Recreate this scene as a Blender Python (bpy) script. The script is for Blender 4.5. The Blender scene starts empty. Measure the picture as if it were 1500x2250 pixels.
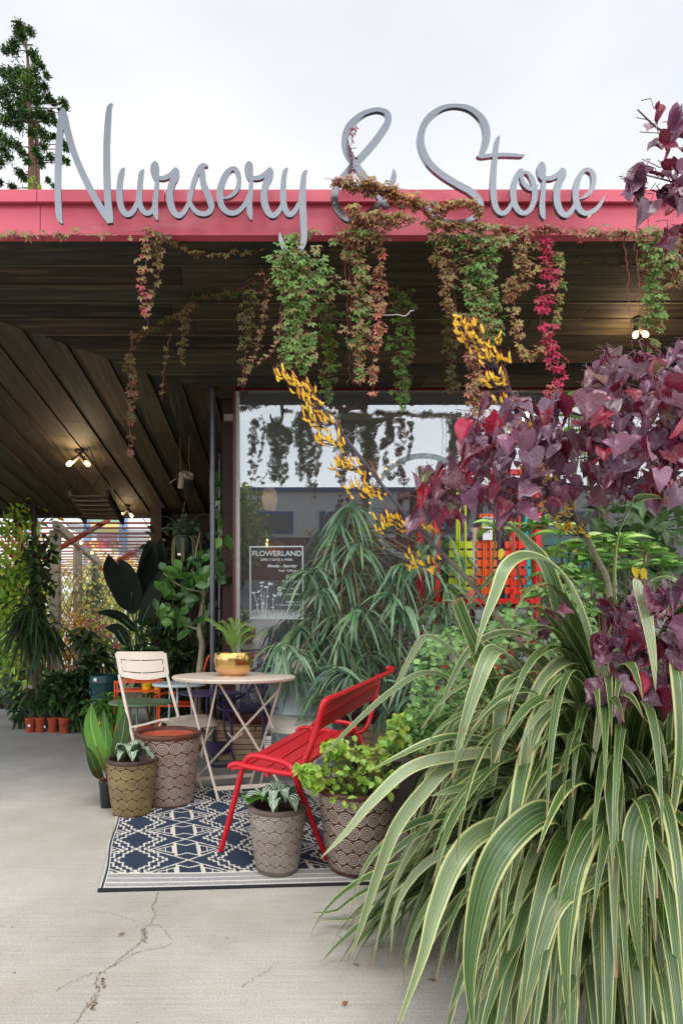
import bpy, math, random
import numpy as np
from mathutils import Vector, Matrix
random.seed(7); rng = np.random.default_rng(7)
SC = bpy.context.scene
COL = SC.collection
R = math.radians
F, HX, HY, HC = 1250.0, 573.0, 1400.0, 0.98      # focal length (px of a 1500 px wide frame), principal point, eye height

# ---------------------------------------------------------------- camera, sky, sun, exposure
cam = bpy.data.cameras.new('camera'); camo = bpy.data.objects.new('camera', cam); COL.objects.link(camo)
camo.location = (0, 0, HC); camo.rotation_euler = (R(90), 0, 0)
cam.sensor_fit = 'HORIZONTAL'; cam.sensor_width = 36; cam.lens = 36*F/1500
cam.shift_x = (750-HX)/1500; cam.shift_y = (HY-1125)/1500
cam.clip_start = 0.05; cam.clip_end = 2000
SC.camera = camo
SC.view_settings.view_transform = 'Standard'; SC.view_settings.look = 'None'
SC.view_settings.exposure = 0.54; SC.view_settings.gamma = 1
SC.cycles.max_bounces = 8; SC.cycles.transparent_max_bounces = 12; SC.cycles.sample_clamp_indirect = 6

w = bpy.data.worlds.new('World'); SC.world = w; w.use_nodes = True
nt = w.node_tree; nt.nodes.clear(); N = nt.nodes.new; LK = nt.links.new
out = N('ShaderNodeOutputWorld'); bg = N('ShaderNodeBackground'); bg2 = N('ShaderNodeBackground'); add = N('ShaderNodeAddShader')
sky = N('ShaderNodeTexSky'); sky.sky_type = 'NISHITA'; sky.sun_disc = False
SUN_EL, SUN_AZ = R(66), R(165)
sky.sun_elevation = SUN_EL; sky.sun_rotation = SUN_AZ
LK(sky.outputs[0], bg.inputs[0]); bg.inputs[1].default_value = 0.05
tc = N('ShaderNodeTexCoord'); sep = N('ShaderNodeSeparateXYZ'); LK(tc.outputs['Generated'], sep.inputs[0])
rp = N('ShaderNodeValToRGB'); e = rp.color_ramp.elements          # cloud deck: brightness by elevation
e[0].position = 0.0; e[0].color = (0.74, 0.735, 0.71, 1); e[1].position = 1.0; e[1].color = (1.35, 1.36, 1.38, 1)
x = e.new(0.30); x.color = (0.75, 0.735, 0.70, 1); x = e.new(0.60); x.color = (0.70, 0.685, 0.65, 1); x = e.new(0.74); x.color = (0.59, 0.575, 0.55, 1); x = e.new(0.80); x.color = (0.66, 0.68, 0.70, 1)
LK(sep.outputs[2], rp.inputs[0])
mp = N('ShaderNodeMapping'); mp.inputs['Scale'].default_value = (1.2, 1.2, 2.6); LK(tc.outputs['Generated'], mp.inputs[0])
nz = N('ShaderNodeTexNoise'); nz.inputs['Scale'].default_value = 1.7; nz.inputs['Detail'].default_value = 4; nz.inputs['Roughness'].default_value = .45
LK(mp.outputs[0], nz.inputs[0])
mr = N('ShaderNodeMapRange'); mr.inputs[1].default_value = .3; mr.inputs[2].default_value = .7; mr.inputs[3].default_value = .80; mr.inputs[4].default_value = 1.10
LK(nz.outputs[0], mr.inputs[0])
vm = N('ShaderNodeVectorMath'); vm.operation = 'SCALE'; LK(rp.outputs[0], vm.inputs[0]); LK(mr.outputs[0], vm.inputs['Scale'])
# unseen sky behind the viewer, shaped bright low and dim high to grade the lettering
hi_ = N('ShaderNodeMapRange'); hi_.inputs[1].default_value = .56; hi_.inputs[2].default_value = .71; hi_.inputs[3].default_value = 2.5; hi_.inputs[4].default_value = .45; LK(sep.outputs[2], hi_.inputs[0])
mb_ = N('ShaderNodeMapRange'); mb_.inputs[1].default_value = .2; mb_.inputs[2].default_value = -0.45; mb_.inputs[3].default_value = 1.0; LK(hi_.outputs[0], mb_.inputs[4])
LK(sep.outputs[1], mb_.inputs[0])
vm2 = N('ShaderNodeVectorMath'); vm2.operation = 'SCALE'; LK(vm.outputs[0], vm2.inputs[0]); LK(mb_.outputs[0], vm2.inputs['Scale'])
LK(vm2.outputs[0], bg2.inputs[0]); bg2.inputs[1].default_value = 0.95
LK(bg.outputs[0], add.inputs[0]); LK(bg2.outputs[0], add.inputs[1]); LK(add.outputs[0], out.inputs[0])

sun = bpy.data.lights.new('sun', 'SUN'); sun.energy = 1.0; sun.angle = R(22); sun.color = (1, .97, .92)
suno = bpy.data.objects.new('sun', sun); COL.objects.link(suno)
sd = Vector((math.sin(SUN_AZ)*math.cos(SUN_EL), math.cos(SUN_AZ)*math.cos(SUN_EL), math.sin(SUN_EL)))
suno.rotation_euler = sd.to_track_quat('Z', 'Y').to_euler()

# ---------------------------------------------------------------- helpers
def lin(c):
    c = c/255.0
    return c/12.92 if c <= .04045 else ((c+.055)/1.055)**2.4
def S(r, g, b): return (lin(r), lin(g), lin(b))
def P(px, py, d): return np.array([(px-HX)*d/F, d, HC+(HY-py)*d/F])     # a photo point at a known depth
def G(px, py):                                                          # a photo point on the ground
    d = F*HC/(py-HY); return np.array([(px-HX)*d/F, d, 0.0])
def nrm(v):
    v = np.asarray(v, float); l = np.linalg.norm(v); return v/l if l > 1e-9 else np.array([0, 0, 1.])

class MB:
    """collects geometry for ONE mesh object"""
    def __init__(s): s.V = []; s.L = []; s.T = []; s.C = []; s.U = []; s.MI = []; s.n = 0; s.m = 0; s.col = (1, 1, 1)
    def add(s, V, Fc, C=None, U=None):
        V = np.asarray(V, float); k = len(V)
        if isinstance(Fc, np.ndarray):
            s.L.append(Fc.ravel()+s.n); s.T.append(np.full(len(Fc), Fc.shape[1])); nf = len(Fc)
        else:
            s.L.append(np.array([i for f in Fc for i in f])+s.n); s.T.append(np.array([len(f) for f in Fc])); nf = len(Fc)
        s.MI.append(np.full(nf, s.m))
        if C is None: C = np.tile(s.col, (k, 1))
        C = np.asarray(C, float)
        if C.ndim == 1: C = np.tile(C, (k, 1))
        s.C.append(C); s.U.append(np.zeros((k, 2)) if U is None else np.asarray(U, float)); s.V.append(V); s.n += k
    def box(s, c, d, rz=0, m=None, C=None):
        x, y, z = d[0]/2, d[1]/2, d[2]/2
        V = np.array([(a*x, b*y, g*z) for a in (-1, 1) for b in (-1, 1) for g in (-1, 1)])
        if m is not None: V = V @ np.array(m).T
        if rz: ca, sa = math.cos(rz), math.sin(rz); V = V @ np.array([[ca, -sa, 0], [sa, ca, 0], [0, 0, 1]]).T
        s.add(V+np.array(c), np.array([(0, 1, 3, 2), (4, 6, 7, 5), (0, 4, 5, 1), (2, 3, 7, 6), (0, 2, 6, 4), (1, 5, 7, 3)]), C)
    def bar(s, a, b, w, h, up=(0, 0, 1), C=None):
        """box beam from a to b, w across, h along up"""
        a, b = np.array(a, float), np.array(b, float); t = nrm(b-a); sd = np.cross(t, up)
        sd = nrm(sd) if np.linalg.norm(sd) > 1e-6 else np.array([1., 0, 0]); u = np.cross(sd, t)
        V = [p+sd*i*w/2+u*j*h/2 for p in (a, b) for i in (-1, 1) for j in (-1, 1)]
        s.add(V, np.array([(0, 1, 3, 2), (4, 6, 7, 5), (0, 4, 5, 1), (2, 3, 7, 6), (0, 2, 6, 4), (1, 5, 7, 3)]), C)
    def tube(s, pts, r, n=8, C=None, cap=True, closed=False):
        pts = np.array(pts, float); k = len(pts); r = np.full(k, r) if np.isscalar(r) else np.asarray(r)
        V = []; u = None
        for i in range(k):
            if closed: t = nrm(pts[(i+1) % k]-pts[i-1])
            else: t = nrm(pts[min(i+1, k-1)]-pts[max(i-1, 0)])
            if u is None: u = np.cross(t, (0, 0, 1.) if abs(t[2]) < .9 else (1., 0, 0))
            u = nrm(u-t*np.dot(u, t)); v = np.cross(t, u)
            a = np.arange(n)*2*math.pi/n
            V.append(pts[i]+r[i]*(np.cos(a)[:, None]*u+np.sin(a)[:, None]*v))
        V = np.concatenate(V); Fc = []
        for i in range(k if closed else k-1):
            for j in range(n): Fc.append((i*n+j, i*n+(j+1) % n, ((i+1) % k)*n+(j+1) % n, ((i+1) % k)*n+j))
        if cap and not closed: Fc.append(tuple(range(n))[::-1]); Fc.append(tuple((k-1)*n+j for j in range(n)))
        Cc = None
        if C is not None: Cc = np.repeat(np.array(C), n, axis=0) if np.ndim(C) == 2 else C
        s.add(V, Fc, Cc)
    def lathe(s, prof, c=(0, 0, 0), n=32, C=None, cap=False):
        """prof: (r, z) list; UV u around, v along the profile"""
        V = []; U = []; k = len(prof); L = [0]
        for i in range(1, k): L.append(L[-1]+math.dist(prof[i], prof[i-1]))
        for (r, z), l in zip(prof, L):
            for j in range(n+1):
                a = 2*math.pi*j/n; V.append((c[0]+r*math.cos(a), c[1]+r*math.sin(a), c[2]+z)); U.append((j/n, l))
        Fc = [(i*(n+1)+j, i*(n+1)+j+1, (i+1)*(n+1)+j+1, (i+1)*(n+1)+j) for i in range(k-1) for j in range(n)]
        s.add(V, Fc, C, U)
        if cap:
            for i in (0, k-1):
                r, z = prof[i]
                if r > 1e-4:
                    s.add([(c[0]+r*math.cos(2*math.pi*j/n), c[1]+r*math.sin(2*math.pi*j/n), c[2]+z) for j in range(n)], [tuple(range(n))], C)
    def poly(s, pts2, y0, y1, C=None):
        """prism from an x-z outline, between depths y0 and y1"""
        k = len(pts2); V = [(p[0], y0, p[1]) for p in pts2]+[(p[0], y1, p[1]) for p in pts2]
        s.add(V, [tuple(range(k)), tuple(range(2*k-1, k-1, -1))]+[(i, k+i, k+(i+1) % k, (i+1) % k) for i in range(k)], C)
    def ribbon(s, pts, wd, side, C=None, keel=0.0, th=0.0):
        """strap leaf: 5 verts across, side = vector or list of vectors, uv u across"""
        pts = np.array(pts, float); k = len(pts); side = np.asarray(side, float)
        if side.ndim == 1: side = np.tile(side, (k, 1))
        V = []; U = []; us = np.array([-1, -.5, 0, .5, 1.])
        for i in range(k):
            t = nrm(pts[min(i+1, k-1)]-pts[max(i-1, 0)]); sd = side[i]-t*np.dot(side[i], t); sd = nrm(sd); n_ = np.cross(sd, t)
            for u in us:
                V.append(pts[i]+sd*u*wd[i]/2+n_*abs(u)*wd[i]*keel); U.append(((u+1)/2, i/(k-1)))
        Fc = np.array([(i*5+j, i*5+j+1, (i+1)*5+j+1, (i+1)*5+j) for i in range(k-1) for j in range(4)])
        s.add(V, Fc, C, U)
    def mesh(s, name, org=(0, 0, 0), smooth=False):
        me = bpy.data.meshes.new(name)
        V = np.concatenate(s.V)-np.array(org); L = np.concatenate(s.L).astype(np.int32); T = np.concatenate(s.T).astype(np.int32)
        me.vertices.add(len(V)); me.vertices.foreach_set('co', V.astype(np.float32).ravel())
        me.loops.add(len(L)); me.loops.foreach_set('vertex_index', L)
        me.polygons.add(len(T)); st = np.concatenate([[0], np.cumsum(T)[:-1]]).astype(np.int32)
        me.polygons.foreach_set('loop_start', st); me.polygons.foreach_set('loop_total', T)
        me.polygons.foreach_set('material_index', np.concatenate(s.MI).astype(np.int32))
        me.polygons.foreach_set('use_smooth', np.full(len(T), bool(smooth)))
        me.update(calc_edges=True)
        a = me.color_attributes.new('Col', 'FLOAT_COLOR', 'POINT')
        C = np.concatenate(s.C); a.data.foreach_set('color', np.hstack([C, np.ones((len(C), 1))]).astype(np.float32).ravel())
        uv = me.uv_layers.new(name='UVMap'); uv.data.foreach_set('uv', np.concatenate(s.U)[L].astype(np.float32).ravel())
        if smooth and smooth != 'all':
            try: me.set_sharp_from_angle(angle=R(38))
            except Exception: pass
        return me

def tag(o, label=None, cat=None, group=None, kind=None):
    if label: o['label'] = label
    if cat: o['category'] = cat
    if group: o['group'] = group
    if kind: o['kind'] = kind
    return o
def _obj(name, mb, mats, org, smooth):
    me = mb.mesh(name, org, smooth)
    for m in (mats if isinstance(mats, (list, tuple)) else [mats]): me.materials.append(m)
    o = bpy.data.objects.new(name, me); COL.objects.link(o); return o
WL = {}
def thing(name, label, cat, loc=(0, 0, 0), group=None):
    o = bpy.data.objects.new(name, None); COL.objects.link(o); o.empty_display_size = .1
    o.location = [float(v) for v in loc]; WL[o.name] = np.array(loc, float); return tag(o, label, cat, group)
def part(name, mb, mats, parent, label=None, smooth=False, kind=None):      # mb in world coordinates
    org = WL[parent.name]; o = _obj(name, mb, mats, org, smooth); o.parent = parent; WL[o.name] = org
    return tag(o, label, kind=kind)
def solo(name, mb, mats, label, cat, loc=(0, 0, 0), group=None, smooth=False, kind=None):
    o = _obj(name, mb, mats, loc, smooth); o.location = [float(v) for v in loc]; WL[o.name] = np.array(loc, float)
    return tag(o, label, cat, group, kind)
def struct(name, mb, mats, smooth=False):
    o = _obj(name, mb, mats, (0, 0, 0), smooth); WL[o.name] = np.zeros(3); return tag(o, kind='structure')
def copy_tree(src, loc, label, rz=0, scale=1, group=None):
    def cp(o, par):
        c = o.copy(); COL.objects.link(c); c.parent = par; WL[c.name] = np.zeros(3)
        for ch in list(o.children): cp(ch, c)
        return c
    r = cp(src, None); r.location = [float(v) for v in loc]; r.rotation_euler.z = rz; r.scale = (scale,)*3
    r['label'] = label
    if group: r['group'] = group
    return r

# ---------------------------------------------------------------- materials
def M(name, col=(.5, .5, .5), rough=.5, metal=0, attr=False, var=0, vs=5, bump=0, bs=40, bd=.01, spec=.5, trans=0, emit=0,
      stretch=None, coat=0, back=None, uvb=None, dirt=None):
    m = bpy.data.materials.new(name); m.use_nodes = True; t = m.node_tree; t.nodes.clear(); N = t.nodes.new; LK = t.links.new
    o = N('ShaderNodeOutputMaterial'); b = N('ShaderNodeBsdfPrincipled'); LK(b.outputs[0], o.inputs[0])
    b.inputs['Roughness'].default_value = rough; b.inputs['Metallic'].default_value = metal
    b.inputs['Specular IOR Level'].default_value = spec; b.inputs['Coat Weight'].default_value = coat; b.inputs['Coat Roughness'].default_value = .1
    tc = N('ShaderNodeTexCoord'); vec = tc.outputs['Object']
    if stretch:
        mp = N('ShaderNodeMapping'); mp.inputs['Scale'].default_value = stretch; LK(vec, mp.inputs[0]); vec = mp.outputs[0]
    if attr: a = N('ShaderNodeVertexColor'); a.layer_name = 'Col'; c = a.outputs[0]
    else: a = N('ShaderNodeRGB'); a.outputs[0].default_value = (*col, 1); c = a.outputs[0]
    if back:
        g = N('ShaderNodeNewGeometry'); mx = N('ShaderNodeMix'); mx.data_type = 'RGBA'; LK(g.outputs['Backfacing'], mx.inputs[0])
        LK(c, mx.inputs[6]); mx.inputs[7].default_value = (*back, 1); c = mx.outputs[2]
    if var:
        n = N('ShaderNodeTexNoise'); n.inputs['Scale'].default_value = vs; n.inputs['Detail'].default_value = 6; n.inputs['Roughness'].default_value = .6; LK(vec, n.inputs[0])
        r = N('ShaderNodeMapRange'); r.inputs[1].default_value = .3; r.inputs[2].default_value = .7; r.inputs[3].default_value = 1-var; r.inputs[4].default_value = 1+var
        LK(n.outputs[0], r.inputs[0]); v = N('ShaderNodeVectorMath'); v.operation = 'SCALE'; LK(c, v.inputs[0]); LK(r.outputs[0], v.inputs['Scale']); c = v.outputs[0]
    if dirt:                                                         # (colour, scale, low, high): stains with a shape of their own
        n = N('ShaderNodeTexNoise'); n.inputs['Scale'].default_value = dirt[1]; n.inputs['Detail'].default_value = 8; n.inputs['Roughness'].default_value = .65; LK(vec, n.inputs[0])
        r = N('ShaderNodeMapRange'); r.inputs[1].default_value = dirt[2]; r.inputs[2].default_value = dirt[3]; LK(n.outputs[0], r.inputs[0])
        mx = N('ShaderNodeMix'); mx.data_type = 'RGBA'; LK(r.outputs[0], mx.inputs[0]); LK(c, mx.inputs[6]); mx.inputs[7].default_value = (*dirt[0], 1); c = mx.outputs[2]
    LK(c, b.inputs['Base Color'])
    if bump:
        n = N('ShaderNodeTexNoise'); n.inputs['Scale'].default_value = bs; n.inputs['Detail'].default_value = 5; LK(vec, n.inputs[0])
        h = n.outputs[0]; bp = N('ShaderNodeBump'); bp.inputs['Strength'].default_value = bump; bp.inputs['Distance'].default_value = bd
        if uvb:
            h2 = uvb(t, N, LK); ad = N('ShaderNodeMath'); ad.operation = 'MULTIPLY_ADD'; ad.inputs[1].default_value = .2; LK(h, ad.inputs[0]); LK(h2, ad.inputs[2]); h = ad.outputs[0]
        LK(h, bp.inputs['Height']); LK(bp.outputs[0], b.inputs['Normal'])
    if emit: LK(c, b.inputs['Emission Color']); b.inputs['Emission Strength'].default_value = emit
    if trans:
        tr = N('ShaderNodeBsdfTranslucent'); ms = N('ShaderNodeMixShader'); ms.inputs[0].default_value = trans
        LK(c, tr.inputs[0]); LK(b.outputs[0], ms.inputs[1]); LK(tr.outputs[0], ms.inputs[2]); LK(ms.outputs[0], o.inputs[0])
    return m
def mth(N, LK, op, a, b=None, c=None):
    n = N('ShaderNodeMath'); n.operation = op
    for i, v in enumerate((a, b, c)):
        if v is None: continue
        if isinstance(v, (int, float)): n.inputs[i].default_value = v
        else: LK(v, n.inputs[i])
    return n.outputs[0]
def side_veins(k, nv, sharp=None):
    """height/mask of leaf side veins from UV (u across 0..1, v along)"""
    def f(t, N, LK):
        uv = N('ShaderNodeUVMap'); s = N('ShaderNodeSeparateXYZ'); LK(uv.outputs[0], s.inputs[0])
        au = mth(N, LK, 'ABSOLUTE', mth(N, LK, 'SUBTRACT', s.outputs[0], .5))
        ph = mth(N, LK, 'MULTIPLY', mth(N, LK, 'SUBTRACT', s.outputs[1], mth(N, LK, 'MULTIPLY', au, k)), nv*2*math.pi)
        sn = mth(N, LK, 'MULTIPLY_ADD', mth(N, LK, 'SINE', ph), .5, .5)
        mid = mth(N, LK, 'LESS_THAN', au, .03)
        return mth(N, LK, 'MAXIMUM', sn if not sharp else mth(N, LK, 'GREATER_THAN', sn, sharp), mid)
    return f
def plain(name, c, **k): return M(name, c, **k)

LEAF = M('leaf', attr=True, rough=.48, trans=.26, spec=.35, var=.12, vs=9)
LEAFG = M('glossy_leaf', attr=True, rough=.3, trans=.12, spec=.5, var=.1, vs=8, bump=.3, bs=12, bd=.01)
STEM = M('stem', attr=True, rough=.7, var=.2, vs=30)
BARK = M('bark', attr=True, rough=.9, var=.3, vs=12, bump=.6, bs=30)
GEN = M('painted', attr=True, rough=.45, var=.05, vs=6)
MATT = M('matt', attr=True, rough=.85, var=.12, vs=6, bump=.2, bs=60)
METALP = M('powder_coat', attr=True, rough=.38, var=.04, vs=4, bump=.08, bs=400, bd=.001)
PLASTIC = M('plastic', attr=True, rough=.5, var=.08, vs=20)
TERRA = M('terracotta', attr=True, rough=.8, var=.15, vs=12, bump=.2, bs=60)
GLAZE = M('glaze', attr=True, rough=.12, var=.2, vs=5, coat=.6)
DARKMETAL = M('dark_metal', attr=True, rough=.35, metal=.6, var=.15, vs=10)
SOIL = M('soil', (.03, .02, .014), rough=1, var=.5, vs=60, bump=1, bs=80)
BULB = M('lit_bulb', S(255, 190, 110), emit=5)
BULBW = M('bulb_white', S(255, 214, 150), emit=4)
FLOW = M('petal', attr=True, rough=.5, trans=.25, var=.1, vs=40)

# ---------------------------------------------------------------- leaves
def strip_leaf(prof, seg=None):
    """prof: half widths along 0..1; returns V, F, edge weight, UV"""
    k = len(prof); V = []; E = []; U = []
    for i, h in enumerate(prof):
        y = i/(k-1)
        for sx in (-1, 0, 1): V.append((sx*h, y, abs(sx)*h*.35)); E.append(abs(sx)); U.append((.5+sx*h/(2*max(prof)), y))
    Fc = []
    for i in range(k-1): Fc += [(i*3, i*3+1, (i+1)*3+1, (i+1)*3), (i*3+1, i*3+2, (i+1)*3+2, (i+1)*3+1)]
    return np.array(V), np.array(Fc), np.array(E, float), np.array(U)
T_NARROW = strip_leaf([.01, .42, .5, .45, .3, .005])
T_OVATE = strip_leaf([.03, .3, .47, .5, .42, .26, .005])
T_ROUND = strip_leaf([.03, .25, .42, .5, .48, .3, .02])
T_DIAM = strip_leaf([.02, .5, .02])
def _palm(n5=5, spread=100, w=.215):
    V = []; Fc = []; E = []; U = []
    for i in range(n5):
        a = R(-spread+2*spread*i/(n5-1)); L = 1-.28*abs(i-(n5-1)/2)/((n5-1)/2); ca, sa = math.cos(a), math.sin(a); b = len(V)
        for x, y, z, e_ in ((0, .05, 0, .0), (-w, .58, .02, .6), (0, .55, -.05, 0), (w, .58, .02, .6), (0, 1, -.12, 1), (-w*.62, .82, -.02, .8), (w*.62, .82, -.02, .8)):
            x, y = x*L, y*L; V.append((x*ca+y*sa, -x*sa+y*ca, z)); E.append(e_); U.append((.5+x, y))
        Fc += [(b, b+3, b+2), (b, b+2, b+1), (b+1, b+2, b+5), (b+5, b+2, b+4), (b+2, b+3, b+6), (b+2, b+6, b+4)]
    return np.array(V), np.array(Fc), np.array(E), np.array(U)
T_PALM = _palm()
def _heart():
    o = [(0, 0), (.24, -.13), (.44, -.06), (.54, .15), (.5, .4), (.34, .66), (.14, .88), (0.004, 1.08)]
    my = [0, .02, .07, .2, .44, .68, .88, 1.06]
    V = []; E = []; U = []
    for (x, y), m in zip(o, my):
        for sx in (-1, -.5, 0, .5, 1):
            xx = sx*x; yy = m+(y-m)*abs(sx)**.8; V.append((xx, yy, .22*abs(xx)+(.035 if abs(sx) == .5 else 0)-.12*yy*yy)); E.append(abs(sx)); U.append((.5+xx, yy))
    Fc = [(i*5+j, i*5+j+1, (i+1)*5+j+1, (i+1)*5+j) for i in range(7) for j in range(4)]
    return np.array(V), np.array(Fc), np.array(E, float), np.array(U)
T_HEART = _heart()
def leaf(mb, T, pos, d, n, L, W, c0, c1=None, droop=0, wav=0):
    V, Fc, E, U = T; d = nrm(d); sd = np.cross(d, n); sd = nrm(sd) if np.linalg.norm(sd) > 1e-6 else np.array([1., 0, 0]); n = np.cross(sd, d)
    W3 = V[:, :1]*W*sd+V[:, 1:2]*L*d+V[:, 2:3]*L*n if T is T_PALM or T is T_HEART else V[:, :1]*W*sd+V[:, 1:2]*L*d+V[:, 2:3]*W*n
    X = np.array(pos)+W3
    if droop: X[:, 2] -= droop*L*V[:, 1]**2
    if wav: X += n*(wav*L*np.sin(V[:, 1:2]*9+V[:, :1]*7+rng.random()*6))
    c0 = np.array(c0); C = c0 if c1 is None else c0+(np.array(c1)-c0)*E[:, None]
    mb.add(X, Fc, C, U)
def rv(s=1): return rng.normal(0, s, 3)
def jit(c, a=.2):
    return np.clip(np.array(c)*(1+rng.uniform(-a, a))*(1+rng.uniform(-a*.4, a*.4, 3)), 0, 1)
def mixc(a, b, t): return np.array(a)*(1-t)+np.array(b)*t
def crom(pts, k=8, closed=False):
    """Catmull-Rom through the points"""
    p = np.array(pts, float); n = len(p); o = []
    rngi = range(n if closed else n-1)
    for i in rngi:
        a, b = p[i], p[(i+1) % n]
        z = p[i-1] if (i > 0 or closed) else 2*a-b; c = p[(i+2) % n] if (i+2 < n or closed) else 2*b-a
        for j in range(k):
            t = j/k; o.append(.5*((2*a)+(-z+b)*t+(2*z-5*a+4*b-c)*t*t+(-z+3*a-3*b+c)*t**3))
    if not closed: o.append(p[-1])
    return np.array(o)
def inpoly(x, y, poly):
    c = False; j = len(poly)-1
    for i in range(len(poly)):
        xi, yi = poly[i]; xj, yj = poly[j]
        if (yi > y) != (yj > y) and x < (xj-xi)*(y-yi)/(yj-yi)+xi: c = not c
        j = i
    return c
def text_mb(mb, body, size, x, z, y, shear=0, sx=1.0, align='LEFT', th=.0006, bold=0, C=None, yaw=None):
    """writing in the x-z plane, facing -y, left/center/right anchored at x"""
    cu = bpy.data.curves.new('t', 'FONT'); cu.body = body; cu.size = size; cu.shear = shear; cu.align_x = align; cu.offset = bold; cu.resolution_u = 3
    cu.fill_mode = 'FRONT'
    o = bpy.data.objects.new('t', cu); COL.objects.link(o); dg = bpy.context.evaluated_depsgraph_get(); dg.update()
    me = bpy.data.meshes.new_from_object(o.evaluated_get(dg)); V = np.array([v.co[:] for v in me.vertices]); Fc = [tuple(p.vertices) for p in me.polygons]
    bpy.data.objects.remove(o); bpy.data.curves.remove(cu); bpy.data.meshes.remove(me)
    if len(V): mb.add(np.stack([x+V[:, 0]*sx, np.full(len(V), y), z+V[:, 1]], 1), Fc, C)
# ---------------------------------------------------------------- ground
def concrete():
    m = bpy.data.materials.new('concrete'); m.use_nodes = True; t = m.node_tree; N = t.nodes.new; LK = t.links.new
    b = t.nodes['Principled BSDF']; b.inputs['Roughness'].default_value = .85; b.inputs['Specular IOR Level'].default_value = .25
    tc = N('ShaderNodeTexCoord')
    def noise(sc, det=6, stretch=None, ro=.6):
        n = N('ShaderNodeTexNoise'); n.inputs['Scale'].default_value = sc; n.inputs['Detail'].default_value = det; n.inputs['Roughness'].default_value = ro
        if stretch: mp = N('ShaderNodeMapping'); mp.inputs['Scale'].default_value = stretch; LK(tc.outputs['Object'], mp.inputs[0]); LK(mp.outputs[0], n.inputs[0])
        else: LK(tc.outputs['Object'], n.inputs[0])
        return n.outputs[0]
    r = N('ShaderNodeValToRGB'); e = r.color_ramp.elements; e[0].position = .3; e[0].color = (*S(172, 166, 156), 1); e[1].position = .7; e[1].color = (*S(200, 195, 187), 1)
    LK(noise(1.1, 8), r.inputs[0]); c = r.outputs[0]
    def mul(c, f, lo, hi, a, b_):
        q = N('ShaderNodeMapRange'); q.inputs[1].default_value = lo; q.inputs[2].default_value = hi; q.inputs[3].default_value = a; q.inputs[4].default_value = b_; LK(f, q.inputs[0])
        v = N('ShaderNodeVectorMath'); v.operation = 'SCALE'; LK(c, v.inputs[0]); LK(q.outputs[0], v.inputs['Scale']); return v.outputs[0]
    c = mul(c, noise(160, 3), .35, .65, .86, 1.1)                   # aggregate
    c = mul(c, noise(14, 6, (.25, 6, 1)), .35, .65, .94, 1.05)      # broom strokes
    c = mul(c, noise(.55, 5), .35, .65, .90, 1.05); c = mul(c, noise(3.7, 9, None, .75), .55, .72, 1, .86)
    c = mul(c, noise(45, 2), .70, .76, 1, .72)                      # small dark pits
    mx = N('ShaderNodeMix'); mx.data_type = 'RGBA'; q = N('ShaderNodeMapRange'); q.inputs[1].default_value = .55; q.inputs[2].default_value = .75; q.inputs[4].default_value = .35
    LK(noise(2.3, 7), q.inputs[0]); LK(q.outputs[0], mx.inputs[0]); LK(c, mx.inputs[6]); mx.inputs[7].default_value = (*S(178, 163, 136), 1); c = mx.outputs[2]
    sp = N('ShaderNodeSeparateXYZ'); LK(tc.outputs['Object'], sp.inputs[0])         # shade under the roof, painted into the concrete colour
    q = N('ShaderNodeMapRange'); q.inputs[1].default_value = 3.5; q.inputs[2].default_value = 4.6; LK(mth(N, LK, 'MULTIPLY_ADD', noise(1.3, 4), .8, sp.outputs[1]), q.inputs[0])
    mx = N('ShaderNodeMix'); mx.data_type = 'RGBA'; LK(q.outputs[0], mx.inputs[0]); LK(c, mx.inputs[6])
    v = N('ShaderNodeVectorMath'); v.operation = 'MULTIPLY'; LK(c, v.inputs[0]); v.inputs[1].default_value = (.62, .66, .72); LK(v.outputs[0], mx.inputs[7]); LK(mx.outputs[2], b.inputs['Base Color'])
    bp = N('ShaderNodeBump'); bp.inputs['Strength'].default_value = .5; bp.inputs['Distance'].default_value = .004
    LK(mth(N, LK, 'ADD', noise(160, 3), noise(14, 6, (.25, 6, 1))), bp.inputs['Height']); LK(bp.outputs[0], b.inputs['Normal'])
    return m
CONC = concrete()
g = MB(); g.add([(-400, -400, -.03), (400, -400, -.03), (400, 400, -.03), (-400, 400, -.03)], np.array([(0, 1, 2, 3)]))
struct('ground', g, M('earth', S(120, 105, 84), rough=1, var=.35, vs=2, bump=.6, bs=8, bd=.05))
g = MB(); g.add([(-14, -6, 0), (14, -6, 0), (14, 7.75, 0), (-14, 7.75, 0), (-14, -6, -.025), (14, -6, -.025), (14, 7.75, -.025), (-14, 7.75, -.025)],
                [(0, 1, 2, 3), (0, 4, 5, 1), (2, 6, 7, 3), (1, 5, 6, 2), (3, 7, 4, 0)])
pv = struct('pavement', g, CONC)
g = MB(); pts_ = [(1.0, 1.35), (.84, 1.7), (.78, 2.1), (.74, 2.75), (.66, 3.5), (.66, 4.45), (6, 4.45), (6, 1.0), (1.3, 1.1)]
g.add([(x, y, .004) for x, y in pts_], [tuple(range(len(pts_)))[::-1]]); struct('shade_sheet', g, SOIL)  # dark sheet added below flax and shrubs, stands in for deep shade
cr = MB()
def crack(pts, w, jitn=.006):
    p = crom([G(*q) for q in pts], 14); k = len(p)
    p[:, :2] += np.cumsum(rng.normal(0, jitn*.35, (k, 2)), 0)*.35+rng.normal(0, jitn*.5, (k, 2)); p[:, 2] = .0022
    ww = w*(.55+.9*rng.random(k)); V = []
    for i in range(k): V += [p[i]-np.array([ww[i]/2, 0, 0]), p[i]+np.array([ww[i]/2, 0, 0])]
    cr.add(V, np.array([(2*i, 2*i+1, 2*i+3, 2*i+2) for i in range(k-1)]), np.tile(S(136, 122, 100), (2*k, 1)))
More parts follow.
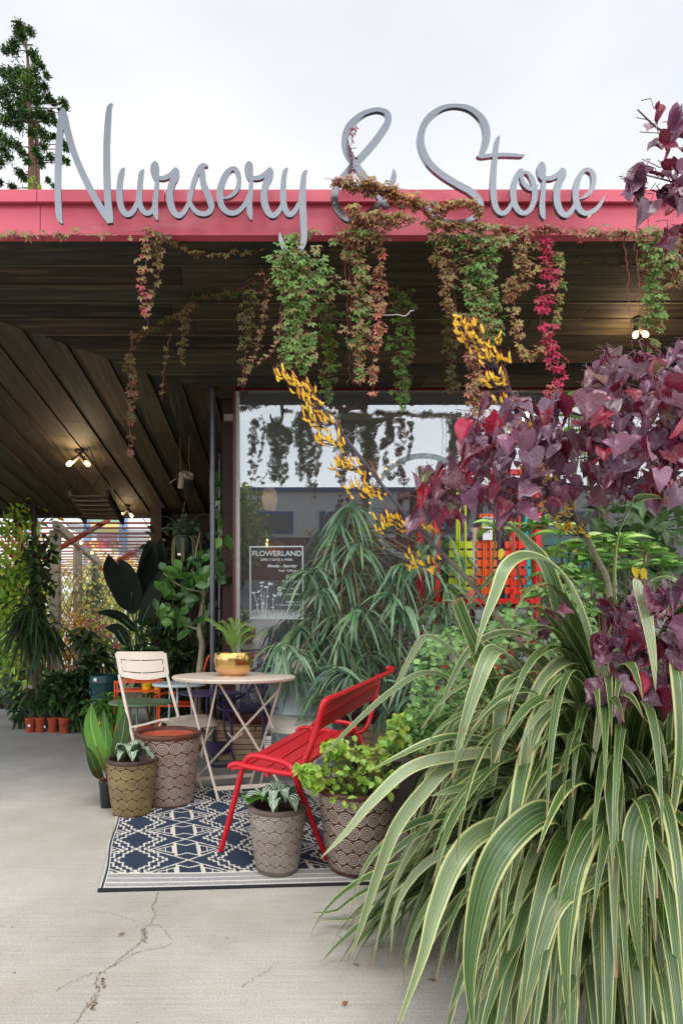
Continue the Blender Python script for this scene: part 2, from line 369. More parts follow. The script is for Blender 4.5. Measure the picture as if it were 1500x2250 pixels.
crack([(348, 1962), (340, 1990), (346, 2008), (335, 2030), (318, 2045), (322, 2062), (302, 2083), (278, 2100), (262, 2118), (232, 2135), (226, 2155), (230, 2172), (212, 2200), (198, 2220), (180, 2246)], .0026)
crack([(318, 2045), (320, 2062), (325, 2075)], .0045)
crack([(228, 2150), (226, 2160), (232, 2172)], .005)
crack([(212, 2190), (204, 2208), (196, 2222)], .004)
crack([(120, 2180), (160, 2158), (205, 2140), (240, 2138)], .0016)
crack([(262, 2118), (300, 2095), (340, 2085), (390, 2072)], .0016); crack([(322, 2035), (350, 2040), (375, 2070)], .0016); crack([(318, 2033), (270, 2015), (200, 2000)], .0014)
crack([(600, 2125), (560, 2150), (530, 2172)], .0014)
struct('pavement_crack', cr, M('crack_dirt', attr=True, rough=1, var=.3, vs=40))
g = MB()
for i in range(260):
    x, y = rng.uniform(-1.6, 1.2), rng.uniform(1.35, 4.2)
    r = rng.uniform(.0015, .004); a = rng.uniform(0, 3); c = jit(S(70, 60, 50) if rng.random() < .7 else S(150, 120, 60), .3)
    g.add([(x-r*math.cos(a), y-r*math.sin(a), .0015), (x, y-r*.5, .003), (x+r*math.cos(a)*1.4, y+r*math.sin(a), .0015), (x, y+r*.5, .003)], np.array([(0, 1, 2, 3)]), c)
solo('ground_debris', g, MATT, 'tiny specks of dry plant debris scattered over the concrete', 'debris', kind='stuff')
lf_ = MB(); leaf(lf_, T_OVATE, G(752, 2214)+[0, 0, .006], (1, .6, .15), (0, 0, 1), .02, .012, S(190, 110, 40), S(120, 60, 25))
solo('fallen_leaf', lf_, LEAF, 'small curled orange brown leaf lying alone on the bare concrete', 'leaf', G(752, 2214))

# ---------------------------------------------------------------- store building
DE, DW = 3.07, 4.62                    # eave and window depth
def zs(y): return 3.603-.144*y         # underside of the sloping soffit
st = thing('store_building', 'low storefront with deep red fascia, plank soffit and one large window', 'building', (0, DW, 0))
roof = MB(); roof.add([(-7, DE+.08, zs(DE+.08)+.05), (7, DE+.08, zs(DE+.08)+.05), (7, 7.6, zs(7.6)+.05), (-7, 7.3, zs(7.3)+.05),
                       (-7, DE+.08, 3.36), (7, DE+.08, 3.36), (7, 7.6, 3.36), (-7, 7.3, 3.36)], [(3, 2, 1, 0), (4, 5, 6, 7), (1, 2, 6, 5), (2, 3, 7, 6), (3, 0, 4, 7)])
part('roof', roof, M('roof_felt', S(60, 60, 60), rough=.9, var=.2), st)
RED = M('fascia_paint', S(200, 84, 102), rough=.5, var=.06, vs=3, bump=.35, bs=14, bd=.004, stretch=(.35, 1, 2.5), dirt=(S(210, 132, 144), 2.6, .54, .80))
fz = MB(); zt = P(0, 418, DE)[2]; zb = P(0, 510, DE)[2]; zm = P(0, 443, DE)[2]
for x0, x1 in ((-7, -1.2), (-1.196, 2.1), (2.104, 7)):
    fz.box(((x0+x1)/2, DE+.045, (zb+zm)/2), (x1-x0, .05, zm-zb))
for x0, x1 in ((-7, -1.21), (-1.205, -.52), (-.515, .84), (.845, 1.35), (1.355, 7)):     # metal drip-edge above, with joints
    fz.box(((x0+x1)/2, DE+.035, (zt+zm)/2+.004), (x1-x0, .075, zt-zm)); fz.box(((x0+x1)/2, DE-.006, zm-.002), (x1-x0, .012, .008))
part('fascia', fz, RED, st)
# soffit planks, mitred where the overhang turns the corner
sf = MB(); woods = [S(46, 39, 29), S(55, 48, 36), S(37, 34, 26), S(66, 55, 40), S(44, 43, 33), S(50, 37, 26)]
MX0, MY0, MX1, MY1 = -2.77, DE, -.493, 4.535
def mitx(y): return MX0+(y-MY0)*(MX1-MX0)/(MY1-MY0)
y = DE+.07; i = 0; bw = .148
while y < DW:
    xs = [7.0]; x = 7.0
    while x > mitx(y)+.6: x -= rng.uniform(1.4, 3.2); xs.append(x)
    xs[-1] = None
    y1 = min(y+bw-.006, DW+.02)
    for k in range(len(xs)-1):
        xa = xs[k]-.002; l0 = mitx(y) if xs[k+1] is None else xs[k+1]+.002; l1 = mitx(y1) if xs[k+1] is None else xs[k+1]+.002
        c = jit(woods[rng.integers(6)], .35); o = rng.uniform(-.003, .003)
        za, zb_ = zs(y)+.016+o, zs(y1)-.008+o
        sf.add([(l0, y, za), (xa, y, za), (xa, y1, zb_), (l1, y1, zb_), (l0, y, za+.03), (xa, y, za+.03), (xa, y1, zb_+.03), (l1, y1, zb_+.03)],
               [(3, 2, 1, 0), (0, 1, 5, 4), (1, 2, 6, 5), (2, 3, 7, 6), (3, 0, 4, 7)], c)
        if rng.random() < .75: sf.add([(l1, y1-.014, zb_-.0012), (xa, y1-.014, zb_-.0012), (xa, y1, zb_-.0016), (l1, y1, zb_-.0016)], np.array([(3, 2, 1, 0)]), np.array(c)*rng.uniform(1.6, 3.0))
    y += bw
sf2 = sf; sf = MB()
x = -.42; k = 0; bx = .238; dr = .058
while x > -7:
    x0, x1 = x-bx+.008, x
    def ystart(xx):
        yy = MY0+(xx-MX0)*(MY1-MY0)/(MX1-MX0) if xx > MX0 else DE+.07
        return max(DE+.07, min(yy, 4.6))
    ys0, ys1 = ystart(x0)+.004, ystart(x1)+.004
    cuts = [None]; yy = rng.uniform(4.9, 6.2)
    while yy < 7.0: cuts.append(yy); yy += rng.uniform(.9, 2.2)
    cuts.append(7.32)
    for q in range(len(cuts)-1):
        a0 = ys0 if cuts[q] is None else cuts[q]+.003; a1 = ys1 if cuts[q] is None else cuts[q]+.003; b_ = cuts[q+1]
        c = jit(woods[rng.integers(6)], .2); o = rng.uniform(-.003, .003)
        sh = lambda yv: dr*(yv-MY0-.7)
        sf.add([(x0+sh(a0), a0, zs(a0)+.012+o), (x1+sh(a1), a1, zs(a1)-.004+o), (x1+sh(b_), b_, zs(b_)-.004+o), (x0+sh(b_), b_, zs(b_)+.012+o),
                (x0+sh(a0), a0, zs(a0)+.04), (x1+sh(a1), a1, zs(a1)+.04), (x1+sh(b_), b_, zs(b_)+.04), (x0+sh(b_), b_, zs(b_)+.04)],
               [(0, 3, 2, 1), (0, 1, 5, 4), (1, 2, 6, 5), (2, 3, 7, 6), (3, 0, 4, 7)], c)
    x -= bx
WOODX = M('weathered_plank_front', attr=True, rough=.75, var=.6, vs=3, bump=.6, bs=6, bd=.006, stretch=(.7, 14, 1), dirt=(S(88, 78, 52), 2.2, .52, .75))
WOODY = M('weathered_plank_side', attr=True, rough=.75, var=.6, vs=3, bump=.6, bs=6, bd=.006, stretch=(14, .7, 1), dirt=(S(88, 78, 52), 2.2, .52, .75))
part('soffit', sf2, WOODX, st); part('soffit', sf, WOODY, st)
# wall round the window
XL, XR = -.197, 6.2; ZT = P(0, 868, DW)[2]; ZS = P(0, 1572, DW)[2]
wl = MB(); wl.box((-.36+.1, DW+.16, 1.47), (.115, .2, 2.94)); wl.box(((XL+XR)/2, DW+.12, (ZT+zs(DW)+.1)/2), (XR-XL, .16, zs(DW)+.1-ZT))
wl.box((XR+.4, DW+.12, 1.5), (.8, .2, 3)); wl.box((-.26, 5.9, 1.35), (.1, 2.3, 2.7))
part('wall', wl, M('dark_wall', S(52, 24, 24), rough=.7, var=.2, vs=4), st)
bk = MB(); bk.box((2.4, 7.35, 1.3), (7.6, .12, 2.6)); bk.box((-1.3, 7.2, 1.3), (.14, .3, 2.6))
part('back_wall', bk, M('back_wall_paint', S(48, 34, 30), rough=.8, var=.3, vs=2), st)
cl = MB(); cl.box((3.0, 6.0, 2.78), (6.6, 2.7, .05)); part('shop_ceiling', cl, M('shop_ceiling', S(150, 148, 135), rough=.8, var=.1), st)
fl = MB(); fl.box((3.0, 6.0, .08), (6.6, 2.7, .1)); part('shop_floor', fl, M('shop_floor', S(80, 66, 52), rough=.6, var=.1), st)
stn = MB(); z = 0.0
while z < ZS-.06:
    h = rng.uniform(.028, .062); h = min(h, ZS-.055-z); x = XL-.12-rng.uniform(0, .2)
    while x < 6:
        L = rng.uniform(.16, .5); stn.box((x+L/2, DW+.02+rng.uniform(-.015, .012), z+h/2), (L-.008, .24, h-.006), C=jit([S(176, 150, 122), S(160, 130, 102), S(150, 140, 128), S(188, 160, 128)][rng.integers(4)], .14)); x += L
    z += h
part('stone_plinth', stn, M('stone_ledge', attr=True, rough=.9, var=.25, vs=14, bump=.6, bs=30), st)
wf = MB(); DRED = S(84, 14, 20)
wf.box((XL-.012, DW-.03, (ZT+ZS)/2), (.018, .26, ZT-ZS+.1), C=DRED); wf.box(((XL+XR)/2, DW-.03, ZT+.02), (XR-XL, .14, .045), C=DRED)
wf.box(((XL+XR)/2, DW-.04, ZS-.02), (XR-XL+.1, .2, .05), C=DRED)
for xx in (2.75,): wf.box((xx, DW-.02, (ZT+ZS)/2), (.05, .1, ZT-ZS), C=DRED)
fr_ = part('window_frame', wf, METALP, st)
al = MB(); al.box((XL+.013, DW-.075, (ZT+ZS)/2), (.030, .03, ZT-ZS-.01), C=S(200, 200, 198)); al.box((XL+.02, DW+.01, (ZT+ZS)/2), (.02, .05, ZT-ZS-.01), C=S(160, 160, 158))
al.box((XL+1.9, DW-.075, ZT-.008), (3.6, .03, .016), C=S(170, 168, 160))
part('glazing_bead', al, METALP, fr_)
gm = bpy.data.materials.new('window_glass'); gm.use_nodes = True; t = gm.node_tree; t.nodes.clear(); N = t.nodes.new; LK = t.links.new
o_ = N('ShaderNodeOutputMaterial'); tr = N('ShaderNodeBsdfTransparent'); gl = N('ShaderNodeBsdfGlossy'); gl.inputs['Roughness'].default_value = .0
gl.inputs[0].default_value = (.88, .94, 1, 1); tr.inputs[0].default_value = (.8, .82, .82, 1); ms = N('ShaderNodeMixShader')
fr = N('ShaderNodeFresnel'); fr.inputs[0].default_value = 1.5; LK(mth(N, LK, 'MULTIPLY_ADD', fr.outputs[0], 1.0, .23), ms.inputs[0])
LK(tr.outputs[0], ms.inputs[1]); LK(gl.outputs[0], ms.inputs[2]); df = N('ShaderNodeBsdfDiffuse'); df.inputs[0].default_value = (.8, .82, .84, 1); md = N('ShaderNodeMixShader'); md.inputs[0].default_value = .07; LK(ms.outputs[0], md.inputs[1]); LK(df.outputs[0], md.inputs[2]); LK(md.outputs[0], o_.inputs[0])
TILT = math.tan(R(4.6)); gp = MB(); zg0, zg1 = ZS, ZT
def yg(z): return DW+.01-(z-(zg0+zg1)/2)*TILT
gp.add([(XL+.02, yg(zg0), zg0), (XR, yg(zg0), zg0), (XR, yg(zg1), zg1), (XL+.02, yg(zg1), zg1)], np.array([(0, 1, 2, 3)]))
part('window_pane', gp, gm, st)
# posts by the corner
def post(px, d, r, lab):
    b = P(px, HY, d); m = MB(); m.tube([(b[0], d, 0), (b[0], d, zs(d))], r, 14, C=S(86, 88, 96)); p = thing('steel_post', lab, 'post', (b[0], d, 0), 'steel posts carrying the roof')
    part('shaft', m, DARKMETAL, p, smooth=True); m = MB(); m.box((b[0], d, .006), (r*3.6, r*3.6, .012), C=S(60, 60, 62)); m.box((b[0], d, zs(d)-.005), (r*3, r*3, .012), C=S(60, 60, 62)); part('end_plate', m, DARKMETAL, p)
post(467, 4.50, .021, 'thick grey steel post left of the big window'); post(483.5, 5.6, .021, 'thinner looking grey steel post just behind the front one')
# ---------------------------------------------------------------- lettering on the fascia
SIGNM = M('brushed_aluminium', (.225, .243, .27), rough=.22, metal=.85, var=.06, vs=3, dirt=(S(120, 126, 134), 6, .6, .9))
SCREW = M('screw_metal', (.25, .26, .27), rough=.4, metal=.8)
DS = 2.985
SN = [0]
def stroke(mb, pts, off, ox, oy, sc):
    SN[0] += 1; off = SN[0]*.00022
    q = crom(pts, 7); q[:, 2] = np.maximum(q[:, 2], 3)
    c = np.array([P(ox+a/sc, oy+b/sc, DS) for a, b, _ in q])[:, [0, 2]]; w_ = q[:, 2]/sc*DS/F/2
    t = np.gradient(c, axis=0); t /= np.linalg.norm(t, axis=1)[:, None]; n = np.stack([-t[:, 1], t[:, 0]], 1)
    A = c+n*w_[:, None]; B = c-n*w_[:, None]; k = len(c); y0 = DS-off-np.linspace(0, .0007, k); y1 = DS+.014-off*.3+np.linspace(0, .0004, k)
    V = np.concatenate([np.stack([a[:, 0], y, a[:, 1]], 1) for a, y in ((A, y0), (B, y0), (A, y1), (B, y1))])
    i = np.arange(k-1); Fc = np.concatenate([np.stack(z, 1) for z in ((i, i+k, i+k+1, i+1), (i+2*k, i+2*k+1, i+3*k+1, i+3*k), (i, i+1, i+2*k+1, i+2*k), (i+k, i+3*k, i+3*k+1, i+k+1))])
    mb.add(V, Fc); mb.add([V[0], V[k], V[3*k], V[2*k]], np.array([(0, 1, 2, 3)])); mb.add([V[k-1], V[2*k-1], V[4*k-1], V[3*k-1]], np.array([(3, 2, 1, 0)]))
def letter(name, strokes, ox, oy, sc, parent, screws=()):
    mb = MB()
    for i, s_ in enumerate(strokes): stroke(mb, s_, i*.0006, ox, oy, sc)
    mb.m = 1
    for x, y in screws:
        c = P(ox+x/sc, oy+y/sc, DS-.0012-SN[0]*.00022); r = .0042; k = 8
        mb.add([c+[r*math.cos(j*math.pi/4), 0, r*math.sin(j*math.pi/4)] for j in range(k)]+[c+[0, -.0012, 0]], [(j, (j+1) % k, k) for j in range(k)])
    return part(name, mb, [SIGNM, SCREW], parent)
def blob(cx, y0, y1, w_): return [(cx+2, y0, 8), (cx+1, y0+(y1-y0)*.1, w_*.6), (cx-1, y0+(y1-y0)*.28, w_*.95), (cx-3, y0+(y1-y0)*.5, w_), (cx+2, y0+(y1-y0)*.75, w_*.85), (cx+14, y1, w_*.45)]
Nn = thing('wall_lettering', 'grey metal script lettering reading Nursery on the red fascia', 'sign', P(400, 450, DS), 'metal words on the fascia')
a5 = (110, 210, 4.545)
letter('letter', [[(122, 1274, 14), (95, 1220, 55), (82, 1100, 66), (75, 900, 62), (78, 650, 62), (88, 450, 60), (105, 270, 62), (120, 170, 58), (133, 118, 20)],
    [(124, 120, 34), (142, 200, 66), (165, 320, 70), (225, 530, 66), (300, 720, 66), (385, 900, 68), (470, 1060, 68), (545, 1180, 66), (598, 1262, 46)],
    [(621, 70, 4), (590, 115, 45), (576, 250, 60), (565, 450, 64), (563, 650, 66), (567, 850, 70), (577, 1050, 70), (592, 1200, 76), (600, 1272, 58)]], *a5, Nn,
    [(82, 1060), (93, 1178), (440, 1058), (574, 1060), (587, 1180)])
letter('letter', [[(743, 714, 4), (720, 748, 42), (700, 830, 56), (692, 950, 62), (700, 1070, 62), (730, 1150, 60), (775, 1185, 56), (830, 1150, 54), (872, 1060, 40)],
    [(938, 733, 4), (911, 770, 46), (900, 850, 52), (893, 950, 56), (890, 1050, 60), (905, 1110, 56), (940, 1160, 52), (985, 1172, 50), (1030, 1130, 44), (1052, 1040, 34)]], *a5, Nn,
    [(700, 1065), (769, 1182), (884, 1064)])
R1 = lambda dx, dy: [blob(1047+dx, 650+dy, 838+dy, 88), [(1072+dx, 820+dy, 40), (1062+dx, 950+dy, 48), (1050+dx, 1080+dy, 56), (1055+dx, 1180+dy, 56), (1072+dx, 1240+dy, 14)],
    [(1076+dx, 820+dy, 40), (1130+dx, 822+dy, 46), (1185+dx, 800+dy, 50), (1230+dx, 765+dy, 52), (1258+dx, 722+dy, 34)],
    [(1256+dx, 716+dy, 16), (1262+dx, 760+dy, 58), (1248+dx, 810+dy, 72), (1215+dx, 880+dy, 68), (1195+dx, 980+dy, 66), (1203+dx, 1080+dy, 70), (1238+dx, 1165+dy, 62), (1290+dx, 1198+dy, 54), (1345+dx, 1150+dy, 48), (1387+dx, 1070+dy, 38)]]
letter('letter', R1(0, 0), *a5, Nn, [(1051, 1064), (1051, 1182), (1194, 1066), (1316, 1182)])
a6 = (400, 210, 4.545)
letter('letter', [[(30, 1140, 40), (72, 1060, 44), (95, 950, 44), (115, 870, 46), (145, 785, 48), (185, 715, 52), (225, 695, 42), (260, 706, 8)],
    [(208, 715, 30), (203, 760, 54), (212, 870, 64), (248, 970, 66), (283, 1060, 66), (294, 1115, 58), (268, 1165, 50), (215, 1182, 50), (150, 1165, 48), (100, 1110, 44), (70, 1040, 36), (52, 950, 6)]], *a6, Nn,
    [(76, 1062), (289, 1064), (206, 1181)])
letter('letter', [[(408, 1028, 12), (480, 1005, 34), (540, 950, 44), (568, 870, 46), (562, 790, 50), (532, 735, 46), (492, 732, 44), (440, 780, 54), (402, 860, 62), (378, 950, 66), (380, 1040, 64), (400, 1110, 60), (450, 1160, 54), (510, 1175, 50), (570, 1150, 46), (630, 1080, 42), (662, 990, 26)]], *a6, Nn, [(378, 1058)])
letter('letter', [[(x, y, w_) for x, y, w_ in s_] for s_ in R1(-378, 2)], *a6, Nn, [(662, 1066), (663, 1182), (812, 1066), (931, 1185)])
letter('letter', [[(1057, 720, 4), (1030, 755, 44), (1015, 830, 54), (1008, 950, 60), (1010, 1060, 62), (1030, 1140, 58), (1070, 1190, 54), (1120, 1160, 50), (1170, 1070, 36)],
    [(1250, 743, 4), (1222, 778, 46), (1210, 850, 58), (1202, 950, 66), (1200, 1060, 74), (1206, 1180, 70), (1212, 1300, 66), (1217, 1400, 64), (1205, 1480, 62), (1165, 1550, 56), (1095, 1585, 50), (1030, 1540, 52), (990, 1460, 46), (978, 1400, 30), (975, 1366, 6)]], *a6, Nn,
    [(1008, 1071), (1066, 1190), (1194, 1074), (1217, 1400)])
An = thing('wall_lettering', 'large grey metal ampersand half covered by red creeper leaves on the fascia', 'sign', P(805, 450, DS), 'metal words on the fascia')
letter('ampersand', [[(572, 690, 4), (578, 750, 48), (560, 830, 56), (505, 930, 56), (420, 1040, 54), (300, 1135, 50), (190, 1172, 52), (100, 1130, 60), (35, 1040, 64), (20, 930, 66), (50, 830, 66), (120, 745, 62), (210, 640, 60), (300, 545, 60), (400, 430, 62), (480, 320, 62), (525, 235, 62), (515, 170, 52), (465, 140, 42), (400, 135, 40), (300, 165, 44), (205, 235, 58), (142, 320, 66), (120, 420, 68), (140, 520, 66), (205, 630, 66), (280, 740, 66), (360, 840, 66), (450, 960, 60), (520, 1060, 50)]],
       730, 210, 4.286, An, [(18, 1010), (68, 1112)])
Sn = thing('wall_lettering', 'grey metal script lettering reading Store on the red fascia', 'sign', P(1130, 450, DS), 'metal words on the fascia')
letter('letter', [[(1380, 574, 4), (1415, 520, 56), (1442, 440, 66), (1450, 350, 68), (1425, 250, 64), (1360, 170, 56), (1270, 115, 46), (1150, 97, 36), (1040, 115, 45), (940, 175, 55), (870, 260, 62), (832, 370, 66), (835, 470, 66), (870, 570, 64), (940, 670, 62), (1050, 760, 62), (1180, 840, 62), (1290, 900, 66), (1368, 970, 62), (1392, 1035, 58), (1365, 1110, 50), (1290, 1170, 42), (1180, 1195, 48), (1060, 1190, 50), (950, 1130, 55), (888, 1045, 45)]],
       730, 210, 4.286, Sn, [(1390, 1010), (1352, 1112)])
a8 = (1040, 280, 5)
letter('letter', [[(286, 90, 4), (262, 135, 45), (245, 220, 52), (235, 320, 56), (222, 450, 60), (213, 600, 66), (215, 740, 68), (232, 850, 66), (265, 920, 60), (320, 948, 54), (375, 910, 48), (425, 820, 38)],
    [(32, 318, 4), (80, 322, 40), (200, 308, 42), (330, 303, 42), (450, 308, 38), (520, 314, 28), (560, 300, 4)]], *a8, Sn, [(226, 824), (326, 950)])
letter('letter', [[(545, 466, 10), (510, 480, 46), (470, 545, 60), (440, 640, 66), (432, 740, 70), (450, 850, 66), (500, 925, 58), (560, 946, 52), (620, 900, 54), (660, 810, 62), (668, 700, 62), (650, 595, 56), (612, 525, 46), (565, 495, 34), (530, 520, 38), (530, 580, 46), (565, 640, 50), (620, 678, 46), (670, 670, 34), (718, 618, 4)]], *a8, Sn, [(434, 822), (655, 823), (563, 950)])
sc_ = 5/4.545
letter('letter', [[(745+(x-1047)*sc_*1.0, 378+(y-650)*sc_*.98, w_*sc_) for x, y, w_ in s_] for s_ in R1(0, 0)], *a8, Sn, [(750, 824), (752, 953), (908, 825), (1043, 955)])
letter('letter', [[(1160, 792, 8), (1220, 760, 38), (1285, 700, 44), (1316, 600, 52), (1305, 515, 54), (1260, 472, 46), (1210, 478, 44), (1160, 540, 54), (1130, 630, 62), (1115, 740, 68), (1125, 830, 70), (1160, 910, 62), (1220, 950, 54), (1290, 935, 50), (1360, 880, 44), (1408, 810, 30), (1432, 750, 6)]], *a8, Sn, [(1126, 825), (1268, 953), (1412, 824)])

# ---------------------------------------------------------------- opening hours on the glass
DECAL = M('frosted_vinyl', S(206, 216, 218), rough=.6)
dz = thing('window_decal', 'white frosted opening hours panel with flowers on the window', 'sign', P(607, 1280, DW-.1))
def D(cx, cy):                                                       # crop pixels (offset 540,1180, scale 10.714) -> point on the pane
    px, py = 540+cx/10.714, 1180+cy/10.714
    z = HC+(HY-py)*4.59/F; d = yg(z)-.004; return P(px, py, d)
def bar2(mb, a, b, w_): mb.bar(D(*a), D(*b), w_/10.714*4.6/F, .001, up=(0, 1, 0))
bd = MB()
for a, b in (((84, 232), (1350, 222)), ((98, 1915), (1362, 1925)), ((100, 215), (110, 1925)), ((1338, 215), (1350, 1925))): bar2(bd, a, b, 30)
part('border', bd, DECAL, dz)
s0 = 4.6/F/10.714
def line(body, cx, cy, hgt, wid, align='RIGHT', shear=0, bold=.0):
    p = D(cx, cy); m = MB(); text_mb(m, body, 1, 0, 0, 0, shear, 1, 'LEFT', bold=bold); V = np.concatenate(m.V); w0 = V[:, 0].max()-V[:, 0].min()
    sz = hgt*s0/.73; sx = wid*s0/(w0*sz); x0 = p[0]-wid*s0 if align == 'RIGHT' else p[0]
    cu = MB(); text_mb(cu, body, sz, x0, p[2], 0, shear, sx, 'LEFT', bold=bold*sz)
    VV = np.concatenate(cu.V); VV[:, 1] = [yg(z)-.0045 for z in VV[:, 2]]; tx = MB(); tx.add(VV, _faces(cu)); part('lettering', tx, DECAL, dz)
def _faces(m): 
    L = np.concatenate(m.L); T = np.concatenate(m.T); o = []; i = 0
    for k in T: o.append(tuple(L[i:i+k])); i += k
    return o
line('FLOWERLAND', 1300, 445, 125, 1165, bold=.012); line('OPEN 7 DAYS A WEEK', 1105, 560, 55, 770, bold=.02)
line('Monday - Saturday', 1205, 712, 72, 710, shear=.35, bold=.025); line('9 am - 5:30 pm', 1200, 815, 52, 435, shear=.2, bold=.03)
line('Sunday', 1210, 968, 76, 280, shear=.35, bold=.025); line('10 am - 5 pm', 1205, 1065, 52, 375, shear=.2, bold=.03)
line('flowerlandshop', 1245, 1228, 38, 380, bold=.015); line('Flowerland.Albany', 1305, 1362, 38, 440, bold=.015)
line('510 526 3550', 1290, 1550, 46, 350, bold=.015); line('FLOWERLANDSHOP.COM', 1305, 1618, 38, 630, bold=.015)
def ring_or_disc(mb, cx, cy, r, r0=0, k=24):
    c = D(cx, cy); rr = r*s0; q = r0*s0; V = []
    for j in range(k):
        a = 2*math.pi*j/k; V += [(c[0]+rr*math.cos(a), 0, c[2]+rr*math.sin(a)), (c[0]+q*math.cos(a), 0, c[2]+q*math.sin(a))]
    V = np.array(V); V[:, 1] = [yg(z)-.0048 for z in V[:, 2]]
    mb.add(V, np.array([(2*j, 2*((j+1) % k), 2*((j+1) % k)+1, 2*j+1) for j in range(k)]))
ic = MB(); ring_or_disc(ic, 795, 1220, 54, 30); ring_or_disc(ic, 795, 1220, 12, 0)
for a, b in (((765, 1192), (825, 1192)), ((765, 1250), (825, 1250))): bar2(ic, a, b, 22)
part('round_icon', ic, DECAL, dz)
ic = MB(); ring_or_disc(ic, 795, 1341, 54, 36)
for a, b, w_ in (((755, 1341), (783, 1341), 60), ((808, 1341), (835, 1341), 60), ((790, 1378), (800, 1378), 20)): bar2(ic, a, b, w_)
part('round_icon', ic, DECAL, dz)
gr = MB()
for i in range(170):
    x = rng.uniform(130, 1330); h = rng.uniform(60, 230); l = rng.uniform(-40, 40); a, b, c = D(x-8, 1905), D(x+8, 1905), D(x+l, 1905-h)
    gr.add([a+[0, -.0006*(i % 3), 0], b+[0, -.0006*(i % 3), 0], c], np.array([(0, 1, 2)]))
for st_, fl_ in (([(290, 1800), (270, 1560), (190, 1330)], [(180, 1320, 45)]), ([(375, 1760), (370, 1400), (372, 1080)], [(375, 1068, 55), (380, 1160, 42), (290, 1290, 52)]), ([(400, 1760), (395, 1500), (350, 1390)], [(360, 1390, 44), (300, 1460, 30)]),
                 ([(440, 1760), (430, 1500), (432, 1300)], [(430, 1300, 18)]), ([(465, 1760), (490, 1520), (510, 1400), (500, 1200)], [(490, 1180, 60), (570, 1110, 66), (515, 1405, 44)]),
                 ([(500, 1760), (508, 1580)], [(508, 1575, 20)]), ([(630, 1740), (640, 1560), (650, 1400)], [(680, 1380, 60), (635, 1480, 28), (625, 1660, 44)]), ([(270, 1750), (262, 1600)], [(262, 1590, 50)]), ([(385, 1740), (385, 1590)], [(388, 1575, 50)])):
    for i in range(len(st_)-1): bar2(gr, st_[i], st_[i+1], 12)
    for x, y, r in fl_:
        for k in range(7):
            a = rng.uniform(0, 6.3); rr = r*rng.uniform(.2, .8); p = D(x+rr*math.cos(a), y+rr*.5*math.sin(a)-rng.uniform(0, 8)); h = r*.34*s0
            gr.add([p+[h*math.cos(j*math.pi/3)*1.3, -.0005*k, h*math.sin(j*math.pi/3)] for j in range(6)], [tuple(range(6))])
part('flower_drawing', gr, DECAL, dz)
rg = MB(); k = 72; c = P(930, 1115, DW-.05); V = []
for j in range(k):
    a = 2*math.pi*j/k
    for rr in (.435, .392): V.append((c[0]+rr*math.cos(a), 0, c[2]+rr*math.sin(a)))
V = np.array(V); V[:, 1] = [yg(z)-.004 for z in V[:, 2]]; rg.add(V, np.array([(2*j, 2*((j+1) % k), 2*((j+1) % k)+1, 2*j+1) for j in range(k)]))
fm = M('etched_vinyl', S(150, 168, 170), rough=.6, var=.5, vs=30); t = fm.node_tree; b_ = [n for n in t.nodes if n.type == 'BSDF_PRINCIPLED'][0]; b_.inputs['Alpha'].default_value = .55
solo('window_ring_decal', rg, fm, 'thin pale frosted circle drawn on the window above the ficus', 'decal', c)
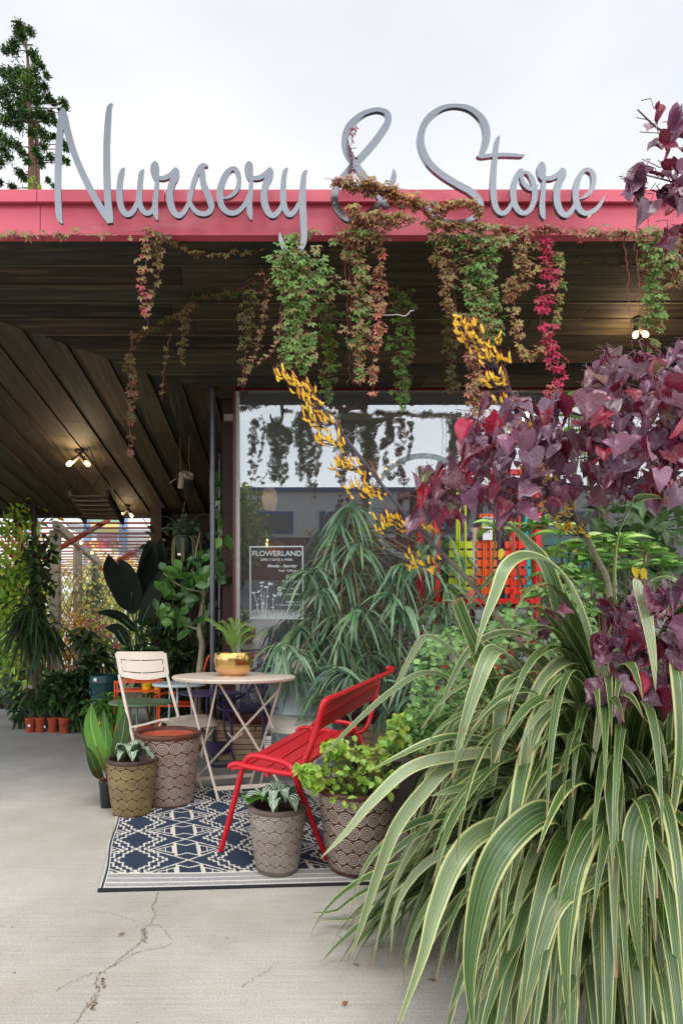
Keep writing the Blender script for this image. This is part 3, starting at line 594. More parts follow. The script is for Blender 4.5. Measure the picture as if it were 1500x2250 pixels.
# ---------------------------------------------------------------- rug
def rug():
    nl = G(215, 1961); nr = G(760, 1946); fl = G(270, 1729); fr_ = nr+(fl-nl)+np.array([.03, .02, 0])
    nr = nl+(nr-nl)*1.22; fr_ = fl+(nr-nl)*.98+np.array([0, .0, 0])
    W, H = 260, 400; u = (np.arange(W)+.5)/W; v = (np.arange(H)+.5)/H
    U, V = np.meshgrid(u, v)                                        # v 0 = near edge
    navy = np.array(S(56, 66, 84)); cream = np.array(S(222, 216, 204)); black = np.array(S(30, 32, 38))
    wl = np.linalg.norm(nr-nl); hl = np.linalg.norm(fl-nl); X = U*wl; Y = V*hl
    y0, y1 = .155, hl-.075
    img = np.zeros((H, W), bool)
    wd = .008
    def seg(ax, ay, bx, by, w_=wd):
        dx, dy = bx-ax, by-ay; L2 = dx*dx+dy*dy+1e-12; t = np.clip(((X-ax)*dx+(Y-ay)*dy)/L2, 0, 1)
        img[(np.hypot(X-(ax+t*dx), Y-(ay+t*dy)) < w_/2)] = True
    CWd = .455; RH = .255                                             # column pitch and row height
    ncol = int(wl/CWd)+2; nrow = int((y1-y0)/RH)+2; xoff = .36
    for c in range(-1, ncol):
        cx = xoff+c*CWd
        for r in range(-1, nrow):
            cy = y0+.0+r*RH; hw, hh = .165, RH/2
            seg(cx-hw, cy, cx, cy+hh); seg(cx, cy+hh, cx+hw, cy); seg(cx+hw, cy, cx, cy-hh); seg(cx, cy-hh, cx-hw, cy)
            iw = .052
            for s in (-1, 1):
                seg(cx+s*iw, cy-.075, cx+s*iw, cy+.075, .013)
                seg(cx+s*.135, cy, cx+s*.062, cy+.045, .007); seg(cx+s*.135, cy, cx+s*.062, cy-.045, .007); seg(cx+s*.095, cy-.03, cx+s*.095, cy+.03, .007)
                seg(cx+s*.062, cy-.045, cx+s*.062, cy+.045, .007)
            seg(cx-iw, cy+.075, cx, cy+.045); seg(cx, cy+.045, cx+iw, cy+.075); seg(cx-iw, cy-.075, cx, cy-.045); seg(cx, cy-.045, cx+iw, cy-.075)
        for off in (.0, .042):                                       # stepped zigzags between the diamonds
            for s in (-1, 1):
                px_, py_ = None, None; yy = y0-RH
                while yy < y1+RH:
                    ph = ((yy-y0)/RH) % 1.0; tri = 1-abs(2*ph-1)     # 0 at the diamond's widest row
                    st_ = round((1-tri)*5)/5; x_ = cx+s*(.092+.095*st_+off+.0)
                    if px_ is not None: seg(px_, py_, px_, yy, .009); seg(px_, yy, x_, yy, .009)
                    px_, py_ = x_, yy; yy += RH/12
    C = np.where(img[..., None], cream, navy*(1+.12*rng.standard_normal((H, W, 1))))
    near = (Y < .15); band = near & (((Y > .016) & (Y < .022)) | ((Y > .052) & (Y < .062)) | ((Y > .092) & (Y < .102)) | (Y > .135))
    ii, jj = np.meshgrid(np.arange(H), np.arange(W), indexing='ij')
    weave = np.where(((ii//1+(jj//1) % 2) % 2 == 0)[..., None], np.array(S(176, 174, 170)), np.array(S(150, 152, 156)))*(1+.14*rng.standard_normal((H, W, 1)))
    C = np.where(near[..., None], weave, C); C = np.where(band[..., None], cream, C)
    far = Y > hl-.07; C = np.where(far[..., None], np.where((((ii//2) % 2 == 0) & ((jj//2) % 2 == 0))[..., None], cream*.8, np.array(S(96, 98, 104))), C)
    C = np.where((Y < .012)[..., None], black, C)
    for a, b, col in ((0, .010, cream*.8), (.010, .016, navy), (.016, .022, cream)): C = np.where(((X >= a) & (X < b) & ~(Y < .012))[..., None], col, C)
    C = np.clip(C, 0, 1)
    gx = np.linspace(0, 1, W+1); gy = np.linspace(0, 1, H+1); GU, GV = np.meshgrid(gx, gy)
    Pt = nl*(1-GU[..., None])*(1-GV[..., None])+nr*GU[..., None]*(1-GV[..., None])+fl*(1-GU[..., None])*GV[..., None]+fr_*GU[..., None]*GV[..., None]
    Pt[..., 2] = .007+.0025*np.sin(GU*9+1)*np.sin(GV*11)+.003*np.exp(-GU*12)*(1+np.sin(GV*25))
    Pt[..., 0] += .006*np.sin(GV*14)*np.exp(-GU*6)
    Pt = Pt.reshape(-1, 3); idx = (ii*(W+1)+jj); Fq = np.stack([idx, idx+1, idx+W+2, idx+W+1], -1).reshape(-1, 4)
    me = bpy.data.meshes.new('rug'); m = MB(); V4 = Pt[Fq].reshape(-1, 3); m.add(V4, np.arange(len(V4)).reshape(-1, 4), np.repeat(C.reshape(-1, 3), 4, axis=0))
    e = MB()                                                         # bound edge so that the rug has thickness
    for a, b in ((nl, nr), (nr, fr_), (fl, nl)):
        e.bar(a+[0, 0, .005], b+[0, 0, .005], .010, .010, C=black if a is nl else cream*.6)
    t = thing('outdoor_rug', 'navy and cream geometric woven outdoor rug lying on the concrete', 'rug', nl)
    part('woven_field', m, M('woven', attr=True, rough=.95, bump=.6, bs=420, bd=.003, spec=.1), t); part('edge_binding', e, MATT, t)
rug()

# ---------------------------------------------------------------- pots with stamped rings
def ringpot_mat(name, base, line, low, nu, nv, dark=None):
    m = bpy.data.materials.new(name); m.use_nodes = True; t = m.node_tree; N = t.nodes.new; LK = t.links.new; b = t.nodes['Principled BSDF']
    uv = N('ShaderNodeUVMap'); s = N('ShaderNodeSeparateXYZ'); LK(uv.outputs[0], s.inputs[0]); T = lambda op, a, b=None, c=None: mth(N, LK, op, a, b, c)
    u = T('MULTIPLY', s.outputs[0], nu); v = T('MULTIPLY', s.outputs[1], nv)
    row = T('FLOOR', v); u = T('MULTIPLY_ADD', T('MODULO', row, 2), .5, u)
    fu = T('SUBTRACT', T('FRACT', u), .5); fv = T('SUBTRACT', T('FRACT', v), .5)
    tcn = N('ShaderNodeTexCoord'); wn = N('ShaderNodeTexNoise'); wn.inputs['Scale'].default_value = 60; LK(tcn.outputs['Object'], wn.inputs[0])
    r = T('ADD', T('SQRT', T('ADD', T('MULTIPLY', fu, fu), T('MULTIPLY', fv, fv))), T('MULTIPLY_ADD', wn.outputs[0], .06, -.03))
    def band(c_, w_): return T('SUBTRACT', 1, T('MINIMUM', T('DIVIDE', T('ABSOLUTE', T('SUBTRACT', r, c_)), w_), 1))
    ring = T('MAXIMUM', T('MAXIMUM', band(.45, .07), band(.29, .065)), T('MAXIMUM', band(.14, .05), T('LESS_THAN', r, .05)))
    inr = T('MULTIPLY', ring, T('GREATER_THAN', s.outputs[1], .02))
    inr = T('MULTIPLY', inr, T('LESS_THAN', v, 1.0*99))
    nz = N('ShaderNodeTexNoise'); nz.inputs['Scale'].default_value = 9; nz.inputs['Detail'].default_value = 8; nz.inputs['Roughness'].default_value = .7; LK(tcn.outputs['Object'], nz.inputs[0])
    mx = N('ShaderNodeMix'); mx.data_type = 'RGBA'; mx.inputs[6].default_value = (*base, 1); mx.inputs[7].default_value = (*low, 1)
    q = N('ShaderNodeMapRange'); q.inputs[1].default_value = .38; q.inputs[2].default_value = .62; LK(nz.outputs[0], q.inputs[0]); LK(q.outputs[0], mx.inputs[0])
    m2 = N('ShaderNodeMix'); m2.data_type = 'RGBA'; LK(T('MULTIPLY', inr, T('MULTIPLY_ADD', nz.outputs[0], 1.3, .05)), m2.inputs[0]); LK(mx.outputs[2], m2.inputs[6]); m2.inputs[7].default_value = (*line, 1)
    LK(m2.outputs[2], b.inputs['Base Color']); b.inputs['Roughness'].default_value = .42; b.inputs['Specular IOR Level'].default_value = .4
    bp = N('ShaderNodeBump'); bp.inputs['Strength'].default_value = .7; bp.inputs['Distance'].default_value = .003; LK(T('ADD', ring, T('MULTIPLY', nz.outputs[0], .8)), bp.inputs['Height']); LK(bp.outputs[0], b.inputs['Normal'])
    return m
def ring_pot(name_, lab, c, H_, rt, rb, mats, nu, nv, rim, inner, soil=True, grp='ceramic pots stamped with ringed circles'):
    t = thing(name_, lab, 'plant pot', c, grp); n = 64
    k = 18; pr = []
    for i in range(k+1):
        f = i/k; pr.append((rb+(rt*.97-rb)*(f**.62), f*H_*.93))
    m = MB(); m.lathe(pr, c, n)
    part('pot_body', m, ringpot_mat(name_+'_glaze', *mats, nu, nv), t, smooth=True)
    m = MB(); h = H_; th = .026*(H_/.36)**.5
    m.lathe([(rt*.955, h*.925), (rt*.99, h*.935), (rt*1.01, h*.965), (rt*.995, h*.99), (rt-.008, h), (rt-th*.7, h*1.0), (rt-th, h*.985), (rt-th-.002, h*.95)], c, n, C=rim)
    part('rim', m, M(name_+'_rim', attr=True, rough=.35, var=.25, vs=14, bump=.3, bs=40, bd=.004), t, smooth=True)
    m = MB(); m.lathe([(rt-th-.001, h*.955), (rt-th-.012, h*.8), (rb*.9, .03), (.0005, .03)], c, n, C=inner); part('inside', m, TERRA, t, smooth=True)
    if soil: m = MB(); m.lathe([(rt-th-.004, h*.86), (rt*.5, h*.875), (.0005, h*.88)], c, 24); part('soil', m, SOIL, t)
    return t
gA = G(369, 1764); gB = G(290, 1789); gD = G(609, 1915); gE = G(784, 1912)
gA[2] = gB[2] = .0; gD[2] = gE[2] = .0105
RB, RL = S(96, 62, 52), S(182, 166, 148)
ring_pot('ringed_pot', 'largest ringed pot, empty with bare terracotta inside, behind the olive brown pot', gA, .425, .197, .138, (S(104, 62, 50), S(214, 202, 188), S(112, 92, 84)), 16, 15.5, S(92, 50, 42), S(188, 92, 66), soil=False)
ring_pot('ringed_pot', 'olive brown ringed pot at the rug corner holding a striped leaf plant', gB, .315, .144, .097, (S(74, 52, 34), S(190, 172, 130), S(104, 80, 32)), 14, 18.0, S(66, 50, 50), S(60, 40, 32))
ring_pot('ringed_pot', 'small greyish ringed pot with striped leaves standing at the front of the rug', gD, .27, .122, .083, (S(104, 88, 78), S(206, 198, 190), S(122, 110, 102)), 15, 21.0, S(98, 84, 78), S(70, 50, 42))
ring_pot('ringed_pot', 'dark brown ringed pot full of bright green shrub beside the flax leaves', gE, .345, .166, .112, (S(72, 42, 32), S(220, 208, 194), S(82, 54, 42)), 17, 18.0, S(84, 52, 42), S(70, 45, 35))

# ---------------------------------------------------------------- beige bistro table with the brass pot on it
BEIGE = S(214, 200, 186); ctr = np.array([-.169, 3.57, 0])
tb = thing('bistro_table', 'round beige folding bistro table with crossed legs carrying a brass pot', 'table', ctr)
m = MB(); m.lathe([(.0005, .741), (.35, .741), (.379, .7385), (.385, .732), (.384, .722), (.379, .716), (.374, .72), (.372, .733), (.0005, .734)], ctr, 72, C=BEIGE); part('table_top', m, METALP, tb, smooth=True)
fA, fB, fC, fD = G(480, 1765), G(629, 1753), G(549, 1729), G(408, 1738)
for f in (fA, fB, fC, fD): f[2] = .012
tA, tB, tC, tD = np.array([-.445, 3.46, .725]), np.array([-.262, 3.44, .725]), np.array([.13, 3.60, .725]), np.array([.10, 3.66, .722])
tB2, tC2 = P(480, 1500, 3.50), P(557, 1498, 3.66)
for a, b in ((P(410, 1496, 3.46), fA), (P(480, 1500, 3.42), fB), (P(619, 1494, 3.56), fC), (P(612, 1517, 3.60), fD)):
    m = MB(); m.bar(a, b, .013, .025, up=(0, 1, 0), C=BEIGE); m.tube([b+[0, 0, -.004], b+[0, 0, .012]], .010, 8, C=S(200, 190, 180)); part('leg', m, METALP, tb)
for a, b in ((P(478, 1498, 3.43), P(443, 1665, 3.44)), (P(557, 1497, 3.6), P(600, 1600, 3.58))):
    m = MB(); m.bar(a, b, .010, .02, up=(0, 1, 0), C=BEIGE); part('leg_brace', m, METALP, tb)
for a, b in ((fA*.9+P(410, 1496, 3.46)*.1, fB*.9+P(480, 1500, 3.42)*.1), (fC*.9+P(619, 1494, 3.56)*.1, fD*.9+P(612, 1517, 3.6)*.1)):
    m = MB(); m.bar(a, b, .010, .022, up=(0, 0, 1), C=BEIGE); part('foot_bar', m, METALP, tb)
m = MB(); m.tube([P(500, 1610, 3.5), P(514, 1626, 3.48), P(533, 1611, 3.5)], .004, 6, C=BEIGE); part('catch_wire', m, METALP, tb)
for z in (.728, ):
    m = MB(); m.bar(P(408, 1495, 3.47)+[0, 0, -.0], P(480, 1497, 3.44), .02, .012, C=BEIGE); m.bar(P(557, 1495, 3.64), P(619, 1494, 3.57), .02, .012, C=BEIGE); part('top_rail', m, METALP, tb)
BRASS = M('brass', S(206, 170, 108), rough=.2, metal=1, var=.06, vs=20); BRASSD = M('brass_matt', S(226, 180, 130), rough=.38, metal=.85)
cb = np.array([(512-HX)*3.5/F, 3.5, .741]); pt = thing('brass_pot', 'shiny brass bowl shaped pot with a small palm on the bistro table', 'plant pot', cb)
m = MB(); m.lathe([(.112, .048), (.117, .072), (.119, .10), (.117, .14), (.1155, .142), (.113, .14), (.112, .10)], cb, 56); part('upper_band', m, BRASS, pt, smooth=True)
m = MB(); m.lathe([(.0005, .001), (.060, .001), (.078, .006), (.098, .022), (.110, .042), (.1125, .049), (.108, .049)], cb, 56); m.lathe([(.066, 0), (.07, .0005), (.07, .004), (.066, .005)], cb, 40); part('lower_bowl', m, BRASSD, pt, smooth=True)
m = MB()
for k in range(16):
    a = k/16*2*math.pi+.1; q = lambda a_, z: cb+[.1192*math.cos(a_), .1192*math.sin(a_), z]
    m.tube([q(a, .128), q(a+.09, .09), q(a+.18, .128)], .0008, 4); m.tube([q(a+.05, .08), q(a+.14, .115), q(a+.2, .08)], .0008, 4)
part('engraved_pattern', m, M('engraved_line', S(120, 90, 45), rough=.4, metal=.6), pt)
m = MB(); m.lathe([(.11, .118), (.05, .124), (.0005, .126)], cb, 24); part('soil', m, SOIL, pt)
# sago palm in it
sp_ = thing('sago_palm', 'small feathery sago palm growing in the brass pot on the table', 'plant', cb+[0, 0, .125]); m = MB(); s_ = MB()
base = P(513, 1438, 3.5)
for tip in ((455, 1362), (470, 1372), (487, 1366), (506, 1361), (524, 1364), (541, 1370), (560, 1378), (586, 1392), (478, 1380), (548, 1384), (500, 1376), (530, 1374)):
    d1 = 3.5+rng.uniform(-.12, .12); T_ = P(tip[0], tip[1], d1); mid = (base+T_)/2+[(-.02 if tip[0] < 513 else .02)*-1, 0, .035]
    c = crom([base, base*.5+mid*.5+[0, 0, .01], mid, T_*.6+mid*.4+[0, 0, .008], T_], 6); s_.tube(c, np.linspace(.0022, .0008, len(c)), 5, C=S(120, 140, 70))
    for i in range(4, len(c)):
        for sd in (-1, 1):
            for rep in range(1):
                t = nrm(c[min(i+1, len(c)-1)]-c[i-1]); o = nrm(np.cross(t, (0, 1, .2))); L = .030*(1-.6*i/len(c))+.006
                leaf(m, T_NARROW, c[i]-t*rep*.004, nrm(sd*o*.8+t*.5+[0, -.2, .5]+rv(.05)), (0, -1, .5), L, .0034, jit(S(98, 140, 52), .2), S(140, 170, 80))
part('frond', m, LEAF, sp_); part('frond_rib', s_, STEM, sp_)
m = MB()
for i in range(26):
    a = rng.uniform(0, 6.3); b0 = P(513, 1449, 3.5); m.tube([b0, b0+[.022*math.cos(a), .022*math.sin(a), rng.uniform(.005, .03)]], [.002, .0006], 4, C=S(150, 110, 70))
part('crown_base', m, STEM, sp_)

# ---------------------------------------------------------------- red bench
RD = S(200, 22, 38)
bn = thing('garden_bench', 'bright red slatted metal bench with arm loops standing on the rug', 'bench', G(600, 1830))
nf, nb, ff, fb = np.array([-.125, 2.47, .425]), np.array([.172, 2.34, .428]), np.array([.225, 3.36, .44]), np.array([.56, 3.26, .45])
frm = MB(); r_ = .0125
def Q(cx, cy, d): return P(460+cx/3.409, 1450+cy/3.409, d)
# near end frame: lip, seat rail, arm loop with legs, back upright
frm.tube(crom([Q(148, 806, 2.50), Q(175, 785, 2.49), Q(225, 782, 2.48), Q(280, 800, 2.46), Q(450, 832, 2.41), Q(600, 855, 2.36), Q(660, 850, 2.34), Q(700, 800, 2.33), Q(730, 720, 2.32)], 6), r_, 12, C=RD)
leg1 = MB(); leg1.tube(crom([Q(80, 1450, 2.585), Q(130, 1270, 2.56), Q(180, 1080, 2.53), Q(225, 900, 2.50), Q(262, 780, 2.48), Q(300, 728, 2.46), Q(360, 722, 2.45), Q(470, 745, 2.42), Q(560, 770, 2.39), Q(600, 795, 2.37), Q(628, 840, 2.36), Q(650, 900, 2.37), Q(720, 1080, 2.41), Q(790, 1270, 2.45), Q(860, 1440, 2.47), Q(895, 1540, 2.48)], 6), .0128, 12, C=RD)
leg1.tube([Q(80, 1452, 2.585), Q(76, 1464, 2.588)], .014, 10, C=S(140, 16, 26))
bk_near = crom([Q(700, 815, 2.335), Q(745, 690, 2.315), Q(790, 560, 2.30), Q(825, 430, 2.28), Q(850, 340, 2.27), Q(872, 305, 2.28), Q(920, 285, 2.33)], 6)
bk_far = crom([Q(920, 285, 2.33), Q(1060, 225, 2.60), Q(1230, 150, 2.95), Q(1340, 98, 3.25), Q(1372, 76, 3.36), Q(1362, 60, 3.40), Q(1330, 68, 3.38)], 6)
frm.tube(np.concatenate([bk_near[:-1], bk_far]), r_*1.05, 12, C=RD)
# far end: upright, arm loop, legs
frm.tube(crom([Q(1268, 110, 3.42), Q(1262, 170, 3.40), Q(1245, 290, 3.36), Q(1205, 430, 3.32), Q(1170, 510, 3.28), Q(1120, 548, 3.25), Q(1000, 552, 3.27), Q(850, 524, 3.33), Q(740, 508, 3.38), Q(690, 512, 3.40), Q(655, 530, 3.38)], 6), r_, 12, C=RD)
part('frame', frm, METALP, bn, smooth='all')
part('leg', leg1, METALP, bn, smooth='all')
leg2 = MB(); leg2.tube(crom([Q(640, 1090, 3.05), Q(665, 960, 3.10), Q(700, 800, 3.2), Q(740, 640, 3.30), Q(770, 510, 3.36), Q(800, 468, 3.34), Q(870, 458, 3.32), Q(960, 462, 3.30), Q(1060, 482, 3.28), Q(1095, 515, 3.26), Q(1115, 560, 3.25), Q(1180, 700, 3.22), Q(1260, 900, 3.18)]
                      , 6), .0128, 12, C=RD)
part('leg', leg2, METALP, bn, smooth='all')
def slat(a0, a1, b0, b1, th, crown=0.0, rows=1):
    """flat metal strip between near edge a0-a1 and far edge b0-b1, folded down at its rims"""
    m = MB(); n = nrm(np.cross(b0-a0, a1-a0)); n = n if n[2] > -.2 else -n
    k = 4; top = []; 
    for j in range(k+1):
        f = j/k; o = n*crown*(1-(2*f-1)**2); top += [a0*(1-f)+a1*f+o, b0*(1-f)+b1*f+o]
    V = top+[p-n*th for p in top]; q = 2*(k+1)
    Fc = [(2*j, 2*j+1, 2*j+3, 2*j+2) for j in range(k)]+[(q+2*j, q+2*j+2, q+2*j+3, q+2*j+1) for j in range(k)]+[(0, q, q+1, 1), (2*k, 2*k+1, q+2*k+1, q+2*k)]+[(2*j, 2*j+2, q+2*j+2, q+2*j) for j in range(k)]+[(2*j+1, q+2*j+1, q+2*j+3, 2*j+3) for j in range(k)]
    m.add(V, Fc, RD); return m
def seatpt(s, u):            # s across the seat 0 front..1 back, u along 0 near..1 far
    a = nf*(1-s)+nb*s; b = ff*(1-s)+fb*s; z = -.022*math.sin(math.pi*min(1, s*1.05))+(-.022*(1-s/.12) if s < .12 else 0)
    p = a*(1-u)+b*u; return p+np.array([0, 0, .012+z])
for i in range(4):
    s0_, s1_ = -.03+i*.255, -.03+i*.255+.225
    part('seat_slat', slat(seatpt(s0_, .012), seatpt(s1_, .012), seatpt(s0_, .985), seatpt(s1_, .985), .012, .0), METALP, bn)
def bkpt(h, u):              # h up the back 0..1
    a = Q(735, 705, 2.315)*(1-h)+Q(858, 325, 2.275)*h; b = Q(1205, 445, 3.32)*(1-h)+Q(1272, 95, 3.40)*h
    return a*(1-u)+b*u+np.array([.0, 0, 0])
for h0, h1 in ((.47, .75), (.79, .97), (.50, .50)):
    if h0 == h1: continue
    part('back_slat', slat(bkpt(h0, .01), bkpt(h1, .01), bkpt(h0, .99), bkpt(h1, .99), .010, .004), METALP, bn)
m = MB(); m.tube([seatpt(.5, 0)+[0, 0, -.02], seatpt(.5, 1)+[0, 0, -.02]], .009, 8, C=RD); m.tube([Q(215, 905, 2.505)+[0.02, 0, 0], Q(640, 880, 2.37)], .0001, 4, C=RD); part('under_rail', m, METALP, bn)

# ---------------------------------------------------------------- beige chairs
def beige_chair(o, seat, sd, plate=True):
    pass
ch = thing('folding_chair', 'beige folding chair with slotted back plate left of the round table', 'chair', G(400, 1712), 'beige folding chairs')
m = MB(); dC = 3.95
def rp(x0, y0, x1, y1, rr, k=5):
    o = []
    for cx, cy, a0 in ((x1-rr, y0+rr, -90), (x1-rr, y1-rr, 0), (x0+rr, y1-rr, 90), (x0+rr, y0+rr, 180)):
        for j in range(k+1): a = R(a0+90*j/k); o.append((cx+rr*math.cos(a), cy+rr*math.sin(a)))
    return o
quad = [(252, 1432), (366, 1432), (374, 1480), (262, 1484)]
def bil(u, v, bow=0):
    x = (1-u)*(1-v)*252+u*(1-v)*365+u*v*372+(1-u)*v*262; y = (1-v)*1432+v*1486+8*v*math.sin(math.pi*u)
    return P(x, y, dC-.02-.045*math.sin(math.pi*u)+.05*(1-v)) 
def plate(us, vs, hole=None):
    m = MB(); nu, nv = len(us), len(vs); V = [bil(u, v) for v in vs for u in us]; B = [v+[0, .004, 0] for v in V]
    Fc = []
    for j in range(nv-1):
        for i in range(nu-1):
            uc, vc = (us[i]+us[i+1])/2, (vs[j]+vs[j+1])/2
            if hole(uc, vc): continue
            q = (j*nu+i, j*nu+i+1, (j+1)*nu+i+1, (j+1)*nu+i); Fc += [q, tuple(z+nu*nv for z in q[::-1])]
    m.add(V+B, Fc, BEIGE)
    return m
us = sorted(set(list(np.linspace(0, 1, 21))+[.03, .09, .105, .90, .915, .47, .49])); vs = sorted(set(list(np.linspace(0, 1, 13))+[.30, .33, .74, .775, .03, .06]))
def hole(u, v):
    if min(u, 1-u) < .035 and (v < .06 or v > .94): return True
    if .08 < u < .92:
        inner = .1 < u < .905 and .33 < v < .74; outer = .085 < u < .918 and .30 < v < .775
        if outer and not inner and not (.465 < u < .492) and not (.5 < v < .55): return True
    return False
part('back_plate', plate(us, vs, hole), METALP, ch)
for a, b in (((262, 1484), (298, 1650)), ((367, 1482), (393, 1578))):
    m = MB(); m.bar(P(*a, dC-.02), P(*b, dC-.28 if a[0] < 300 else dC-.2), .016, .024, up=(0, 1, 0), C=BEIGE); part('back_upright', m, METALP, ch)
for pts in ([(289, 1598), (318, 1592), (350, 1583), (372, 1580)], [(357, 1584), (342, 1608), (325, 1640)], [(470, 1600), (452, 1625), (440, 1660)]):
    m = MB(); pp = [P(x, y, 3.72) for x, y in pts]
    for a, b in zip(pp[:-1], pp[1:]): m.bar(a, b, .013, .022, up=(0, 1, 0), C=BEIGE)
    part('seat_rail', m, METALP, ch)
for a, b in (((298, 1600), (310, 1720)), ((398, 1600), (445, 1735)), ((300, 1640), (280, 1700))):
    ga = G(b[0], b[1]); m = MB(); m.bar(P(*a, 3.75), ga, .013, .024, up=(0, 1, 0), C=BEIGE); part('leg', m, METALP, ch)
def sling(pxs, d0, d1, thick, col):
    """curved sheet seat: pxs list of (x, ytop, ybottom)"""
    m = MB(); V = []; k = len(pxs)
    for x, a, b in pxs:
        for j in range(6): f = j/5; V.append(P(x, a+(b-a)*f, d0+(d1-d0)*f**.7))
    m.add(V, np.array([(i*6+j, i*6+j+1, (i+1)*6+j+1, (i+1)*6+j) for i in range(k-1) for j in range(5)]), col)
    m.add([v+[0, .006, -.006] for v in V], np.array([(i*6+j+6, i*6+j+7, i*6+j+1, i*6+j) for i in range(k-1) for j in range(5)]), col)
    return m
part('seat', sling([(352, 1579, 1584), (366, 1580, 1590), (378, 1577, 1604), (400, 1573, 1605), (425, 1570.5, 1602), (450, 1570, 1598), (465, 1573, 1597), (474, 1582, 1596), (479, 1596, 1597)], 4.0, 3.62, .01, BEIGE), METALP, ch, smooth='all')
c2 = thing('folding_chair', 'beige folding chair behind the red bench, seat showing under the long leaves', 'chair', G(640, 1700), 'beige folding chairs')
part('seat', sling([(589, 1598, 1600), (591, 1582, 1605), (598, 1573, 1609), (620, 1568, 1612), (650, 1568, 1614), (680, 1569, 1613), (700, 1570, 1611), (716, 1574, 1606), (722, 1590, 1598)], 4.05, 3.66, .01, S(218, 212, 200)), METALP, c2, smooth='all')
for a, b in (((682, 1571), (682, 1440)), ((612, 1571), (614, 1440))):
    m = MB(); m.bar(P(*a, 4.05), P(*b, 4.12), .014, .02, up=(0, 1, 0), C=S(218, 212, 200)); part('back_upright', m, METALP, c2)
m = MB(); m.bar(P(606, 1462, 4.11), P(690, 1462, 4.11), .004, .13, up=(0, 0, 1), C=S(218, 212, 200)); part('back_plate', m, METALP, c2)
for a, b in (((598, 1606), (572, 1722)), ((605, 1606), (650, 1712)), ((708, 1606), (680, 1722)), ((700, 1606), (735, 1712))):
    m = MB(); m.bar(P(*a, 3.8), G(*b), .012, .022, up=(0, 1, 0), C=S(214, 206, 192)); part('leg', m, METALP, c2)
m = MB(); a = P(588, 1612, 3.66); m.box(a+[-.0, 0, -.055], (.042, .002, .105), C=S(235, 235, 235)); m.box(a+[0, -.002, -.008], (.042, .002, .016), C=S(30, 40, 60))
for i, cc in enumerate([S(200, 40, 40), S(40, 70, 120), S(230, 170, 30), S(60, 130, 60), S(30, 30, 30), S(120, 60, 130), S(90, 160, 200), S(150, 90, 50), S(210, 110, 40)]):
    m.box(a+[-.013+.013*(i % 3), -.0025, -.045-.014*(i//3)], (.007, .001, .009), C=cc)
m.tube([a+[0, 0, 0], a+[-.01, 0, .035]], .0008, 4, C=S(220, 220, 220))
solo('price_tag', m, GEN, 'white swatch tag with coloured dots hanging from the beige chair behind the bench', 'tag', a)
# ---------------------------------------------------------------- more furniture towards the wall
def round_table(name, lab, c, z, r, col, legs=3, thick=.012, grp=None, splay=1.2):
    t = thing(name, lab, 'table', c, grp); m = MB(); c = np.array(c, float)
    m.lathe([(.0005, z), (r-.004, z), (r, z-.004), (r, z-thick), (r-.006, z-thick-.004), (.0005, z-thick)], (c[0], c[1], 0), 48, C=col); part('table_top', m, METALP, t, smooth=True)
    for k in range(legs):
        a = 2*math.pi*k/legs+.5; m = MB(); o = np.array([math.cos(a), math.sin(a), 0])
        m.tube([c+o*r*.45+[0, 0, z-thick], c+o*r*.5+[0, 0, z*.5], c+o*r*.62*splay+[0, 0, .006]], .008, 8, C=col); part('leg', m, METALP, t)
    return t
PUR = S(62, 54, 92); ORG = S(226, 84, 28); GRN = S(96, 128, 100); ICE = S(196, 210, 220)
c = P(309, 1541, 4.25); round_table('round_table', 'sage green round table behind the tall leaf plant', (c[0], 4.25, 0), c[2], .235, GRN, 3, grp='small round garden tables')
c = P(394, 1503, 4.75); it = round_table('round_table', 'pale ice blue round table with carrying handle between beige chair and bistro table', (c[0], 4.75, 0), c[2]+.01, .225, ICE, 3, .02, grp='small round garden tables')
m = MB(); m.tube(crom([c+[-.03, 0, .01], c+[-.02, 0, .035], c+[.02, 0, .035], c+[.03, 0, .01]], 5), .005, 6, C=ICE); part('handle', m, METALP, it, smooth='all')
c = P(462, 1521, 4.2); pt_ = round_table('round_table', 'slim purple round side table with drum base under the bistro table', (c[0], 4.2, 0), c[2], .23, PUR, 2, .010, grp='small round garden tables', splay=1.5)
dc = G(478, 1668); m = MB(); dz_ = P(0, 1626, dc[1])[2]; m.lathe([(.0005, dz_), (.125, dz_), (.128, dz_-.004), (.118, .06), (.1, .056), (.0005, .056)], dc, 40, C=PUR); m.bar(dc+[-.09, .02, .0], dc+[-.09, .02, .5], .014, .014, C=PUR); m.bar(dc+[.10, .05, .0], dc+[.10, .05, .5], .014, .014, C=PUR); part('drum', m, METALP, pt_, smooth=True)
# purple woven armchair
pc = thing('woven_armchair', 'purple metal armchair with woven back behind the bistro table', 'chair', G(560, 1690))
dP = 4.28
def fr2(pts, r=.0115):
    m = MB(); m.tube(crom([P(x, y, d) for x, y, d in pts], 6), r, 10, C=PUR); return m
part('back_frame', fr2([(568, 1480, 4.35), (573, 1462, 4.38), (588, 1450, 4.42), (612, 1447, 4.45), (640, 1452, 4.46), (652, 1465, 4.45), (655, 1485, 4.42), (648, 1530, 4.36), (640, 1560, 4.32), (630, 1568, 4.3)]), METALP, pc, smooth='all')
part('arm', fr2([(556, 1504, 4.3), (540, 1522, 4.22), (515, 1538, 4.12), (488, 1545, 4.05), (479, 1551, 4.0), (486, 1559, 3.98), (510, 1562, 4.02), (560, 1560, 4.1), (600, 1552, 4.16), (622, 1540, 4.22), (640, 1505, 4.32)]), METALP, pc, smooth='all')
part('leg', fr2([(492, 1558, 4.0), (505, 1580, 4.02), (509, 1610, 4.03), (500, 1635, 4.02), (480, 1660, 4.0), (467, 1676, 3.98), (468, 1683, 3.98), (480, 1684, 4.0), (530, 1682, 4.1)]), METALP, pc, smooth='all')
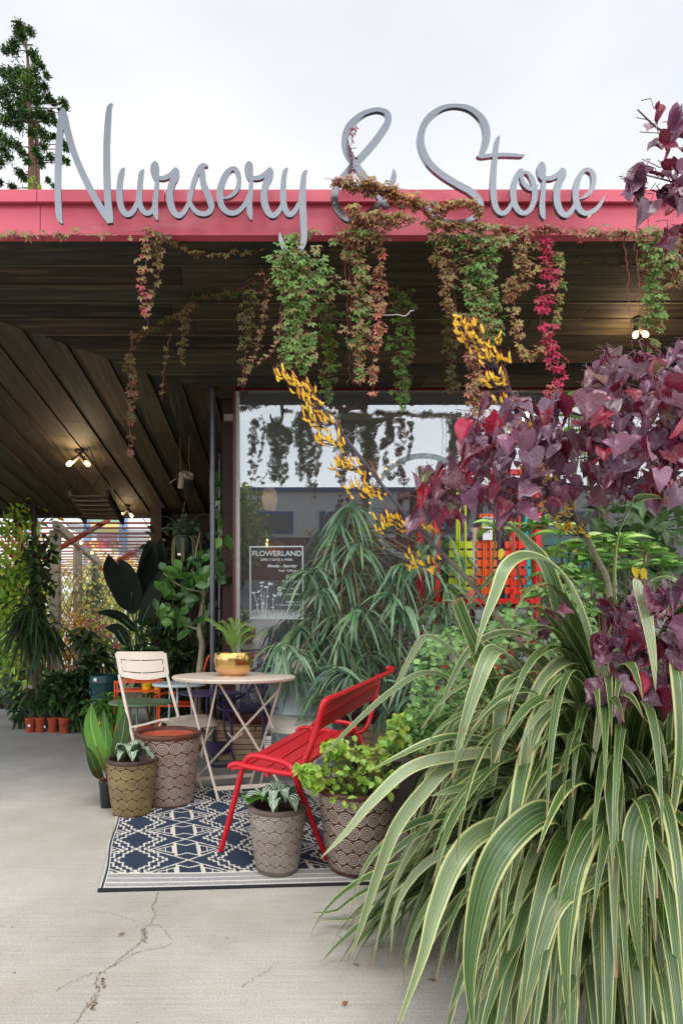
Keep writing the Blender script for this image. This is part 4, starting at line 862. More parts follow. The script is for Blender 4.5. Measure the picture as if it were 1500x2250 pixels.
part('leg', fr2([(576, 1560, 4.12), (579, 1600, 4.12), (576, 1640, 4.12), (570, 1668, 4.12), (560, 1682, 4.12)]), METALP, pc, smooth='all')
part('seat_frame', fr2([(540, 1512, 4.15), (556, 1556, 4.12), (590, 1572, 4.2), (630, 1568, 4.3)]), METALP, pc, smooth='all')
m = MB()
def bw(u, v):
    x = 560+u*88-(1-v)*0+8*v; y = 1462+v*98; return P(x, y, 4.40-.10*v+.06*math.sin(math.pi*u)) 
for i in range(1, 20): m.tube([bw(i/20, j/6) for j in range(0 if 5 < i < 18 else 1, 7)], .0022, 4, C=PUR)
for j in range(1, 20): m.tube([bw(i/6, j/20) for i in range(7)], .0022, 4, C=PUR)
part('woven_back', m, METALP, pc)
m = MB()
def sw(u, v): return P(492+u*120+v*14, 1556-v*14, 4.0+.25*v)-np.array([0, 0, .012*math.sin(math.pi*u)])
for i in range(1, 22): m.tube([sw(i/22, j/4) for j in range(5)], .0024, 4, C=PUR)
for j in range(0, 7): m.tube([sw(i/6, j/6) for i in range(7)], .0024, 4, C=PUR)
part('woven_seat', m, METALP, pc)
# galvanised tub with the ficus
tc_ = np.array([(672-HX)*4.18/F, 4.18, 0]); tub = thing('galvanised_tub', 'pale blue grey galvanised tub holding the long leaved ficus', 'planter', tc_)
m = MB(); zt_ = P(0, 1478, 4.0)[2]*0+.66; m.lathe([(.21, .0), (.235, .02), (.252, .22), (.258, .23), (.256, .245), (.262, .43), (.268, .44), (.266, .455), (.272, .64), (.282, .655), (.282, .67), (.27, .672), (.262, .62), (.0005, .60)], tc_, 48, C=S(160, 172, 182))
part('tub_wall', m, M('galvanised', attr=True, rough=.4, metal=.55, var=.12, vs=7), tub, smooth=True)
# orange shelf, orange chair, yellow and teal pots
os_ = thing('plant_stand', 'orange metal plant stand behind the beige folding chair', 'shelf', G(300, 1640)); d0, d1 = 4.9, 5.15
for x, d in ((252, d0), (350, d0), (258, d1), (345, d1)):
    a = P(x, 1496, d); m = MB(); m.bar([a[0], d, 0], a, .012, .012, C=ORG); part('upright', m, METALP, os_)
for y in (1499, 1519, 1605, 1640):
    m = MB(); z = P(0, y, d0)[2]
    xs_ = [P(252, y, d0)[0], P(350, y, d0)[0]]; m.box(((xs_[0]+xs_[1])/2, (d0+d1)/2, z), (xs_[1]-xs_[0], d1-d0, .014 if y > 1500 else .002), C=ORG) if y > 1500 else None
    if y < 1500:
        for d in (d0, d1): m.bar([xs_[0], d, z], [xs_[1], d, z], .01, .012, C=ORG)
    part('shelf' if y > 1500 else 'top_rail', m, METALP, os_)
oc = thing('metal_armchair', 'orange metal armchair seen between the beige chair and the bistro table', 'chair', G(390, 1640))
def fr3(pts, r=.012): 
    m = MB(); m.tube(crom([P(x, y, d) for x, y, d in pts], 6), r, 8, C=ORG); return m
part('back_frame', fr3([(462, 1440, 5.2), (455, 1450, 5.2), (446, 1490, 5.15), (436, 1530, 5.1), (428, 1545, 5.1)]), METALP, oc, smooth='all')
part('arm', fr3([(338, 1532, 5.0), (352, 1526, 5.0), (368, 1522, 5.0), (400, 1524, 5.05), (438, 1530, 5.1)]), METALP, oc, smooth='all')
part('seat_frame', fr3([(340, 1546, 5.0), (360, 1540, 5.0), (430, 1546, 5.1)]), METALP, oc, smooth='all')
for pts in ([(352, 1540, 5.0), (344, 1600, 5.0), (338, 1645, 5.0)], [(430, 1540, 5.1), (452, 1585, 5.1), (465, 1630, 5.1)]): part('leg', fr3(pts, .010), METALP, oc, smooth='all')
m = MB(); m.bar(P(455, 1455, 5.2), P(434, 1538, 5.1), .10, .008, up=(1, 0, 0), C=ORG); part('back_panel', m, METALP, oc)
m = MB(); m.box(P(392, 1547, 5.05), (.34, .34, .012), C=ORG); part('seat', m, METALP, oc)
def simple_pot(name, lab, c, H_, rt, rb, col, mat=GLAZE, cat='plant pot', grp=None, rim=.01, n=32, ind=S(40, 30, 24)):
    t = thing(name, lab, cat, c, grp); m = MB()
    m.lathe([(rb*.96, 0), (rb, .004), (rt*.95, H_*.86), (rt*.96, H_*.87), (rt, H_*.88), (rt, H_-.003), (rt-.003, H_), (rt-rim, H_), (rt-rim, H_*.9)], c, n, C=col, cap=False); part('pot_wall', m, mat, t, smooth=True)
    m = MB(); m.lathe([(rt-rim, H_*.9), (.0005, H_*.91)], c, 20, C=ind); part('soil', m, SOIL, t); return t
tl = simple_pot('glazed_planter', 'large dark teal glazed planter with a white price sticker, left of the beige chair', P(233, 1400, 5.7)*[1, 1, 0], .60, .165, .13, S(12, 62, 66))
a = P(209, 1494, 5.53); m = MB(); m.box(a, (.03, .002, .03), C=S(230, 232, 235)); part('price_sticker', m, GEN, tl)
m = MB()
for i in range(60):
    an = rng.uniform(2.6, 6.2); z = rng.uniform(.1, .52); r = .13+.035*z/.6+.003; b0 = P(233, 1400, 5.7)*[1, 1, 0]
    o = lambda da, dz2: b0+[r*math.cos(an+da), r*math.sin(an+da), z+dz2]; m.tube([o(-.12, .03), o(0, 0), o(.12, .03)], .0035, 5, C=S(20, 84, 88))
part('relief_pattern', m, GLAZE, tl)
simple_pot('yellow_pot', 'small bright yellow pot on the top shelf of the orange stand', P(322, 1512, 5.0)+[0, 0, -.045], .085, .042, .036, S(240, 200, 20), grp='yellow pots on the orange stand')
simple_pot('yellow_pot', 'bright yellow pot on the orange stand, right of the other yellow pot', P(347, 1512, 5.0)+[0, 0, -.045], .075, .036, .032, S(240, 200, 20), grp='yellow pots on the orange stand')
yp = G(234, 1628); simple_pot('yellow_planter', 'bright yellow planter on the floor between fern and tall corrugated leaves', yp, .21, .085, .07, S(240, 204, 10))
# row of terracotta nursery pots
tcn = []
for i, (x, lab) in enumerate(((67, 'terracotta plastic pot with white sticker, leftmost of the row on the dark floor'), (89, 'terracotta plastic pot second from the left of the row'), (116, 'terracotta plastic pot second from the right of the row'), (142, 'terracotta plastic pot with pale stem plant, rightmost of the row'))):
    c = G(x, 1609 if i < 3 else 1611); H_ = (32+2*(i == 3))*c[1]/F; r = (11.5 if i < 3 else 13.5)*c[1]/F
    p = simple_pot('nursery_pot', lab, c, H_, r, r*.78, S(150, 62, 34), TERRA, grp='terracotta pots in a row at the plant display')
    if i in (0, ): m = MB(); m.box(P(64, 1595, c[1]-r*.97), (.022, .002, .026), C=S(225, 225, 225)); part('price_sticker', m, GEN, p)
    if i == 2: m = MB(); m.box(P(100, 1597, c[1]-r*.8)+[0, -.02, 0], (.012, .002, .026), C=S(225, 225, 235)); part('price_sticker', m, GEN, p)
    m = MB(); s_ = MB()
    for k in range(9):
        a = rng.uniform(0, 6.3); b0 = c+[0, 0, H_*.9]; tp = b0+[.05*math.cos(a), .05*math.sin(a), rng.uniform(.06, .14)]; s_.tube([b0, tp], .003, 5, C=S(70, 100, 40))
        leaf(m, T_OVATE, tp, nrm([math.cos(a)*.7, math.sin(a)*.7, .8]), (0, -.3, 1), rng.uniform(.11, .17), .06, jit(S(62, 104, 40), .3), droop=.35)
    pl = thing('potted_plant', ['dark leafy plant in the stickered terracotta pot', 'broad leaved plant in the second terracotta pot of the row', 'upright leafy plant in the third terracotta pot of the row', 'pale stemmed leafy plant in the rightmost terracotta pot'][i], 'plant', c+[0, 0, H_*.9], 'leafy plants in the terracotta row')
    part('leaves', m, LEAF, pl); part('stems', s_, STEM, pl)
m = MB(); a = P(62, 1527, 6.9); m.box(a, (.125, .02, .24), C=S(160, 150, 138)); m.bar(a*[1, 1, 0], a, .02, .02, C=S(80, 75, 70)); solo('sign_board', m, MATT, 'blank beige board among the dark plants above the terracotta pots', 'board', a*[1, 1, 0])
db = G(56, 1604); m = MB(); b0 = G(56, 1604); b1 = G(200, 1606); m.box(((b0[0]+b1[0])/2-.05, 6.35, .19), (abs(b1[0]-b0[0])+.1, .5, .38), C=S(24, 24, 24)); solo('display_plinth', m, MATT, 'low black display plinth behind the terracotta pot row', 'plinth', b0)
# small black nursery pot with the tall corrugated plant
bp_ = G(237, 1773); bt = simple_pot('nursery_pot', 'small black plastic pot with the tall corrugated leaves, left of the olive pot', bp_, .155, .052, .040, S(26, 30, 34), PLASTIC)
DIMP = M('corrugated_leaf', attr=True, rough=.28, trans=.18, var=.08, vs=12, bump=1.0, bs=20, bd=.006, uvb=side_veins(.8, 15))
tp_ = thing('tall_leaf_plant', 'plant with tall glossy corrugated green leaves in the small black pot', 'plant', bp_+[0, 0, .14])
m = MB(); s_ = MB()
def bigleaf(mb, pts, wmax, side, c, prof=None, keel=.12):
    q = crom(pts, 5); k = len(q); f = np.linspace(0, 1, k); w_ = wmax*(np.sin(np.pi*np.clip(f*.95+.05, 0, 1)**.8)**.8 if prof is None else prof(f)); w_[0] *= .3; w_[-1] = .002
    mb.ribbon(q, w_, side, c, keel=keel)
b0 = bp_+[0, 0, .13]
for pts, wd, cc, sd in (([(232, 1695, 3.24), (212, 1640, 3.25), (200, 1590, 3.27), (202, 1545, 3.3)], .085, S(108, 168, 62), (1, .3, 0)),
                    ([(250, 1680, 3.36), (262, 1630, 3.36), (268, 1580, 3.36), (262, 1533, 3.33)], .075, S(96, 158, 66), (.8, -.5, 0)),
                    ([(255, 1700, 3.26), (262, 1650, 3.24), (272, 1600, 3.25), (274, 1562, 3.28)], .080, S(52, 72, 36), (1, -.1, 0)),
                    ([(228, 1710, 3.27), (205, 1670, 3.26), (185, 1620, 3.28), (174, 1578, 3.32)], .030, S(64, 110, 52), (.5, 1, .2)),
                    ([(240, 1705, 3.3), (235, 1650, 3.38), (232, 1610, 3.45), (228, 1560, 3.5)], .07, S(84, 140, 56), (1, 0, 0)),
                    ([(222, 1712, 3.25), (210, 1690, 3.2), (198, 1660, 3.18), (190, 1640, 3.2)], .05, S(58, 84, 40), (1, .6, 0))):
    pp = [P(*q) for q in pts]; bigleaf(m, pp, wd*1.18, np.array(sd, float), cc); s_.tube(crom([b0, (b0+pp[0])/2+[0, 0, .01], pp[0], pp[1]], 4), .0042, 6, C=S(120, 60, 50))
part('leaf_blade', m, DIMP, tp_, smooth='all'); part('stalk', s_, STEM, tp_)
m = MB()
for i in range(40): a = rng.uniform(0, 6.3); b1 = bp_+[.035*math.cos(a), .035*math.sin(a), .145]; m.tube([b1, b1+[rng.normal(0, .02), rng.normal(0, .02), .012]], .0015, 4, C=S(180, 150, 100))
part('straw', m, STEM, tp_)
# zebra plants
ZEB = M('zebra_leaf', attr=True, rough=.32, trans=.1, bump=.3, bs=30, bd=.004)
t = ZEB.node_tree; N = t.nodes.new; LK = t.links.new; b_ = [n for n in t.nodes if n.type == 'BSDF_PRINCIPLED'][0]
old = b_.inputs['Base Color'].links[0].from_socket; mx = N('ShaderNodeMix'); mx.data_type = 'RGBA'; LK(side_veins(.9, 5.5, .70)(t, N, LK), mx.inputs[0]); LK(old, mx.inputs[6]); mx.inputs[7].default_value = (*S(214, 226, 206), 1); LK(mx.outputs[2], b_.inputs['Base Color'])
def zebra(lab, c, zt, n, L, spread, seed):
    r0 = np.random.default_rng(seed); p = thing('zebra_plant', lab, 'plant', c+[0, 0, zt-.02], 'striped zebra plants'); m = MB(); s_ = MB(); ctr = c+[0, 0, zt-.01]
    for i in range(n):
        a = 2*math.pi*i/n*2.4+r0.uniform(-.3, .3); tier = i/n; L_ = L*(1-.45*tier)*r0.uniform(.8, 1.1); o = np.array([math.cos(a), math.sin(a), 0]); el = .15+.75*tier
        q = [ctr+[0, 0, .02+.03*tier], ctr+o*L_*.35+[0, 0, .03+.05*tier+L_*.2*el], ctr+o*L_*.75*(1-.3*tier)+[0, 0, .03+.05*tier+L_*.30*el], ctr+o*L_*spread*(1-.35*tier)+[0, 0, .01+.04*tier+L_*(.25*el-.12)]]
        bigleaf(m, q, .50*L_, np.cross(o, (0, 0, 1.)), jit(S(24, 76, 34), .2), keel=.15); s_.tube([ctr-[0, 0, .03], q[0], q[1]], .003, 5, C=S(90, 120, 60))
    part('leaf_blade', m, ZEB, p, smooth='all'); part('stem', s_, STEM, p)
    return p
zebra('white striped zebra plant in the olive brown ringed pot', gB, .305, 15, .165, .95, 3)
zp = zebra('white striped zebra plant in the small greyish ringed pot', gD, .262, 17, .165, 1.0, 5)
m = MB(); a = P(553, 1768, 2.33); bigleaf(m, [gD+[-.02, -.01, .27], gD+[-.06, -.03, .31], P(548, 1762, 2.35), P(529, 1745, 2.34)], .05, (.3, 1, .3), S(96, 150, 60)); part('young_leaf', m, LEAFG, zp, smooth='all')

# ---------------------------------------------------------------- bulbs, hanging things
def bulb_fixture(lab, px, py, d, dirs, s=1.0, power=0, grp='twin bulb lamps on the soffit'):
    top = P(px, py, d); top[2] = zs(d) if d < 7.3 else top[2]; t = thing('twin_bulb_lamp', lab, 'lamp', top, grp)
    m = MB(); m.tube([top, top+[0, 0, -.02*s]], .045*s, 16, C=S(25, 22, 20)); m.tube([top+[0, 0, -.02*s], top+[0, 0, -.06*s]], .018*s, 10, C=S(30, 26, 24)); part('ceiling_plate', m, PLASTIC, t, smooth=True)
    j = top+[0, 0, -.05*s]
    for dv in dirs:
        dv = nrm(dv); m = MB(); m.tube([j, j+dv*.05*s, j+dv*.10*s], [.017*s, .02*s, .024*s], 12, C=S(48, 44, 42)); part('lamp_holder', m, PLASTIC, t, smooth=True)
        m = MB(); cb_ = j+dv*.130*s
        pts = [cb_+dv*v*s for v in (-.034, -.02, 0, .015, .028, .033)]; m.tube(pts, np.array([.012, .018, .024, .022, .014, .002])*s, 14); part('bulb', m, BULBW, t, smooth='all')
    if power:
        l = bpy.data.lights.new('bulb_light', 'POINT'); l.energy = power; l.color = (1, .72, .42); l.shadow_soft_size = .06; lo = bpy.data.objects.new('bulb_light', l); COL.objects.link(lo); lo.parent = t; lo.location = (0, -.02, -.17*s)
    return t
bulb_fixture('twin bulb lamp glowing on the plank soffit above the hanging ladder', 175, 996, 5.55, [(-.8, -.2, -.75), (.75, -.3, -.8)], 1.0, 9)
bulb_fixture('twin bulb lamp glowing at the far edge of the plank soffit', 280, 1118, 7.0, [(-.8, -.2, -.75), (.6, -.3, -.9)], .8, 4)
bulb_fixture('twin bulb lamp glowing under the soffit on the right beside the green creeper', 1397, 700, 3.72, [(-.25, -.3, -1), (.6, -.2, -.95)], .72, 5)
def string_bulb(lab, p, drop=.05, cordto=None):
    t = thing('string_light', lab, 'lamp', p, 'bulbs on the light string'); m = MB(); m.tube([p+[0, 0, drop], p+[0, 0, .02]], .008, 8, C=S(30, 30, 30)); part('lamp_holder', m, PLASTIC, t)
    m = MB(); m.lathe([(.0005, -.032), (.016, -.026), (.023, -.008), (.016, .014), (.009, .024)], p, 14); part('bulb', m, BULB, t, smooth=True)
a = [P(5, 1093, 7.2), P(37, 1120, 7.5), P(128, 1145, 8.4), P(178, 1192, 9.6), P(202, 1214, 10.6)]
for i, p in enumerate(a): string_bulb(['warm string bulb at the far left under the soffit edge', 'warm string bulb hanging over the vine covered post', 'warm string bulb near the first pergola post', 'warm string bulb between the pergola posts', 'warm string bulb furthest along the pergola beam'][i], p)
string_bulb('warm string bulb hanging before the pergola right of the ladder', P(333, 1183, 7.6), .14)
m = MB(); m.tube(crom([q+[0, 0, .05] for q in a], 5), .005, 5, C=S(30, 30, 30)); m.tube(crom([P(312, 1133, 7.2), P(325, 1158, 7.4), P(333, 1165, 7.6), P(346, 1180, 7.9)], 5), .005, 5, C=S(40, 30, 26)); solo('light_cord', m, PLASTIC, 'black cord carrying the string bulbs along the pergola', 'cord', a[0])
# ladder hung flat
ld = thing('hanging_ladder', 'dark wooden ladder hung level from the soffit by wires', 'ladder', P(207, 1110, 5.6)); LC = S(34, 26, 20)
r0a, r0b = P(147, 1084, 5.35), P(188, 1144, 6.1); r1a, r1b = P(236, 1084, 5.35), P(270, 1146, 6.1)
for a, b in ((r0a, r0b), (r1a, r1b)): m = MB(); m.bar(a, b, .03, .07, C=LC); part('rail', m, MATT, ld)
for k in range(6):
    f = .12+.155*k; m = MB(); m.tube([r0a*(1-f)+r0b*f, r1a*(1-f)+r1b*f], .013, 8, C=LC); part('rung', m, MATT, ld)
for a, b in ((r0a*.8+r0b*.2, P(193, 1026, 5.5)), (r1a*.8+r1b*.2, P(196, 1026, 5.5)), (r0a*.3+r0b*.7, P(233, 1072, 5.9)), (r1a*.3+r1b*.7, P(233, 1072, 5.9))):
    b = b.copy(); b[2] = zs(b[1]); m = MB(); m.tube([a+[0, 0, .03], b], .004, 5, C=S(30, 28, 28)); part('wire', m, DARKMETAL, ld)
for a in (r0b, r1b, r0a*.4+r0b*.6): m = MB(); m.tube([a+[0, 0, -.03], a+[0, 0, -.08], a+[.03, 0, -.09]], .004, 5, C=S(40, 38, 38)); part('hook', m, DARKMETAL, ld)
# hanging green basket
hb = P(404, 1198, 5.05); hp = thing('hanging_basket', 'dark green plastic hanging pot with white label by the steel post', 'plant pot', hb+[0, 0, -.06])
r = 20*5.05/F; H_ = .145; c = hb+[0, 0, -.07]
m = MB(); m.lathe([(.0005, 0), (r*.72, 0), (r*.76, .008), (r*.98, H_*.9), (r*1.06, H_*.92), (r*1.08, H_), (r*.98, H_), (r*.9, H_*.9)], c, 28, C=S(22, 50, 46)); part('pot_wall', m, PLASTIC, hp, smooth=True)
m = MB(); m.box(P(394, 1218, 5.05-r*.82), (.034, .002, .022), C=S(225, 225, 225)); part('label', m, GEN, hp)
tp = P(411, 1080, 5.05)
for a in range(3): 
    m = MB(); o = c+[r*1.04*math.cos(a*2.1), r*1.04*math.sin(a*2.1), H_]; m.tube([o, tp], .002, 4, C=S(40, 40, 40)); part('hanger_wire', m, DARKMETAL, hp)
m = MB(); t2 = tp.copy(); t2[2] = zs(5.05); m.tube([tp, t2], .003, 4, C=S(60, 60, 60)); part('hanger_wire', m, DARKMETAL, hp)
st2 = thing('staghorn_fern', 'grey green antler shaped fern spilling over the hanging pot', 'plant', c+[0, 0, H_]); m = MB(); s_ = MB()
for i in range(34):
    a = rng.uniform(0, 6.3); L = rng.uniform(.10, .30); o = np.array([math.cos(a), math.sin(a), 0]); b0 = c+[0, 0, H_]; up = rng.uniform(.2, 1.0)
    q = [b0, b0+o*L*.3+[0, 0, L*.5*up], b0+o*L*.7+[0, 0, L*.7*up], b0+o*L+[0, 0, L*(.9*up-.3)]]
    k = len(crom(q, 4)); m.ribbon(crom(q, 4), np.interp(np.linspace(0, 1, k), [0, .4, .8, 1], [.012, .03, .05, .004]), np.cross(o, (0, 0, 1.))+rv(.2), jit(S(84, 104, 82), .25), keel=.1)
for i in range(10):
    x = rng.uniform(-.09, .09); b0 = c+[x, -.05, H_]; s_.tube(crom([b0, b0+[x*.8, -.03, -.05], b0+[x*1.1, -.02, -rng.uniform(.15, .34)]], 5), [.006]*10+[.003], 5, C=jit(S(96, 92, 60), .2))
part('frond', m, LEAF, st2); part('aerial_root', s_, STEM, st2)
# driftwood bundle on a cord
dw = P(405, 1060, 5.3); dt = thing('hanging_driftwood', 'bundle of pale driftwood sticks hanging on cords from the soffit', 'ornament', dw); m = MB()
for pts, r in (([(401, 1040), (399, 1055), (397, 1072)], .028), ([(404, 1040), (412, 1048), (422, 1050)], .022), ([(396, 1042), (405, 1038), (418, 1042), (424, 1046)], .018), ([(388, 1052), (380, 1056), (372, 1062)], .004)):
    m.tube(crom([P(x, y, 5.3+rng.uniform(-.03, .03)) for x, y in pts], 4), r, 9, C=S(150, 138, 120))
part('stick', m, BARK, dt); m = MB()
for x0 in (399, 418): 
    q = P(404, 910, 5.3); q[2] = zs(5.3); m.tube(crom([P(x0, 1044, 5.3), P(x0-3, 1000, 5.3), P(x0-2, 950, 5.3), q], 5), .005, 5, C=S(110, 72, 40))
m.tube([P(405, 1072, 5.3), P(408, 1100, 5.3), P(411, 1080, 5.2)], .003, 4, C=S(50, 50, 50)); part('cord', m, STEM, dt)
# bent white wire between the creepers
m = MB(); m.tube(crom([P(798, 690, 3.15), P(850, 692, 3.12), P(872, 691, 3.1), P(888, 694, 3.1), P(896, 690, 3.1), P(901, 683, 3.1), P(909, 682, 3.1)], 5), .0022, 6, C=S(225, 225, 220)); solo('white_wire', m, GEN, 'short bent white wire sticking out between the hanging creepers', 'wire', P(798, 690, 3.15))

# ---------------------------------------------------------------- red rack with folded chairs
RK = S(206, 12, 16); dk = 4.05; rk = thing('display_rack', 'tall bright red metal rack with folded garden chairs in front of the window', 'rack', [P(955, 0, dk)[0], dk, 0])
def zz(y, d=dk): return P(0, y, d)[2]
X0, X1 = P(959, 0, dk)[0], P(1180, 0, dk)[0]
for x in (X0, X1):
    for d in (dk, dk+.42):
        m = MB(); m.bar([x, d, 0], [x, d, zz(1035)], .04, .04, C=RK); part('upright', m, METALP, rk)
for z in (zz(1038), zz(1322)):
    for d in (dk, dk+.42): m = MB(); m.bar([X0+.02, d, z], [X1-.02, d, z], .035, .036, C=RK); part('cross_rail', m, METALP, rk)
    for x in (X0, X1): m = MB(); m.bar([x, dk+.02, z], [x, dk+.40, z], .033, .036, C=RK); part('side_rail', m, METALP, rk)
m = MB(); m.box(((X0+X1)/2, dk+.21, zz(1322)+.02), (X1-X0-.05, .36, .008), C=RK); part('bottom_shelf', m, METALP, rk)
LIME, BG, OR2, PR2, RD2, TQ, YG = S(196, 212, 16), S(222, 208, 192), S(232, 92, 18), S(66, 50, 84), S(236, 62, 30), S(48, 188, 198), S(150, 190, 60)
for i, (x0, x1, colr, ntop, lab, j) in enumerate(((990, 1033, LIME, 1040, 'lime green folded slatted chair, leftmost on the red rack', 0), (1032, 1052, BG, 1160, 'beige folded slatted chair between the lime and orange ones', 1), (1051, 1086, OR2, 1130, 'orange folded slatted chair in the middle of the red rack', 0),
        (1085, 1114, PR2, 1060, 'dark purple folded slatted chair beside the orange one', 1), (1113, 1150, RD2, 1050, 'orange red folded slatted chair on the right of the rack', 0), (1148, 1162, TQ, 1040, 'turquoise folded slatted chair, rightmost on the red rack', 1))):
    t = thing('folded_chair', lab, 'chair', P((x0+x1)/2, 1310, dk+.1), 'folded garden chairs on the red rack'); d = dk+.04+.05*j+.01*i
    m = MB(); y = 1190
    n = 0
    while y < 1300:
        a, b = P(x0, y, d), P(x1, y+15, d); m.box(((a[0]+b[0])/2, d, (a[2]+b[2])/2), (b[0]-a[0]+.03, .012, a[2]-b[2]), C=colr); y += 20; n += 1
    part('slats', m, METALP, t)
    for f in (.3, .42, .8):
        x = x0+(x1-x0)*f; m = MB(); m.bar(P(x-2, 1318, d-.014), P(x+2 if f < .5 else x-3, max(ntop, 1035), d-.02), .009, .022, up=(0, 1, 0), C=colr); part('folded_leg', m, METALP, t)
    m = MB(); a, b = P(x0+2, ntop+4, d), P(x1-1, ntop+4, d); m.bar(a, b, .012, .03, C=colr); m.bar(a+[0, 0, -.09], b+[0, 0, -.09], .012, .03, C=colr); part('top_slats', m, METALP, t)
    m = MB(); m.box(P((x0+x1)/2, 1271, d-.03), (.02, .02, .02), C=S(150, 150, 150)); part('hinge', m, METALP, t)
m = MB(); a = P(1071, 1161, dk-.01); m.box(a, (.068, .003, .165), C=S(225, 225, 228)); m.box(a+[0, -.002, .068], (.06, .002, .02), C=S(120, 128, 140))
for i in range(4):
    for j in range(2):
        q = a+[-.010+.02*j, -.0025, .035-.021*i]; cc = [S(130, 130, 130), S(40, 60, 70), S(30, 60, 60), S(30, 40, 60), S(200, 60, 60), S(190, 40, 50), S(90, 100, 60), S(40, 44, 60)][i*2+j]
        m.add([q+[.006*math.cos(k*math.pi/5), 0, .006*math.sin(k*math.pi/5)] for k in range(10)], [tuple(range(10))], cc)
solo('swatch_card', m, GEN, 'white colour swatch card hanging in front of the orange folded chair', 'tag', a)
m = MB(); a = P(1033, 1306, dk-.03); m.poly([(a[0]-.028, a[2]+.03), (a[0]+.028, a[2]+.03), (a[0]+.03, a[2]-.005), (a[0], a[2]-.035), (a[0]-.03, a[2]-.005)], a[1]-.002, a[1]+.002, S(226, 92, 96)); solo('heart_tag', m, GEN, 'small pink shield shaped tag at the bottom of the red rack', 'tag', a)
m = MB(); a = P(1240, 1210, 4.3)
for i in range(5): m.box(a+[.0, 0, .14-.07*i], (.34, .02, .055), C=S(6, 92, 92))
for s in (-1, 1): m.bar(a+[s*.17, 0, -1.05], a+[s*.17, 0, .2], .02, .03, C=S(6, 92, 92))
solo('teal_bench_back', m, METALP, 'dark teal slatted bench back right of the red rack', 'bench', a*[1, 1, 0])

# ---------------------------------------------------------------- inside the shop
sh = thing('shop_shelf', 'low dark shelf with books and boxes just inside the window', 'shelf', (.3, 5.0, .13))
m = MB(); zsh = P(0, 1462, 4.95)[2]
m.box((.55, 5.05, zsh), (1.5, .3, .025), C=S(60, 40, 30)); part('shelf_board', m, MATT, sh)
for x in (-.15, 1.25): m = MB(); m.box((x, 5.05, (zsh+.13)/2), (.03, .28, zsh-.13), C=S(60, 40, 30)); part('side_panel', m, MATT, sh)
for i, (px, w_, h_, cc, lab) in enumerate(((572, 26, 30, S(190, 205, 225), 'pale blue box standing on the shelf inside the window'), (620, 26, 36, S(70, 90, 130), 'blue covered book standing on the shelf inside the window'), (655, 24, 40, S(220, 216, 205), 'white card standing on the shelf by the ficus leaves'), (590, 16, 22, S(160, 120, 90), 'small tan box on the shelf inside the window'))):
    a = P(px, 1462, 4.95); b = w_*4.95/F; h = h_*4.95/F; m = MB(); m.box((a[0], 4.96, zsh+.0125+h/2), (b, .03, h), rz=.15*(i-1), C=cc); m.box((a[0], 4.942, zsh+.0125+h*.6), (b*.7, .004, h*.3), rz=.15*(i-1), C=mixc(cc, (.02, .02, .05), .5)); solo('boxed_item', m, GEN, lab, 'box', a, 'things on the shop shelf')
def pendant(lab, px, py, d, r, H_, col, mat, em=False):
    p = P(px, py, d); t = thing('pendant_lamp', lab, 'lamp', p, 'pendant lamps inside the shop'); m = MB(); m.lathe([(.02, H_), (r*.5, H_*.93), (r*.9, H_*.6), (r, H_*.3), (r*.85, .03), (r*.7, 0)], p, 28, C=col); part('lamp_shade', m, mat, t, smooth=True)
    m = MB(); m.tube([p+[0, 0, H_], [p[0], p[1], 2.75]], .004, 5, C=S(60, 60, 60)); part('cord', m, GEN, t)
    m = MB(); m.tube([p+[0, 0, H_*.2], p+[0, 0, H_*.55]], .014, 8); part('bulb', m, BULB, t)
FROST = M('frosted_glass', S(190, 195, 200), rough=.35, trans=.5, bump=.6, bs=35, bd=.01)
pendant('frosted bobbled glass pendant lamp inside the window', 592, 1118, 5.4, .075, .25, S(200, 200, 200), FROST)
pendant('copper cone pendant lamp glowing low inside behind the hours panel', 603, 1210, 6.2, .11, .11, S(190, 90, 40), METALP)
pendant('narrow glass pendant lamp inside, left of the bobbled one', 601, 1122, 6.6, .03, .08, S(200, 200, 200), FROST)
t = thing('fairy_lights', 'string of small warm bulbs inside the shop around the frosted circle', 'lamp', P(850, 1050, 5.6)); m = MB(); b = MB()
pp = [P(x, y, 5.6+rng.uniform(-.1, .5)) for x, y in ((813, 1040), (812, 1105), (812, 1127), (835, 1047), (848, 1030), (866, 1015), (884, 1005), (965, 1000), (998, 1020), (1005, 1060), (843, 1204), (838, 1185), (587, 1187), (586, 1200), (586, 1195))]
for q in pp:
    for k in range(1): b.lathe([(.0005, -.014), (.011, 0), (.0005, .014)], q, 8)
m.tube(crom([q+[0, 0, .015] for q in pp[2:10]], 4), .003, 4, C=S(20, 20, 20)); part('bulb_row', b, BULB, t, smooth=True); part('cord', m, PLASTIC, t)
sh2 = thing('shop_counter', 'dark wooden counter and shelving deep inside the shop', 'counter', (2.2, 6.5, .13)); m = MB(); m.box((2.0, 6.6, .55), (3.2, .5, .84), C=S(66, 40, 28))
part('counter_body', m, MATT, sh2)
for z in (1.35, 1.75, 2.15): m = MB(); m.box((2.0, 7.1, z), (3.2, .3, .03), C=S(70, 46, 34)); part('shelf_board', m, MATT, sh2)
for i in range(16):
    z = [1.365, 1.765, 2.165, .97][i % 4]; x = rng.uniform(.5, 3.5); y = 7.08 if i % 4 < 3 else 6.6; h = rng.uniform(.08, .2); r = rng.uniform(.03, .07); m = MB(); cc = jit([S(180, 170, 150), S(120, 60, 40), S(60, 90, 80), S(200, 190, 60), S(90, 70, 60)][rng.integers(5)], .2)
    m.lathe([(.0005, 0), (r*.7, 0), (r, h*.6), (r*.8, h), (r*.7, h*.95), (.0005, h*.9)], (x, y, z), 14, C=cc); solo('shop_vase', m, GLAZE, 'small vase or pot among the dim stock inside the shop', 'vase', (x, y, z), 'pots on the shelves inside the shop', smooth=True)
